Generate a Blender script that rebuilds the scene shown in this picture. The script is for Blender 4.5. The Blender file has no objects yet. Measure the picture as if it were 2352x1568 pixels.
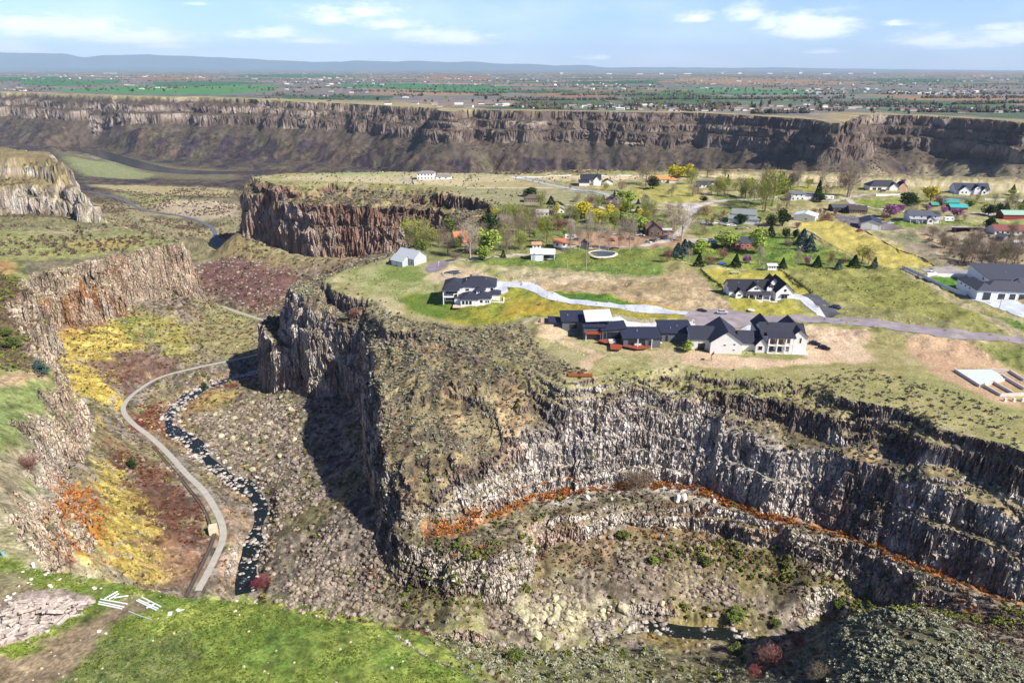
import bpy, bmesh, math, random
import numpy as np
from mathutils import Vector, Matrix
rng = np.random.default_rng(7)
random.seed(7)
SC = bpy.context.scene
# ------------------------------------------------------------------ camera, world, sun, exposure
CAMZ = 100.0
PITCH = math.radians(21.76)
cd = bpy.data.cameras.new('camera'); cam = bpy.data.objects.new('camera', cd)
SC.collection.objects.link(cam); SC.camera = cam
cam.location = (0, 0, CAMZ); cam.rotation_euler = (math.pi/2 - PITCH, 0, 0)
cd.sensor_width = 36; cd.lens = 24; cd.clip_start = 1; cd.clip_end = 200000
SUNV = Vector((0.84, -0.55, 0.0)).normalized()
SUN_EL = math.radians(41)
sun_dir = Vector((SUNV.x*math.cos(SUN_EL), SUNV.y*math.cos(SUN_EL), math.sin(SUN_EL)))
sl = bpy.data.lights.new('sun', 'SUN'); sl.energy = 5.0; sl.angle = math.radians(0.5); sl.color = (1.0, 0.945, 0.86)
so = bpy.data.objects.new('sun', sl); SC.collection.objects.link(so)
so.rotation_euler = sun_dir.to_track_quat('Z', 'Y').to_euler()
W = bpy.data.worlds.new('World'); SC.world = W; W.use_nodes = True
def build_world():
    nt = W.node_tree; nt.nodes.clear(); N = nt.nodes; L = nt.links
    out = N.new('ShaderNodeOutputWorld'); bg = N.new('ShaderNodeBackground')
    sky = N.new('ShaderNodeTexSky'); sky.sky_type = 'NISHITA'; sky.sun_disc = False
    sky.sun_elevation = SUN_EL; sky.sun_rotation = math.atan2(sun_dir.x, sun_dir.y)
    sky.altitude = 1100; sky.air_density = 1.0; sky.dust_density = 0.35; sky.ozone_density = 1.6
    tc = N.new('ShaderNodeTexCoord'); sep = N.new('ShaderNodeSeparateXYZ'); L.new(tc.outputs['Generated'], sep.inputs[0])
    def M(op, a, b=None, c=None, clamp=False):
        m = N.new('ShaderNodeMath'); m.operation = op; m.use_clamp = clamp
        for i, v in enumerate((a, b, c)):
            if v is None: continue
            if isinstance(v, (int, float)): m.inputs[i].default_value = v
            else: L.new(v, m.inputs[i])
        return m.outputs[0]
    X, Y, Z = sep.outputs
    el = M('ARCTANGENT', M('DIVIDE', Z, M('SQRT', M('ADD', M('MULTIPLY', X, X), M('MULTIPLY', Y, Y)))))
    az = M('ARCTAN2', X, Y)
    comb = N.new('ShaderNodeCombineXYZ'); L.new(M('MULTIPLY', az, 14), comb.inputs[0]); L.new(M('MULTIPLY', el, 46), comb.inputs[1])
    def noise(scale, det, rough=.6, off=0):
        n = N.new('ShaderNodeTexNoise'); n.noise_dimensions = '3D'; n.inputs['Scale'].default_value = scale
        n.inputs['Detail'].default_value = det; n.inputs['Roughness'].default_value = rough
        mp = N.new('ShaderNodeMapping'); mp.inputs['Location'].default_value = (off, off*.7, off*.3)
        L.new(comb.outputs[0], mp.inputs[0]); L.new(mp.outputs[0], n.inputs[0]); return n.outputs[0]
    nz = noise(1.0, 8, .6); nz2 = noise(3.2, 6, .65, 11)
    # each cloud bank: azimuth, elevation of its flat base, half width, height, weight
    total = None
    for (px, py, hw, hh, wgt) in CLOUDS:
        xx = (px-1176)/1568; vv = (784-py)/1568
        y = math.cos(PITCH)+vv*math.sin(PITCH); z = -math.sin(PITCH)+vv*math.cos(PITCH)
        a0 = math.atan2(xx, y); e0 = math.atan2(z, math.hypot(xx, y))
        sx = hw/1568.; sy = hh/1568.
        da = M('DIVIDE', M('SUBTRACT', az, a0), sx); de = M('DIVIDE', M('SUBTRACT', el, e0), sy)
        # flatter below the base line
        de2 = M('MULTIPLY', de, M('ADD', 1.0, M('MULTIPLY', M('LESS_THAN', de, 0), 1.4)))
        d = M('SQRT', M('ADD', M('MULTIPLY', da, da), M('MULTIPLY', de2, de2)))
        g = M('MULTIPLY', M('SUBTRACT', 1.0, d, clamp=True), wgt)
        total = g if total is None else M('MAXIMUM', total, g)
    dens = M('ADD', total, M('ADD', M('MULTIPLY', M('SUBTRACT', nz, .5), 1.15), M('MULTIPLY', M('SUBTRACT', nz2, .5), 1.0)))
    mask = N.new('ShaderNodeMapRange'); mask.interpolation_type = 'SMOOTHSTEP'
    mask.inputs['From Min'].default_value = .24; mask.inputs['From Max'].default_value = .98; L.new(dens, mask.inputs[0])
    # thin veils everywhere
    veil = N.new('ShaderNodeMapRange'); veil.inputs['From Min'].default_value = .42; veil.inputs['From Max'].default_value = .75
    veil.inputs['To Max'].default_value = .3; L.new(noise(.45, 5, .55, 5), veil.inputs[0])
    up = M('MULTIPLY', M('GREATER_THAN', el, -0.01), M('SUBTRACT', 1.0, M('MULTIPLY', el, 2.2), clamp=True))
    fac = M('MULTIPLY', M('MINIMUM', M('ADD', M('MULTIPLY', mask.outputs[0], .92), veil.outputs[0]), .96), up)
    mix = N.new('ShaderNodeMix'); mix.data_type = 'RGBA'; L.new(fac, mix.inputs[0])
    hs = N.new('ShaderNodeMix'); hs.data_type = 'RGBA'; hs.blend_type = 'MULTIPLY'; hs.inputs[0].default_value = 1
    L.new(sky.outputs[0], hs.inputs[6])
    bo = N.new('ShaderNodeMapRange'); bo.interpolation_type = 'SMOOTHSTEP'; bo.inputs['From Min'].default_value = math.radians(-1); bo.inputs['From Max'].default_value = math.radians(26)
    bo.inputs['To Min'].default_value = SKYBOOST; bo.inputs['To Max'].default_value = 1; L.new(el, bo.inputs[0])
    tn = N.new('ShaderNodeMix'); tn.data_type = 'RGBA'; tn.blend_type = 'MULTIPLY'; tn.inputs[0].default_value = 1; tn.inputs[6].default_value = SKYTINT; L.new(bo.outputs[0], tn.inputs[7]); L.new(tn.outputs[2], hs.inputs[7])
    L.new(hs.outputs[2], mix.inputs[6]); mix.inputs[7].default_value = CLOUDCOL
    L.new(mix.outputs[2], bg.inputs[0]); bg.inputs[1].default_value = 0.05
    L.new(bg.outputs[0], out.inputs[0])
SKYTINT = (.73, .87, 1.38, 1); CLOUDCOL = (20, 20.3, 20.8, 1); SKYBOOST = 1.92
CLOUDS = [(60, 62, 120, 34, 1), (160, 72, 200, 46, 1.1), (330, 92, 170, 34, 1.05), (20, 112, 110, 26, 1), (400, 108, 120, 18, .9),
          (620, 82, 150, 30, 1), (700, 96, 110, 18, 1), (760, 45, 110, 50, .95), (840, 30, 120, 40, .9), (900, 60, 120, 30, .95), (1040, 95, 150, 42, 1.15), (980, 80, 110, 30, 1),
          (1370, 134, 70, 16, .85), (1600, 46, 90, 26, .9), (1710, 40, 70, 60, .95), (1760, 60, 60, 40, .95), (1860, 70, 130, 62, 1.25), (2140, 100, 130, 40, 1.1), (2220, 104, 110, 32, 1.1),
          (2320, 90, 90, 36, 1), (2060, 56, 40, 14, .8), (1900, 120, 70, 14, .7), (450, 10, 60, 12, .7), (2290, 66, 60, 16, .8)]
build_world()
SC.view_settings.view_transform = 'Standard'; SC.view_settings.look = 'None'; SC.view_settings.gamma = 1
SC.view_settings.exposure = 0.74
SC.cycles.max_bounces = 5; SC.cycles.diffuse_bounces = 3; SC.cycles.glossy_bounces = 2; SC.cycles.transparent_max_bounces = 6
SC.cycles.volume_bounces = 0; SC.cycles.use_denoising = True; SC.cycles.use_adaptive_sampling = True; SC.cycles.adaptive_threshold = .02
# ------------------------------------------------------------------ projection helpers (photo pixels, 2352 x 1568)
cP, sP = math.cos(PITCH), math.sin(PITCH)
def ray(px, py):
    px = np.asarray(px, float); py = np.asarray(py, float)
    a = (px-1176)/1568; v = (784-py)/1568
    return a, cP+v*sP, -sP+v*cP
def atz(px, py, z):
    a, b, c = ray(px, py); t = (np.asarray(z, float)-CAMZ)/c
    return a*t, b*t
# ------------------------------------------------------------------ noise
def _h(ix, iy, seed):
    h = (ix.astype(np.int64)*374761393 + iy.astype(np.int64)*668265263 + seed*1274126177) & 0xffffffff
    h = ((h ^ (h >> 13))*1274126177) & 0xffffffff
    h = ((h ^ (h >> 16))*2246822519) & 0xffffffff
    return ((h ^ (h >> 15)) & 0xffffff)/float(0xffffff)
def vn(x, y, seed=0):
    ix = np.floor(x); iy = np.floor(y); fx = x-ix; fy = y-iy
    fx = fx*fx*fx*(fx*(fx*6-15)+10); fy = fy*fy*fy*(fy*(fy*6-15)+10)
    a = _h(ix, iy, seed); b = _h(ix+1, iy, seed); c = _h(ix, iy+1, seed); d = _h(ix+1, iy+1, seed)
    return (a+(b-a)*fx)+((c+(d-c)*fx)-(a+(b-a)*fx))*fy
def fbm(x, y, s, oct=3, seed=0):
    r = 0; amp = 1; tot = 0; x = x/s; y = y/s
    for o in range(oct):
        r = r+amp*(vn(x, y, seed+o*17)-.5)*2; tot += amp; amp *= .5
        x, y = (x*.8-y*.6)*2.03+3.1, (x*.6+y*.8)*2.03+7.7
    return r/tot*1.5
def vn3(x, y, z, seed=0):
    iz = np.floor(z); fz = z-iz; fz = fz*fz*(3-2*fz); iz = iz.astype(np.int64)
    a = _v3(x, y, iz, seed); b = _v3(x, y, iz+1, seed)
    return (a+(b-a)*fz-.5)*2
def _v3(x, y, iz, seed):
    ix = np.floor(x); iy = np.floor(y); fx = x-ix; fy = y-iy; fx = fx*fx*(3-2*fx); fy = fy*fy*(3-2*fy)
    def hh(a, b): return _h(a+iz*7919, b+iz*104729, seed)
    a = hh(ix, iy); b = hh(ix+1, iy); c = hh(ix, iy+1); d = hh(ix+1, iy+1)
    return (a+(b-a)*fx)+((c+(d-c)*fx)-(a+(b-a)*fx))*fy
def worley(x, y, s, seed=0):
    """distance to nearest cell point, to the second one, and the cell's random value"""
    x = x/s; y = y/s; ix = np.floor(x); iy = np.floor(y)
    f1 = np.full(x.shape, 9.); f2 = np.full(x.shape, 9.); cid = np.zeros(x.shape)
    for i in (-1, 0, 1):
        for j in (-1, 0, 1):
            cx = ix+i; cy = iy+j
            dx = cx+_h(cx, cy, seed)-x; dy = cy+_h(cx, cy, seed+5)-y
            d = dx*dx+dy*dy; r = _h(cx, cy, seed+9)
            nearer = d < f1
            f2 = np.where(nearer, f1, np.minimum(f2, d)); cid = np.where(nearer, r, cid); f1 = np.where(nearer, d, f1)
    return np.sqrt(f1), np.sqrt(f2), cid
def sstep(a, b, x):
    t = np.clip((x-a)/(b-a), 0, 1); return t*t*(3-2*t)
def mixf(a, b, t): return a+(b-a)*t
def chunked(f, x, y, n=200000):
    x = np.ravel(x); y = np.ravel(y); outs = []
    for i in range(0, len(x), n): outs.append(f(x[i:i+n], y[i:i+n]))
    return outs
# ------------------------------------------------------------------ terrain data: traced points with their heights
def curve(pts, closed=False, step=None):
    """Catmull-Rom through points"""
    P = np.array(pts, float); n = len(P); out = []
    rngk = range(n if closed else n-1)
    for i in rngk:
        p0 = P[(i-1) % n] if closed or i > 0 else 2*P[0]-P[1]
        p1 = P[i]; p2 = P[(i+1) % n]
        p3 = P[(i+2) % n] if closed or i+2 < n else 2*P[-1]-P[-2]
        m = max(2, int(np.linalg.norm((p2-p1)[:2])/(step or 4.0)))
        m = min(m, 60)
        for k in range(m):
            t = k/m; t2 = t*t; t3 = t2*t
            out.append(.5*((2*p1)+(p2-p0)*t+(2*p0-5*p1+4*p2-p3)*t2+(3*p1-p0-3*p2+p3)*t3))
    if not closed: out.append(P[-1])
    return np.array(out)
def W3(pts, z=None):
    o = []
    for p in pts:
        zz = p[2] if len(p) > 2 else z
        x, y = atz(p[0], p[1], zz); o.append((float(x), float(y), zz))
    return np.array(o)
# height fields: smooth surfaces through scattered control points
class Field:
    def __init__(s, pts):
        A = W3(pts); s.z = A[:, 2]; s.u, s.v = s.tr(A[:, 0], A[:, 1]); n = len(A)
        D = np.hypot(s.u[:, None]-s.u, s.v[:, None]-s.v)
        K = np.zeros((n+3, n+3)); K[:n, :n] = D+np.eye(n)*.004
        K[:n, n] = K[n, :n] = 1; K[:n, n+1] = K[n+1, :n] = s.u; K[:n, n+2] = K[n+2, :n] = s.v
        s.c = np.linalg.lstsq(K, np.concatenate([s.z, [0, 0, 0]]), rcond=None)[0]; s.n = n
        # tabulate
        s.U0, s.U1, s.V0, s.V1, s.N = -1.9, 1.9, math.log(18), math.log(3200), 520
        gu, gv = np.meshgrid(np.linspace(s.U0, s.U1, s.N), np.linspace(s.V0, s.V1, s.N))
        s.T = np.concatenate(chunked(s.raw, gu, gv, 20000)).reshape(s.N, s.N)
        s.T = np.clip(s.T, s.z.min()-3, s.z.max()+3)
    @staticmethod
    def tr(x, y):
        return np.arctan2(x, np.maximum(y, 1))*1.6, np.log(np.hypot(x, y)+1e-6)
    def raw(s, u, v):
        D = np.hypot(u[:, None]-s.u, v[:, None]-s.v)
        return D@s.c[:s.n]+s.c[s.n]+s.c[s.n+1]*u+s.c[s.n+2]*v
    def __call__(s, x, y):
        u, v = s.tr(x, y)
        a = np.clip((u-s.U0)/(s.U1-s.U0)*(s.N-1), 0, s.N-1.001); b = np.clip((v-s.V0)/(s.V1-s.V0)*(s.N-1), 0, s.N-1.001)
        i = a.astype(int); j = b.astype(int); fa = a-i; fb = b-j; T = s.T
        return (T[j, i]*(1-fa)+T[j, i+1]*fa)*(1-fb)+(T[j+1, i]*(1-fa)+T[j+1, i+1]*fa)*fb
def seg_dist(x, y, P, closed):
    best = np.full(x.shape, 1e18); inside = np.zeros(x.shape, bool)
    n = len(P)
    for i in range(n if closed else n-1):
        ax, ay = P[i][:2]; bx, by = P[(i+1) % n][:2]
        dx, dy = bx-ax, by-ay; L = dx*dx+dy*dy+1e-12
        t = np.clip(((x-ax)*dx+(y-ay)*dy)/L, 0, 1)
        d = (x-ax-t*dx)**2+(y-ay-t*dy)**2
        best = np.minimum(best, d)
        if closed:
            c = (ay > y) != (by > y)
            if abs(by-ay) > 1e-12: inside ^= c & (x < (bx-ax)*(y-ay)/(by-ay)+ax)
    return np.sqrt(best), inside
class SD:
    """signed distance to a closed outline, + inside; tabulated"""
    def __init__(s, P, x0, x1, y0, y1, res):
        s.x0, s.y0, s.res = x0, y0, res
        s.nx = int((x1-x0)/res)+1; s.ny = int((y1-y0)/res)+1
        gx, gy = np.meshgrid(x0+np.arange(s.nx)*res, y0+np.arange(s.ny)*res)
        d, ins = seg_dist(gx.ravel(), gy.ravel(), P, True)
        s.T = np.where(ins, d, -d).reshape(s.ny, s.nx)
    def __call__(s, x, y):
        a = np.clip((x-s.x0)/s.res, 0, s.nx-1.001); b = np.clip((y-s.y0)/s.res, 0, s.ny-1.001)
        i = a.astype(int); j = b.astype(int); fa = a-i; fb = b-j; T = s.T
        return (T[j, i]*(1-fa)+T[j, i+1]*fa)*(1-fb)+(T[j+1, i]*(1-fa)+T[j+1, i+1]*fa)*fb
ROAD = [(455, 1356, -54), (490, 1290, -54.5), (512, 1235, -55), (505, 1190, -55.3), (470, 1130, -55.7), (430, 1090, -56), (385, 1040, -56.8), (345, 1003, -57.3), (305, 972, -57.8),
        (284, 945, -58.3), (290, 922, -58.8), (322, 893, -59.7), (370, 866, -60.6), (440, 847, -61.6), (520, 830, -62.6), (600, 812, -64), (660, 790, -66), (640, 750, -69), (540, 715, -71), (470, 690, -74)]
CREEK = [(566, 1360, -59.5), (568, 1300, -60), (585, 1230, -60), (600, 1165, -60.2), (570, 1120, -60.4), (510, 1085, -60.7), (470, 1045, -61), (440, 1012, -61.3), (400, 990, -61.6),
         (388, 962, -62), (405, 930, -62.6), (440, 905, -63.2), (480, 885, -63.8), (540, 866, -65), (600, 850, -66.5), (670, 815, -68.5), (660, 770, -71), (560, 730, -74), (480, 700, -77)]
CREEK2 = [(1380, 1440, -60), (1480, 1438, -60), (1560, 1448, -60), (1650, 1455, -60), (1740, 1462, -60), (1830, 1450, -60), (1900, 1430, -60.5)]
F3P = [p for p in ROAD[::2]]+[(a, b, c+1) for a, b, c in CREEK[::2]]+[(a, b, c+1) for a, b, c in CREEK2[::2]]+[
    # talus left of the prow
    (640, 1000, -57), (720, 1040, -52), (600, 960, -59), (560, 930, -61), (650, 1150, -57), (700, 1200, -54), (790, 1150, -47), (850, 1240, -46), (700, 1320, -55), (900, 1300, -49),
    (640, 870, -62), (700, 940, -54), (620, 1340, -58), (660, 920, -57), (780, 1000, -49),
    # talus below the ledges
    (1000, 1350, -49), (1100, 1345, -49), (1200, 1305, -48), (1235, 1240, -47), (1330, 1225, -46.5), (1450, 1222, -46.5), (1560, 1212, -46.5), (1650, 1212, -46.5), (1735, 1240, -47), (1820, 1262, -47), (1870, 1300, -49),
    (1920, 1342, -52), (1980, 1362, -55), (2068, 1390, -58), (1000, 1420, -55), (1200, 1400, -55), (1400, 1400, -57.5), (1600, 1380, -56), (1780, 1390, -58), (1300, 1300, -50), (1600, 1290, -50), (860, 1380, -56),
    (1250, 1440, -58.5), (1150, 1430, -57.5), (800, 1400, -57.5), (920, 1430, -59),
    # slope on our side
    (1330, 1470, -54), (1450, 1490, -55), (1600, 1485, -57), (1720, 1490, -55), (1250, 1500, -46), (1180, 1480, -50), (1400, 1530, -44), (1550, 1540, -45), (1700, 1560, -41), (1300, 1560, -34), (1200, 1560, -24),
    (1500, 1620, -34), (1300, 1620, -22), (1700, 1640, -30), (1850, 1490, -42), (1850, 1560, -34), (1900, 1445, -37), (1960, 1420, -31), (2050, 1398, -26), (2110, 1405, -25), (2190, 1440, -23.5), (2270, 1480, -22), (2352, 1530, -20),
    (2450, 1590, -18), (2050, 1500, -23), (2200, 1560, -18), (2000, 1620, -17), (2352, 1640, -12), (1700, 1800, -14), (1250, 1800, -6), (2700, 1800, -14),
    (885, 1445, -14), (950, 1472, -13), (1010, 1510, -12), (1090, 1552, -12), (1165, 1596, -12), (1050, 1490, -24), (960, 1450, -26),
    # yellow slope and the ground under the left cliffs
    (118, 782, -42), (170, 770, -43), (230, 735, -45.5), (330, 716, -50), (400, 715, -55), (450, 695, -60), (500, 700, -66), (250, 840, -50), (180, 880, -46), (160, 840, -43.5), (200, 950, -45), (185, 1010, -38),
    (185, 1090, -34), (160, 1180, -29.5), (132, 1250, -26), (200, 1230, -34), (235, 1130, -41.5), (300, 1100, -49.5), (360, 1200, -51), (260, 1290, -38.5), (400, 1310, -52), (330, 1350, -47), (205, 1290, -31),
    (350, 780, -55), (450, 780, -61), (560, 760, -67), (600, 720, -70),
    # red talus hill under the far butte
    (550, 532, -54), (620, 570, -60), (690, 606, -63), (760, 598, -60), (850, 578, -54), (930, 572, -40), (1000, 560, -20), (480, 590, -74), (520, 640, -72), (600, 680, -72), (640, 700, -73), (700, 650, -70), (800, 615, -60), (460, 660, -77),
    # valley towards the big canyon
    (430, 585, -82), (490, 540, -84), (440, 520, -90), (380, 540, -72), (300, 535, -52), (400, 490, -96), (330, 480, -100), (260, 455, -106), (215, 440, -108), (200, 485, -66), (100, 496, -42), (0, 498, -40), (150, 520, -34),
    (300, 505, -70), (480, 460, -100), (520, 500, -85), (350, 455, -103), (540, 425, -112), (450, 435, -112), (300, 430, -118), (200, 425, -112), (200, 400, -122), (300, 402, -135), (160, 372, -125), (150, 352, -140),
    (400, 395, -147), (500, 388, -147), (560, 400, -140), (270, 368, -150), (310, 376, -150), (380, 388, -150), (250, 352, -150), (120, 330, -145), (0, 320, -140), (-200, 330, -140), (-200, 500, -60),
    (-200, 700, -45), (-100, 900, -42), (0, 1200, -38), (-300, 1300, -35), (100, 1500, -40), (600, 1500, -55), (600, 1800, -45), (900, 1800, -30), (-200, 1900, -30)]
F3P += [(2950, 1400, -45), (2700, 1300, -50), (3300, 1700, -40)]
F3W = [(-300, 1200, -150), (0, 1000, -150), (0, 1500, -150), (400, 900, -150), (400, 1350, -150), (800, 850, -150), (1200, 900, -140), (700, 1250, -150), (1600, 1000, -140), (1500, 700, -140), (-100, 1900, -150), (-800, 2200, -150), (-1500, 2400, -150),
       (200, 650, -60), (500, 600, -60), (900, 500, -60), (600, 1150, -150)]
def unproj(x, y, z):
    d = y*cP-(z-CAMZ)*sP; u = y*sP+(z-CAMZ)*cP
    return (1176+1568*x/d, 784-1568*u/d, z)
F3P += [unproj(*q) for q in F3W]
F3P += [(2000, 345, -132), (2080, 325, -118), (2150, 318, -100), (2230, 322, -92), (2300, 332, -100), (2352, 345, -105), (2060, 372, -128), (2160, 372, -118), (2260, 380, -112), (2340, 395, -115), (1960, 378, -145), (2450, 400, -120), (2150, 345, -105), (2250, 350, -100)]
F2P = [(1011, 1232, -36.5), (1200, 1178, -37), (1330, 1135, -37), (1560, 1130, -37), (1800, 1170, -37), (2000, 1238, -38), (2352, 1360, -39), (900, 1190, -36.5), (897, 1245, -37.5), (1000, 1285, -38), (1230, 1205, -38), (1568, 1165, -38),
       (1868, 1220, -38.5), (2185, 1308, -40), (870, 1150, -38), (850, 1100, -40), (800, 1000, -42), (740, 940, -40), (690, 850, -36), (610, 745, -30), (600, 700, -40), (700, 600, -50), (2700, 1450, -39)]
F1P = [(648, 660, -7), (700, 712, -9), (784, 745, -11), (824, 776, -12), (844, 843, -14), (847, 906, -15.5), (861, 990, -18), (877, 1043, -20.5), (894, 1068, -22), (931, 1152, -27), (991, 1190, -33), (1060, 1163, -31.5), (1098, 1110, -26), (1130, 1080, -22.5),
       (1211, 1020, -18), (1317, 988, -16), (1400, 980, -16), (1600, 985, -16), (1800, 1045, -16), (2028, 1135, -16.5), (2200, 1172, -16.5), (2352, 1200, -16.5), (2700, 1300, -16.5),
       (735, 655, -5), (784, 690, -6), (834, 710, -6.5), (911, 746, -6), (980, 765, -3), (1100, 800, -1.5), (1200, 835, -1.5), (1262, 880, -6), (1300, 915, -8.5), (1450, 912, -8.5), (1600, 905, -8), (1700, 910, -8), (1880, 935, -8), (2050, 985, -8), (2352, 1070, -8),
       (1000, 820, -5), (1000, 900, -9), (950, 1000, -16), (1050, 1000, -14), (1000, 1100, -22.5), (1150, 950, -10.5), (920, 850, -9.5), (1050, 1060, -18.5), (1200, 980, -13), (1180, 900, -6.5),
       # far butte bench
       (560, 447, -15), (545, 440, -13), (580, 430, -9), (640, 456, -13), (700, 466, -12), (800, 472, -12), (930, 480, -12), (1000, 485, -12), (1060, 495, -11), (600, 425, -9), (700, 436, -10), (900, 452, -10), (1050, 472, -10), (1120, 490, -7),
       (720, 632, -6), (790, 606, -5), (850, 592, -4), (905, 580, -3), (1000, 545, -3)]
P0 = W3([(2900, 1180), (2600, 1090), (2352, 1030), (2200, 985), (2050, 945), (1960, 922), (1880, 898), (1800, 884), (1700, 876), (1620, 868), (1550, 862), (1480, 868), (1400, 874), (1330, 878), (1285, 872), (1262, 858), (1225, 842), (1160, 818), (1080, 790), (980, 757), (911, 735),
         (834, 695), (784, 672), (735, 640), (752, 626), (800, 608), (870, 594), (915, 576), (940, 562), (985, 545), (1050, 530), (1110, 510), (1125, 485), (1121, 466), (1085, 455), (1040, 447), (967, 433), (880, 427), (784, 420), (700, 421), (640, 421), (600, 414), (580, 401),
         (650, 394), (800, 392), (900, 391), (1100, 396), (1300, 400), (1500, 399), (1700, 397), (1850, 401), (2000, 409), (2200, 413), (2352, 417), (2600, 425), (3000, 430), (3400, 600)], 0)
P1 = np.concatenate([W3([(2900, 1560, -39), (2600, 1445, -39), (2352, 1362, -39), (2235, 1325, -39), (2152, 1291, -39), (2068, 1262, -39), (1985, 1237, -39), (1905, 1202, -39), (1850, 1182, -39), (1800, 1042, -16), (1700, 1008, -16), (1600, 985, -16), (1500, 975, -16), (1400, 980, -16),
         (1317, 988, -16), (1211, 1020, -18), (1130, 1080, -22.5), (1098, 1110, -26), (1060, 1163, -31.5), (1020, 1186, -33), (991, 1190, -33), (960, 1175, -30), (931, 1152, -27), (894, 1068, -22), (877, 1043, -20.5), (861, 990, -18), (847, 906, -15.5), (844, 843, -14), (836, 800, -12.5), (824, 776, -12),
         (784, 745, -11), (740, 728, -10), (697, 710, -9), (665, 690, -8), (648, 660, -7), (660, 650, -7), (720, 628, -6), (790, 603, -5), (850, 588, -4), (905, 574, -3), (938, 558, -3), (985, 540, -3), (1040, 522, -5), (1070, 505, -10), (1040, 494, -12), (1000, 486, -12), (930, 480, -12), (860, 476, -12), (800, 472, -12),
         (740, 468, -12), (700, 465, -12), (640, 456, -13), (590, 450, -14), (560, 448, -15), (545, 440, -14), (552, 420, -10), (575, 400, -6), (650, 391, -3), (900, 388, -2), (1300, 397, -2), (1700, 394, -2), (1850, 398, -2), (2000, 406, -2), (2352, 415, -2), (2600, 423, -2), (3000, 428, -2), (3400, 600, -2)])])
def inter(A, B, t): return A+(B-A)*t
P2 = W3([(2900, 1640, -40), (2600, 1560, -41), (2352, 1440, -41), (2268, 1402, -41), (2185, 1362, -41), (2101, 1326, -40), (2012, 1290, -39.5), (1968, 1268, -39), (1868, 1236, -38.5), (1781, 1204, -38), (1701, 1184, -38), (1601, 1160, -38), (1568, 1166, -38), (1490, 1170, -38), (1417, 1170, -38), (1360, 1180, -38),
         (1301, 1188, -38), (1240, 1200, -38), (1215, 1230, -38), (1195, 1252, -38), (1140, 1280, -38), (1074, 1290, -38.5), (1010, 1292, -38.5), (964, 1278, -38.5), (925, 1262, -38), (897, 1240, -37.5), (885, 1195, -37.5), (880, 1130, -30)] + [(861, 992, -18), (846, 908, -15.5), (842, 845, -14), (833, 800, -12.5), (822, 778, -12), (783, 747, -11), (739, 732, -10), (700, 722, -9), (690, 760, -20), (672, 790, -29), (635, 790, -31), (608, 768, -31), (598, 742, -30), (625, 722, -33), (660, 690, -36), (760, 640, -40), (1000, 620, -20), (3400, 620, -20)])
Q1 = W3([(-600, 640, -6), (60, 648, -8), (100, 636, -9), (150, 622, -10), (220, 600, -12), (300, 578, -15), (360, 566, -17), (415, 559, -18), (418, 552, -18), (400, 543, -20), (330, 532, -26), (250, 522, -33), (150, 518, -34), (-200, 512, -34), (-600, 500, -34)])
# the left land's whole outline
Q1 = np.concatenate([W3([(330, 1342, -2), (250, 1315, -2.5), (180, 1300, -3), (130, 1287, -3), (100, 1262, -5), (84, 1235, -8), (84, 1190, -12), (92, 1130, -14), (98, 1080, -15), (104, 1020, -15), (116, 950, -15), (126, 890, -14), (130, 858, -12), (122, 825, -10), (108, 790, -10), (90, 760, -10), (66, 720, -10), (56, 690, -9), (60, 650, -8),
     (100, 636, -9), (150, 622, -10), (220, 600, -12), (300, 578, -15), (360, 566, -17), (412, 558, -18), (420, 553, -18), (400, 543, -20), (330, 532, -26), (250, 522, -33), (150, 518, -34), (-200, 512, -34), (-900, 520, -34)]),
     np.array([(-900., 300, 0), (-600, -100, 0), (100, -100, 0)]), W3([(1330, 1900, -5), (1230, 1640, -6), (1150, 1572, -7), (1080, 1532, -6), (1000, 1490, -5), (940, 1450, -4), (880, 1425, -3.5), (800, 1403, -3), (700, 1388, -3), (620, 1376, -2.5), (560, 1368, -2.5), (450, 1358, -2)])])
Q2 = np.concatenate([W3([(-900, 432), (0, 432), (60, 427), (120, 432), (165, 436), (190, 446), (196, 430), (185, 415), (165, 402), (0, 396), (-900, 396)], -18)])
Q3 = np.concatenate([W3([(-900, 362), (0, 364), (60, 361), (110, 366), (145, 380), (152, 370), (138, 355), (100, 345), (0, 333), (-900, 333)], 3)])
FAR = np.concatenate([W3([(-1500, 195, 12), (-300, 205, 12), (0, 212, 12), (100, 215, 11), (200, 220, 10), (350, 227, 6), (450, 229, 4), (600, 235, 1), (800, 241, 0), (1000, 249, 0), (1035, 256, 0), (1060, 250, 0), (1200, 254, 0), (1450, 257, 0), (1600, 259, 0), (1700, 263, 0), (1760, 267, 0), (1880, 275, 0), (1925, 285, 0), (1945, 270, 0), (1985, 262, 0), (2050, 263, 0), (2120, 266, 0), (2200, 270, 0),
      (2280, 275, 0), (2352, 281, 0), (2600, 290, 0), (3200, 300, 0)]), np.array([(60000., 900, 0), (90000, 90000, 0), (-90000, 90000, 0), (-90000., 6000, 0)])])
G1P = [(60, 650, -8), (415, 560, -18), (360, 567, -17), (200, 603, -12), (300, 578, -15), (0, 600, -6), (0, 700, -4), (60, 760, -7), (0, 900, -5), (60, 870, -6), (100, 868, -10), (128, 862, -13), (110, 960, -15), (60, 960, -9), (98, 1080, -15), (55, 1080, -8), (88, 1150, -13), (45, 1180, -5), (0, 1000, -4), (0, 1100, -3), (60, 1245, -4), (0, 1300, -1.5), (330, 1342, -2), (560, 1372, -2.5), (900, 1435, -4), (600, 1568, 0), (0, 1568, 0),
       (1000, 1490, -5), (1150, 1568, -7), (300, 545, -22), (150, 530, -27), (0, 530, -26), (-200, 515, -34), (100, 560, -17), (-200, 900, -2), (-200, 1300, 0), (600, 1900, 0), (1300, 1900, -5), (800, 1500, -1.5), (300, 1450, -.5), (1000, 1650, -3)]
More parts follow.
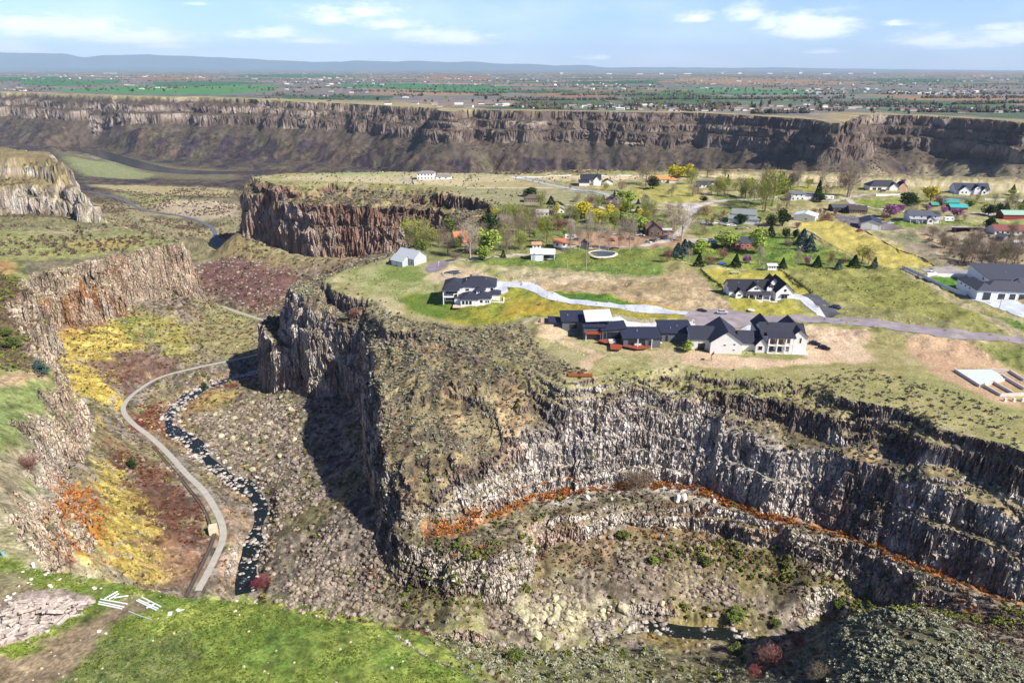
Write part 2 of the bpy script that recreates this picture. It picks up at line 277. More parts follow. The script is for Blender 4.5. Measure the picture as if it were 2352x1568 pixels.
F0P = [(2352, 1000, 0), (1600, 800, 0), (1000, 650, 0), (800, 650, -1), (1000, 460, 0), (1500, 600, 0), (2000, 500, 0), (900, 395, -1), (1900, 403, -1), (2352, 415, -1), (600, 405, -2), (911, 730, -1), (1262, 850, -1), (3000, 900, 0)]
F3 = Field(F3P); F2 = Field(F2P); F1 = Field(F1P); G1 = Field(G1P); F0 = Field(F0P)
box_n = (-470, 470, 20, 1000, 1.6)
S0 = SD(curve(P0), -480, 700, 20, 800, 1.6); S1 = SD(curve(P1), -480, 700, 20, 800, 1.6); S2 = SD(curve(P2), -320, 420, 60, 700, 1.6)
SQ1 = SD(curve(Q1), -560, 160, 10, 900, 1.6); SQ2 = SD(Q2, -1000, -200, 450, 1000, 3); SQ3 = SD(Q3, -1400, -200, 500, 1200, 3)
SF = SD(FAR, -4200, 3600, 800, 6500, 12)
class Line:
    """distance and height along an open centre line, tabulated near it"""
    def __init__(s, pts, w):
        C = curve(W3(pts), step=3); s.C = C; s.w = w
        s.x0, s.x1, s.y0, s.y1 = C[:, 0].min()-w, C[:, 0].max()+w, C[:, 1].min()-w, C[:, 1].max()+w
    def __call__(s, x, y):
        d = np.full(x.shape, 1e3); z = np.zeros(x.shape)
        m = (x > s.x0) & (x < s.x1) & (y > s.y0) & (y < s.y1); idx = np.nonzero(m)[0]
        if len(idx) == 0: return d, z
        xx, yy = x[idx], y[idx]; dd = np.full(xx.shape, 1e9); zz = np.zeros(xx.shape); C = s.C
        for i in range(len(C)-1):
            ax, ay, az = C[i]; bx, by, bz = C[i+1]; dx, dy = bx-ax, by-ay; L = dx*dx+dy*dy+1e-9
            t = np.clip(((xx-ax)*dx+(yy-ay)*dy)/L, 0, 1); q = (xx-ax-t*dx)**2+(yy-ay-t*dy)**2
            k = q < dd; dd = np.where(k, q, dd); zz = np.where(k, az+t*(bz-az), zz)
        d[idx] = np.sqrt(dd); z[idx] = zz; return d, z
LR = Line(ROAD, 14); LC = Line(CREEK, 14); LC2 = Line(CREEK2, 12)
CONN = [(566, 1360, -59.5)]+[unproj(*q) for q in ((-84, 166, -59.7), (-66, 152, -59.8), (-30, 146, -59.9), (8, 150, -60), (22, 158, -60))]+[(1380, 1440, -60)]
LC3 = Line(CONN, 10)
ROAD2 = [(520, 585, -80), (497, 552, -83), (492, 530, -84), (478, 518, -86), (440, 503, -91), (400, 494, -95), (345, 486, -99), (318, 478, -101), (290, 463, -104), (250, 450, -106), (205, 441, -108), (160, 436, -108)]
RIVER = [(180, 338, -151), (225, 350, -151), (262, 362, -151), (300, 372, -151), (345, 384, -151), (400, 392, -151), (480, 396, -151), (600, 396, -151)]
LR2 = Line(ROAD2, 25); LRV = Line(RIVER, 160)
def columns(x, y, k=1.0):
    """relief of vertical basalt columns and buttresses: how far the face stands out (m)"""
    f1, f2, c = worley(x, y, 2.3*k, 3)
    g1, g2, e = worley(x, y, 7.5*k, 31)
    h1, h2, q = worley(x+fbm(x, y, 4, 1, 5), y, 1.25*k, 61)
    return (c-.5)*1.5*k+(e-.5)*3.0*k-(1-sstep(0, .2, f2-f1))*.5*k+(q-.5)*.5*k
def prof(t, s):
    """cliff section from foot (0) to rim (1): from two to five risers between ledges, chosen by s"""
    two = .62*sstep(.0, .30, t)+.38*sstep(.52, .84, t)
    five = .20*sstep(0, .12, t)+.24*sstep(.22, .34, t)+.17*sstep(.42, .52, t)+.22*sstep(.60, .73, t)+.17*sstep(.86, .98, t)
    return mixf(two, five, np.clip(s*1.6, 0, 1))
def height(x, y, detail=True):
    """returns z and a dict of masks"""
    r = np.hypot(x, y)
    near = r < 1100
    big = fbm(x, y, 34, 2, 1)*4.5+fbm(x, y, 12, 2, 8)*1.8 if detail else np.zeros(x.shape)
    col = columns(x, y) if detail else np.zeros(x.shape)
    st = np.clip(.5+fbm(x, y, 26, 2, 77)*.9, 0, 1)
    W1 = 7.5; thin = sstep(150, 600, r)
    f3 = F3(x, y); f2 = F2(x, y); f1 = F1(x, y); f0 = F0(x, y); g1 = G1(x, y)
    d1 = S1(x, y); d0 = S0(x, y); d2 = S2(x, y); q1 = SQ1(x, y); q2 = SQ2(x, y); q3 = SQ3(x, y)
    if detail:
        rough = fbm(x, y, 9, 3, 21)
        tal = fbm(x, y, 5.5, 3, 41)
        f3 = f3+np.where(near, tal*.55, tal*.9)+fbm(x, y, 22, 2, 43)*1.1*np.clip(-f3/40-.3, 0, 1)
        f2 = f2+tal*.8; ol = fbm(x, y, 26, 3, 14)+.25*fbm(x, y, 5, 2, 15); on_ = sstep(3, 7, -f1)*near
        f1 = f1+rough*1.0+tal*.4+on_*(1.5*sstep(.02, .07, ol)+1.3*sstep(.30, .35, ol)+.9*sstep(-.26, -.22, ol)-1.9)
        g1 = g1+rough*.18*(1+3*sstep(4, 9, -g1)); f0 = f0+rough*.05
    if detail:
        ap = fbm(x, y, 16, 2, 23)
        f3 = f3+(3.2+2.6*ap)*np.exp(np.minimum(0, d2)/7)*np.exp(-np.maximum(0, d2)/7)*near+(5+4*ap)*np.exp(-np.abs(q1)/8)*(x < -100)*near
        g1 = g1-(1.6+1.5*ap)*np.exp(-np.abs(q1)/4.5)*(q1 > -6)*(.2+.8*sstep(150, 215, r)); f1 = f1-(1.2+1.3*ap)*np.exp(-np.abs(d1)/3.5)
    t2 = np.clip((d2+big*.35+col*.55)/4.2+.5, 0, 1)
    s2 = prof(t2, st*.6); z = mixf(f3, np.maximum(f2, f3), s2)
    t1 = np.clip((d1+big*.30*sstep(0, 5, r/60)+col*.75)/W1+.5, 0, 1)
    s1 = prof(t1, st); h1 = z; z = mixf(z, np.maximum(f1, z), s1)
    w0 = 2.2+9*sstep(.15, .6, fbm(x, y, 48, 2, 18)+.35*fbm(x, y, 14, 2, 19)) if detail else 3.0
    t0 = np.clip((d0+big*.9+col*.5)/w0+.5, 0, 1); s0 = prof(t0, st); h0 = z
    z = mixf(z, np.maximum(f0, z), s0)
    calm = .22+.78*sstep(150, 215, r); tq = np.clip((q1+(big*.9+col*1.5)*calm)/(3+7*calm)+.5, 0, 1); sq = prof(tq, st); hq = z; z = mixf(z, np.maximum(g1, z), sq)
    zz2 = -18+fbm(x, y, 40, 2, 4)*2; t = np.clip((q2+big*1.3+col*1.2)/16+.5, 0, 1); k2 = prof(t, st); z = mixf(z, np.maximum(zz2, z), k2)
    zz3 = 3+fbm(x, y, 60, 2, 4)*1.5; t = np.clip((q3+big*1.3+col*1.2)/16+.5, 0, 1); k3 = prof(t, st*.5); z = mixf(z, np.maximum(zz3, z), k3)
    # the big canyon's far wall
    fz = z; df = SF(x, y)
    m = df > -420
    z = z.copy(); cf = np.zeros(x.shape); tfz = np.zeros(x.shape); dfw = df.copy()
    if m.any():
        xx, yy, dd = x[m], y[m], df[m]
        w = fbm(xx, yy, 170, 3, 91)*16+fbm(xx, yy, 45, 3, 92)*9
        c2 = (worley(xx, yy, 26, 93)[2]-.5)*12+(worley(xx, yy, 11, 94)[2]-.5)*6 if detail else 0
        xl = sstep(-500, -1100, xx); xr = sstep(650, 900, xx)
        top = 0+12*sstep(-100, -1200, xx)
        a = -(dd+w*.9); b = -(dd+w*1.1+c2)
        H1 = -20*sstep(0, 9, b)*(1-.5*xl)-5*np.clip(a/30, 0, 1)-14*xl*np.clip(a/34, 0, 1)
        e1 = mixf(15., 24., xl)+w*.3
        H2 = -16*sstep(0, 9, b-e1)-5*np.clip((a-e1)/25, 0, 1)
        e2 = e1+mixf(15., 26., xl)+np.clip(w, -8, 20)*.5
        H3 = -mixf(24., 30., xl)*sstep(0, 12, b-e2)
        H4 = -np.clip((a-e2-8)*mixf(.62, .5, xl), 0, 200)
        gul = fbm(xx/1.0, yy, 60, 3, 96)*4*np.clip((a-e2)/60, 0, 1)
        wall = top+H1+H2+H3+H4+gul
        zc = np.maximum(wall, fz[m]); plain = top+fbm(xx, yy, 700, 2, 97)*2*sstep(50, 500, dd)-sstep(7000, 60000, yy)*0
        v = np.where(a < 0, plain, zc); z[m] = v
        cf[m] = np.clip(np.exp(-((b-4)/9)**2)+np.exp(-((b-e1-4)/8)**2)+1.3*np.exp(-((b-e2-6)/9)**2), 0, 1)*(a > -2)
        tfz[m] = np.clip((a-e2-8)/20, 0, 1)*(wall > fz[m]-1.5); dfw[m] = -a
    # cut beds for road, creek and river
    def carve(z, L, w0, w1, dz):
        d, zz = L(x, y); t = 1-sstep(w0, w1, d); return mixf(z, zz+dz, t), d
    dr = dc = drv = np.full(x.shape, 1e3)
    z, dc = carve(z, LC, 3.2, 8, -.5); z, dc2 = carve(z, LC2, 2.6, 6, -.5); z, dc3 = carve(z, LC3, 3, 8, -.5)
    z, dr = carve(z, LR, 2.6, 6.5, -.06)
    z, dr2 = carve(z, LR2, 3.0, 16, 0); z, drv = carve(z, LRV, 40, 120, -1.5)
    return z, dict(s2=s2, s1=s1, s0=s0, sq=sq, k2=k2, k3=k3, df=dfw, cf=cf, tfz=tfz, dc=np.minimum(np.minimum(dc, dc2), dc3), dr=dr, dr2=dr2, drv=drv, d1=d1, d0=d0, d2=d2, q1=q1, f1=f1, f3=f3, t1=t1, t2=t2, t0=t0, tq=tq)
def hz(x, y):
    x = np.atleast_1d(np.asarray(x, float)); y = np.atleast_1d(np.asarray(y, float))
    return height(x, y)[0]
# march rays onto a low-detail surface
_tr = np.exp(np.linspace(math.log(40), math.log(5000), 900))
def ground(px, py):
    px = np.atleast_1d(np.asarray(px, float)); py = np.atleast_1d(np.asarray(py, float))
    a, b, c = ray(px, py)
    res = np.zeros((len(px), 3))
    for i in range(len(px)):
        t = _tr/math.hypot(a[i], b[i]); X = a[i]*t; Y = b[i]*t; Z = CAMZ+c[i]*t
        h = height(X, Y, False)[0]; k = np.nonzero(Z <= h)[0]
        j = k[0] if len(k) else len(t)-1; j = max(j, 1)
        d0 = Z[j-1]-h[j-1]; d1 = Z[j]-h[j]; f = d0/(d0-d1+1e-9) if d0 > 0 else 0
        res[i] = (X[j-1]+f*(X[j]-X[j-1]), Y[j-1]+f*(Y[j]-Y[j-1]), h[j-1]+f*(h[j]-h[j-1]))
    return res
# ------------------------------------------------------------------ adaptive terrain sheet
NC, NR = 1560, 1800
def build_rows():
    ncc = 160; us = np.linspace(-1.22, 1.22, ncc); rs = np.exp(np.linspace(math.log(38), math.log(44000), 4200))
    th = np.arctan(us); R, T = np.meshgrid(rs, th)
    X = R*np.sin(T); Y = R*np.cos(T)
    Z = chunked(lambda a, b: height(a, b, False)[0], X, Y, 300000); Z = np.concatenate(Z).reshape(ncc, -1)
    dr = np.diff(R, axis=1); dz = np.diff(Z, axis=1); rm = (R[:, 1:]+R[:, :-1])/2
    dist = np.hypot(rm, CAMZ-Z[:, 1:]); sd = np.clip((CAMZ-Z[:, 1:])/dist, .02, 1)
    w = np.sqrt((dr*sd)**2+(dz*.95)**2+(dr*.06)**2)/dist
    w = w*np.where(rm > 3600, .75, 1)*np.where((rm > 700) & (rm < 1300), .45, 1)
    # spread the weight a few metres either way, since the rock relief moves the faces about
    cw_ = np.concatenate([np.zeros((ncc, 1)), np.cumsum(w, axis=1)], axis=1); hw = np.clip(rs*.012, 3.2, 30)
    hi_ = np.clip(np.searchsorted(rs, rs+hw)+1, 0, len(rs)-1); lo_ = np.clip(np.searchsorted(rs, rs-hw)-2, 0, len(rs)-1)
    wsm = (cw_[:, hi_]-cw_[:, lo_])/(rs[hi_]-rs[lo_])*np.gradient(rs); w = .25*w+.75*wsm[:, 1:]
    # smooth weights across azimuth
    k = np.array([1, 4, 6, 4, 1.])/16; wp = np.pad(w, ((2, 2), (0, 0)), 'edge'); w = sum(k[i]*wp[i:i+ncc] for i in range(5))
    cum = np.concatenate([np.zeros((ncc, 1)), np.cumsum(w, axis=1)], axis=1)
    tgt = np.linspace(0, 1, NR); rows = np.zeros((ncc, NR))
    for i in range(ncc): rows[i] = np.interp(tgt*cum[i, -1], cum[i], np.log(rs))
    return us, rows
us_c, rows_c = build_rows()
uu = np.linspace(-1.22, 1.22, NC)
RR = np.zeros((NC, NR))
ii = np.clip(np.searchsorted(us_c, uu)-1, 0, len(us_c)-2); ft = (uu-us_c[ii])/(us_c[ii+1]-us_c[ii]); ft = ft*ft*(3-2*ft)
RR = np.exp(rows_c[ii]*(1-ft[:, None])+rows_c[ii+1]*ft[:, None])
TH = np.arctan(uu)[:, None]
VX = (RR*np.sin(TH)).ravel(); VY = (RR*np.cos(TH)).ravel()
_zs = []; _ms = []
for i in range(0, len(VX), 300000):
    z_, m_ = height(VX[i:i+300000], VY[i:i+300000]); _zs.append(z_); _ms.append(m_)
VZ = np.concatenate(_zs); MK = {k: np.concatenate([m[k] for m in _ms]) for k in _ms[0]}; del _zs, _ms
Z2 = VZ.reshape(NC, NR); X2 = VX.reshape(NC, NR); Y2 = VY.reshape(NC, NR)
# slope from finite differences
def slope():
    ax = np.gradient(X2, axis=0); ay = np.gradient(Y2, axis=0); az = np.gradient(Z2, axis=0)
    bx = np.gradient(X2, axis=1); by = np.gradient(Y2, axis=1); bz = np.gradient(Z2, axis=1)
    nx = ay*bz-az*by; ny = az*bx-ax*bz; nz = ax*by-ay*bx; l = np.sqrt(nx*nx+ny*ny+nz*nz)+1e-9
    return np.abs(nz)/l, nx/l*np.sign(nz), ny/l*np.sign(nz)
NZ, NXs, NYs = slope()
CW = sstep(.60, .34, NZ.ravel())      # 1 on cliffs
RAD = RR.ravel()
# rock relief in three dimensions on the steep parts
sc = np.clip(RAD/300, .7, 6)
n1 = vn3(VX/(2.2*sc), VY/(2.2*sc), VZ/(1.5*sc), 5)*.9*sc+vn3(VX/(.9*sc), VY/(.9*sc), VZ/(.6*sc), 6)*.45*sc
band = vn3(VX/60, VY/60, VZ/2.6, 8)*1.2+vn3(VX/25, VY/25, VZ/(1.1*sc), 9)*.7
cx_ = VX+vn3(VX/3, VY/3, VZ/3, 51)*.8; cz_ = VZ+vn3(VX/5, VY/5, VZ/40, 52)*.9; bs = 1.7*sc
blk = (_h(np.floor((cx_+VY*.35)/bs), np.floor((VY-cx_*.35)/bs)*31+np.floor(cz_/(2.1*sc)), 53)-.5)*2.6*sc+(_h(np.floor((cx_-VY*.2)/(bs*.45)), np.floor((VY+cx_*.2)/(bs*.45))*57+np.floor((cz_+.7)/(.95*sc)), 54)-.5)*1.2*sc
n1 = n1*.8+blk*(RAD < 900)
hx = NXs.ravel(); hy = NYs.ravel(); hl = np.hypot(hx, hy)+1e-6
push = (n1+band*sc)*CW*.62
VXd = VX+hx/hl*push; VYd = VY+hy/hl*push
# ------------------------------------------------------------------ ground colours (linear albedo), by kind of ground
def C(h):
    h = h.lstrip('#'); v = np.array([int(h[i:i+2], 16) for i in (0, 2, 4)])/255.
    return np.where(v <= .04045, v/12.92, ((v+.055)/1.055)**2.4)
X, Y, Z, R_ = VX, VY, VZ, RAD
na = fbm(X, Y, 60, 3, 201); nb = fbm(X, Y, 14, 3, 202); nc = fbm(X, Y, 3.5, 3, 203); nd = fbm(X, Y, 1.1, 2, 204)
def two(a, b, t): return C(a)[None, :]*(1-t[:, None])+C(b)[None, :]*t[:, None]
def over(col, new, t): return col*(1-t[:, None])+new*t[:, None]
t01 = lambda v, a=-.5, b=.5: np.clip((v-a)/(b-a), 0, 1)
# canyon floor and talus
col = two('#6f665a', '#94897a', t01(nc+nd*.6)); col = over(col, two('#7c7350', '#8f8a60', t01(nd)), t01(nb+na*.6, .05, .5)*.75)
# benches
bench = two('#75694f', '#968865', t01(nb+nc*.8)); bench = over(bench, two('#a98a68', '#b49a72', t01(nc)), t01(fbm(X, Y, 11, 2, 210), .35, .6)*.7)
bench = over(bench, two('#5a5048', '#6b5f54', t01(nd)), t01(fbm(X, Y, 7, 3, 211), .12, .45)*.75)
sb = np.clip(MK['s1']*1.0, 0, 1); col = over(col, bench, sb)
col = over(col, two('#6d6450', '#8c8266', t01(nc)), MK['s2']*(1-MK['s1'])*.8)
# plateau
pl = two('#98905f', '#aca476', t01(nb+nc*.5)); pl = over(pl, two('#7d8148', '#8f9355', t01(nc)), t01(na+nb*.5, .0, .5)*.6)
pl = over(pl, two('#b7a883', '#c7b994', t01(nc)), t01(fbm(X, Y, 18, 3, 212), .3, .55)*.6)
col = over(col, pl, MK['s0']); col = over(col, two('#6c7546', '#8d9157', t01(nc+nb*.6)), MK['sq'])
hi = np.clip(MK['k2']+MK['k3'], 0, 1); col = over(col, two('#7d7254', '#97895f', t01(nc+nb)), hi)
# far side of the valley floor
vf = sstep(560, 700, R_)*(MK['s1'] < .5)*(1-hi); col = over(col, two('#8b8460', '#a39a70', t01(na+nb)), vf*.9)
col = over(col, two('#5f5848', '#756b54', t01(nc)), vf*t01(fbm(X, Y, 40, 4, 214), -.1, .25)*.85); col = over(col, two('#a09468', '#b0a27c', t01(nc)), vf*t01(fbm(X, Y, 55, 4, 215), .1, .4)*.6)
# far wall talus
ft = MK['tfz']*(MK['df'] < 0)
tal = two('#51463f', '#625547', t01(fbm(X, Y, 18, 3, 221))); tal = over(tal, two('#3a3138', '#473d45', t01(nb)), t01(fbm(X/.55, Y/3.0, 60, 3, 222), -.06, .14)*.95)
tal = over(tal, two('#5d5a44', '#6d6850', t01(nb)), t01(fbm(X, Y, 30, 4, 223), .2, .5)*.6)
tal = tal*(.84+.4*fbm(X, Y, 7, 2, 226)+.2*fbm(X, Y, 16, 3, 228))[:, None]
bf = (MK['df'] < 2)*(MK['df'] > -95)*(R_ > 1150)
tal = over(tal, two('#4a433b', '#62574a', t01(fbm(X, Y, 9, 3, 227))), bf*.85)
col = over(col, tal, np.clip((MK['df'] < 0)*1.0*sstep(3, -3, MK['df']), 0, 1)*(Z < 5)*sstep(1150, 1500, Y+np.abs(X)*.3))
POLY = []
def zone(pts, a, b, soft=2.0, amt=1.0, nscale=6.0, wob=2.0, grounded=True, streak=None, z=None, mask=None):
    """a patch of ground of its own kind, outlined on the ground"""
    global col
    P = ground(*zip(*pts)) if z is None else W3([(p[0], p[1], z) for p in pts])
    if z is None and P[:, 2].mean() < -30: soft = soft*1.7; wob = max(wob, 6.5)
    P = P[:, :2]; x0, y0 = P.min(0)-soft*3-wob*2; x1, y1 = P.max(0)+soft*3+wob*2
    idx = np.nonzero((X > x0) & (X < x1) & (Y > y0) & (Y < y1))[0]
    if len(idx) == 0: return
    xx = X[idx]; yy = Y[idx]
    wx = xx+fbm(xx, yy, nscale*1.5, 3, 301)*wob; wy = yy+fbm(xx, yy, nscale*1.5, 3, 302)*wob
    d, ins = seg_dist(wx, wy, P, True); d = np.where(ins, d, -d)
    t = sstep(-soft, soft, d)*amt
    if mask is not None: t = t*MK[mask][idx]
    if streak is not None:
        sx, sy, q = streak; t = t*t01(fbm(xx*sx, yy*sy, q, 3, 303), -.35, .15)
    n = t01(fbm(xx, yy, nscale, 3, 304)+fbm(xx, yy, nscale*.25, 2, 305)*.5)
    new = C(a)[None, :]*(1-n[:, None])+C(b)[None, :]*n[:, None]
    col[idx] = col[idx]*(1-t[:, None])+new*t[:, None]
exec(compile('pass', 'z', 'exec'))
# plateau: fields, lawns, bare earth
zone([(620, 412), (760, 400), (1000, 402), (1300, 404), (1500, 402), (1700, 400), (1900, 404), (2100, 413), (2400, 422), (2400, 445), (2250, 436), (2000, 424), (1800, 414), (1560, 412), (1400, 416), (1300, 414), (1190, 410), (1180, 432), (960, 424), (800, 418)], '#c0b088', '#cabd97', 6, .9)
zone([(1300, 404), (1480, 403), (1700, 402), (1880, 404), (1990, 412), (1880, 415), (1700, 411), (1500, 411), (1320, 410)], '#dcc6a0', '#d6bf98', 3, .8)
zone([(800, 392), (1100, 396), (1300, 404), (1180, 412), (920, 412), (700, 408)], '#a9a47a', '#bdb48c', 8, .7)
zone([(700, 398), (780, 395), (900, 397), (880, 402), (760, 404)], '#8fa35c', '#9cab68', 5, .6)
zone([(1195, 416), (1420, 436), (1330, 432), (1200, 431), (1060, 428), (1090, 418)], '#b0a476', '#a89c70', 4, .9)
zone([(1000, 434), (1200, 432), (1400, 440), (1500, 452), (1400, 470), (1250, 470), (1140, 480), (1120, 462), (1050, 444)], '#8e8c66', '#a29c76', 6, .9)
zone([(1430, 440), (1500, 428), (1570, 424), (1600, 440), (1615, 462), (1560, 468), (1480, 466), (1440, 458)], '#9c9a52', '#aca45c', 3, .95)
zone([(1640, 448), (1760, 452), (1800, 470), (1680, 476), (1650, 468)], '#748440', '#84904a', 4, .9)
zone([(1560, 410), (1600, 408), (1740, 412), (1730, 424), (1600, 428)], '#7a7f4c', '#8c8a58', 4, .8)
zone([(1790, 428), (1900, 430), (1910, 450), (1800, 452)], '#8c9146', '#9d9a52', 4, .9)
zone([(1150, 470), (1500, 470), (1560, 500), (1530, 570), (1240, 575), (950, 600), (900, 570), (1000, 548), (1110, 520)], '#6f7a45', '#878a58', 6, .9)
zone([(1290, 540), (1390, 530), (1500, 535), (1590, 540), (1560, 565), (1400, 572), (1300, 570)], '#b39074', '#a8826a', 2, .9)
zone([(1580, 480), (1700, 470), (1800, 490), (1720, 520), (1600, 520)], '#7c8444', '#92945a', 3, .9)
zone([(1600, 500), (1680, 495), (1720, 530), (1620, 545), (1590, 530)], '#8a8f4c', '#7a8542', 3, .9)
zone([(1975, 458), (2090, 458), (2110, 466), (2060, 476), (1990, 474), (1968, 466)], '#7f963e', '#8ca048', 1.5, 1)
zone([(2030, 503), (2180, 505), (2230, 515), (2352, 508), (2352, 535), (2200, 535), (2100, 525), (2040, 515)], '#71913a', '#84983f', 3, .9)
zone([(2050, 440), (2352, 445), (2352, 500), (2100, 470)], '#84884e', '#9a9463', 4, .8)
zone([(2130, 515), (2352, 520), (2352, 612), (2160, 612), (2080, 570), (2050, 540)], '#8c7f68', '#a0917a', 5, .95)
zone([(1985, 535), (2100, 538), (2210, 590), (2230, 614), (2152, 612), (2080, 575)], '#8f8574', '#a09682', 3, .95, streak=(1, .3, 14))
zone([(2010, 540), (2110, 536), (2150, 560), (2060, 556)], '#5f7045', '#77805a', 4, .6)
zone([(2100, 536), (2120, 536), (2245, 594), (2225, 598)], '#c0a888', '#b89f7c', 2, .8)
zone([(1830, 508), (1880, 506), (1935, 516), (2040, 560), (2090, 582), (2152, 613), (2018, 615), (1950, 583), (1880, 548), (1840, 528)], '#b5a858', '#c0b162', 1.5, 1)
zone([(1600, 606), (1540, 600), (1535, 585), (1600, 560), (1700, 535), (1790, 533), (1850, 548), (1900, 570), (2010, 616), (1900, 618), (1780, 618), (1640, 612)], '#71883c', '#8a9a44', 2.5, 1)
zone([(1700, 545), (1780, 540), (1840, 560), (1880, 590), (1800, 600), (1700, 590)], '#5f8434', '#7c963e', 3, .8)
zone([(1280, 582), (1330, 574), (1440, 572), (1535, 571), (1536, 600), (1520, 632), (1508, 640), (1400, 634), (1290, 614), (1200, 612), (1080, 606), (1070, 596), (1180, 592)], '#67863a', '#7f9143', 2.5, 1)
zone([(1290, 586), (1380, 578), (1530, 574), (1535, 596), (1400, 606), (1290, 602)], '#8a8f46', '#767f3c', 3, .65)
zone([(1150, 612), (1500, 636), (1520, 650), (1350, 648), (1150, 634)], '#8f8a66', '#bcae8c', 3, .85, nscale=4)
zone([(800, 612), (880, 598), (960, 600), (1000, 618), (1020, 650), (1000, 672), (920, 690), (850, 668), (800, 640), (740, 640)], '#8d9357', '#a5a573', 4, .95, nscale=5)
zone([(880, 610), (950, 612), (985, 640), (930, 650), (880, 635)], '#6c8a38', '#7c953f', 4, .8)
zone([(985, 625), (1040, 610), (1110, 620), (1130, 636), (1080, 648), (1000, 648), (970, 640)], '#cbb796', '#bda888', 2, .95, nscale=3)
zone([(1060, 650), (1200, 640), (1330, 632), (1500, 640), (1560, 620), (1600, 628), (1640, 660), (1690, 700), (1690, 720), (1590, 720), (1560, 712), (1470, 694), (1300, 672), (1240, 664), (1150, 650)], '#a08c6a', '#bca583', 2.5, 1, nscale=5, streak=None)
zone([(1150, 640), (1330, 634), (1420, 640), (1280, 652)], '#d2c0a2', '#c4b08f', 2, .8, nscale=3)
zone([(1450, 655), (1620, 650), (1690, 705), (1600, 715), (1480, 680)], '#c7b491', '#a38d6c', 2, .7, nscale=3)
zone([(1280, 655), (1560, 645), (1600, 690), (1500, 680)], '#8a7a58', '#9c8a66', 3, .55, nscale=5)
zone([(912, 690), (940, 676), (1010, 668), (1100, 650), (1150, 652), (1240, 668), (1290, 690), (1400, 706), (1570, 728), (1570, 737), (1400, 730), (1250, 727), (1150, 740), (1080, 743), (1010, 732), (940, 712)], '#7d8a36', '#a1963e', 2, 1, nscale=7)
zone([(915, 690), (945, 676), (1010, 672), (1030, 700), (1060, 730), (1010, 730), (940, 710)], '#5d8330', '#6f8c34', 2, .85)
zone([(1170, 690), (1300, 694), (1480, 720), (1400, 727), (1230, 722), (1150, 728)], '#b0923e', '#9c8f3e', 3, .7, nscale=6)
zone([(1262, 668), (1310, 667), (1400, 678), (1470, 694), (1440, 706), (1370, 700), (1300, 688)], '#4e7a2c', '#5f8632', 1.5, 1)
zone([(1262, 668), (1240, 661), (1270, 664), (1300, 668), (1420, 682), (1560, 704), (1568, 720), (1480, 706), (1460, 694), (1380, 676)], '#a39c46', '#b79a4c', 1.5, .9)
zone([(1612, 618), (1785, 621), (1862, 672), (1848, 676), (1830, 700), (1875, 731), (1740, 732), (1690, 712), (1680, 690), (1660, 670), (1625, 640)], '#a09c48', '#b5aa52', 1.2, 1)
zone([(1596, 618), (1612, 616), (1690, 690), (1668, 690)], '#5d6e3c', '#75804a', 1.5, .8)
zone([(1790, 622), (1850, 615), (2062, 618), (2110, 640), (2260, 720), (2348, 768), (2348, 780), (2240, 776), (2080, 760), (1930, 742), (1920, 724), (1868, 680)], '#86864a', '#989658', 1.2, 1, nscale=12)
zone([(1860, 690), (1990, 700), (2150, 730), (2340, 775), (2100, 758), (1960, 742)], '#746f48', '#a39a70', 3, .6, nscale=5)
zone([(1900, 640), (2060, 640), (2180, 700), (2060, 700)], '#7d8042', '#8b8b4b', 8, .7, nscale=14)
zone([(2100, 640), (2190, 636), (2195, 648), (2200, 668), (2160, 664)], '#4f8a2e', '#5f9434', 1, 1)
zone([(2250, 718), (2352, 745), (2352, 765), (2300, 740)], '#5f8a34', '#7a9440', 1, .9)
zone([(2060, 618), (2075, 616), (2352, 770), (2352, 778), (2330, 772)], '#b9ab8d', '#a99b7b', 1, .9)
# bare earth about the cul-de-sac houses
zone([(1568, 815), (1590, 800), (1650, 812), (1700, 822), (1840, 825), (1850, 790), (1830, 750), (1990, 754), (2005, 775), (1985, 800), (2005, 825), (1960, 838), (1900, 832), (1820, 838), (1700, 846), (1620, 842), (1570, 835)], '#d2b99b', '#c5aa8b', 1.6, 1, nscale=4)
zone([(1990, 760), (2080, 770), (2090, 810), (2060, 870), (1900, 866), (1880, 845), (2000, 828)], '#8d8656', '#a59a68', 3, .8, nscale=4)
zone([(1940, 750), (2080, 762), (2200, 776), (2130, 772)], '#7f8448', '#8c8a54', 2, .8)
zone([(2085, 775), (2150, 770), (2230, 795), (2300, 830), (2352, 868), (2352, 948), (2280, 918), (2200, 885), (2120, 850), (2080, 810)], '#c8a988', '#bd9d7c', 2.5, 1, nscale=9, wob=3)
zone([(2250, 795), (2352, 800), (2352, 858), (2300, 835)], '#74803f', '#868a4c', 2, .95)
zone([(1430, 850), (1700, 862), (1800, 850), (1990, 850), (2100, 890), (2260, 930), (2352, 968), (2352, 1020), (2200, 980), (2050, 940), (1900, 905), (1700, 890), (1500, 870)], '#8f8c58', '#a29a68', 3, .9, nscale=5)
zone([(1240, 770), (1300, 745), (1330, 770), (1370, 800), (1380, 830), (1340, 850), (1300, 850), (1260, 820)], '#9a9568', '#afa57c', 2, .8, nscale=4)
zone([(1225, 770), (1250, 750), (1290, 745), (1310, 758), (1290, 775), (1320, 780), (1250, 785)], '#ccb594', '#bba382', 1.2, .9)
zone([(1340, 840), (1365, 806), (1380, 806), (1395, 812), (1372, 830), (1350, 856)], '#cdb394', '#c2a888', .8, 1)
zone([(1400, 808), (1480, 802), (1540, 800), (1572, 820), (1560, 832), (1480, 812)], '#c6b391', '#b5a27e', 1, .85, nscale=3)
zone([(1180, 730), (1260, 732), (1360, 722), (1570, 738), (1560, 746), (1400, 742), (1280, 745), (1200, 742)], '#9a9576', '#b9ae90', 1.5, .9, nscale=3)
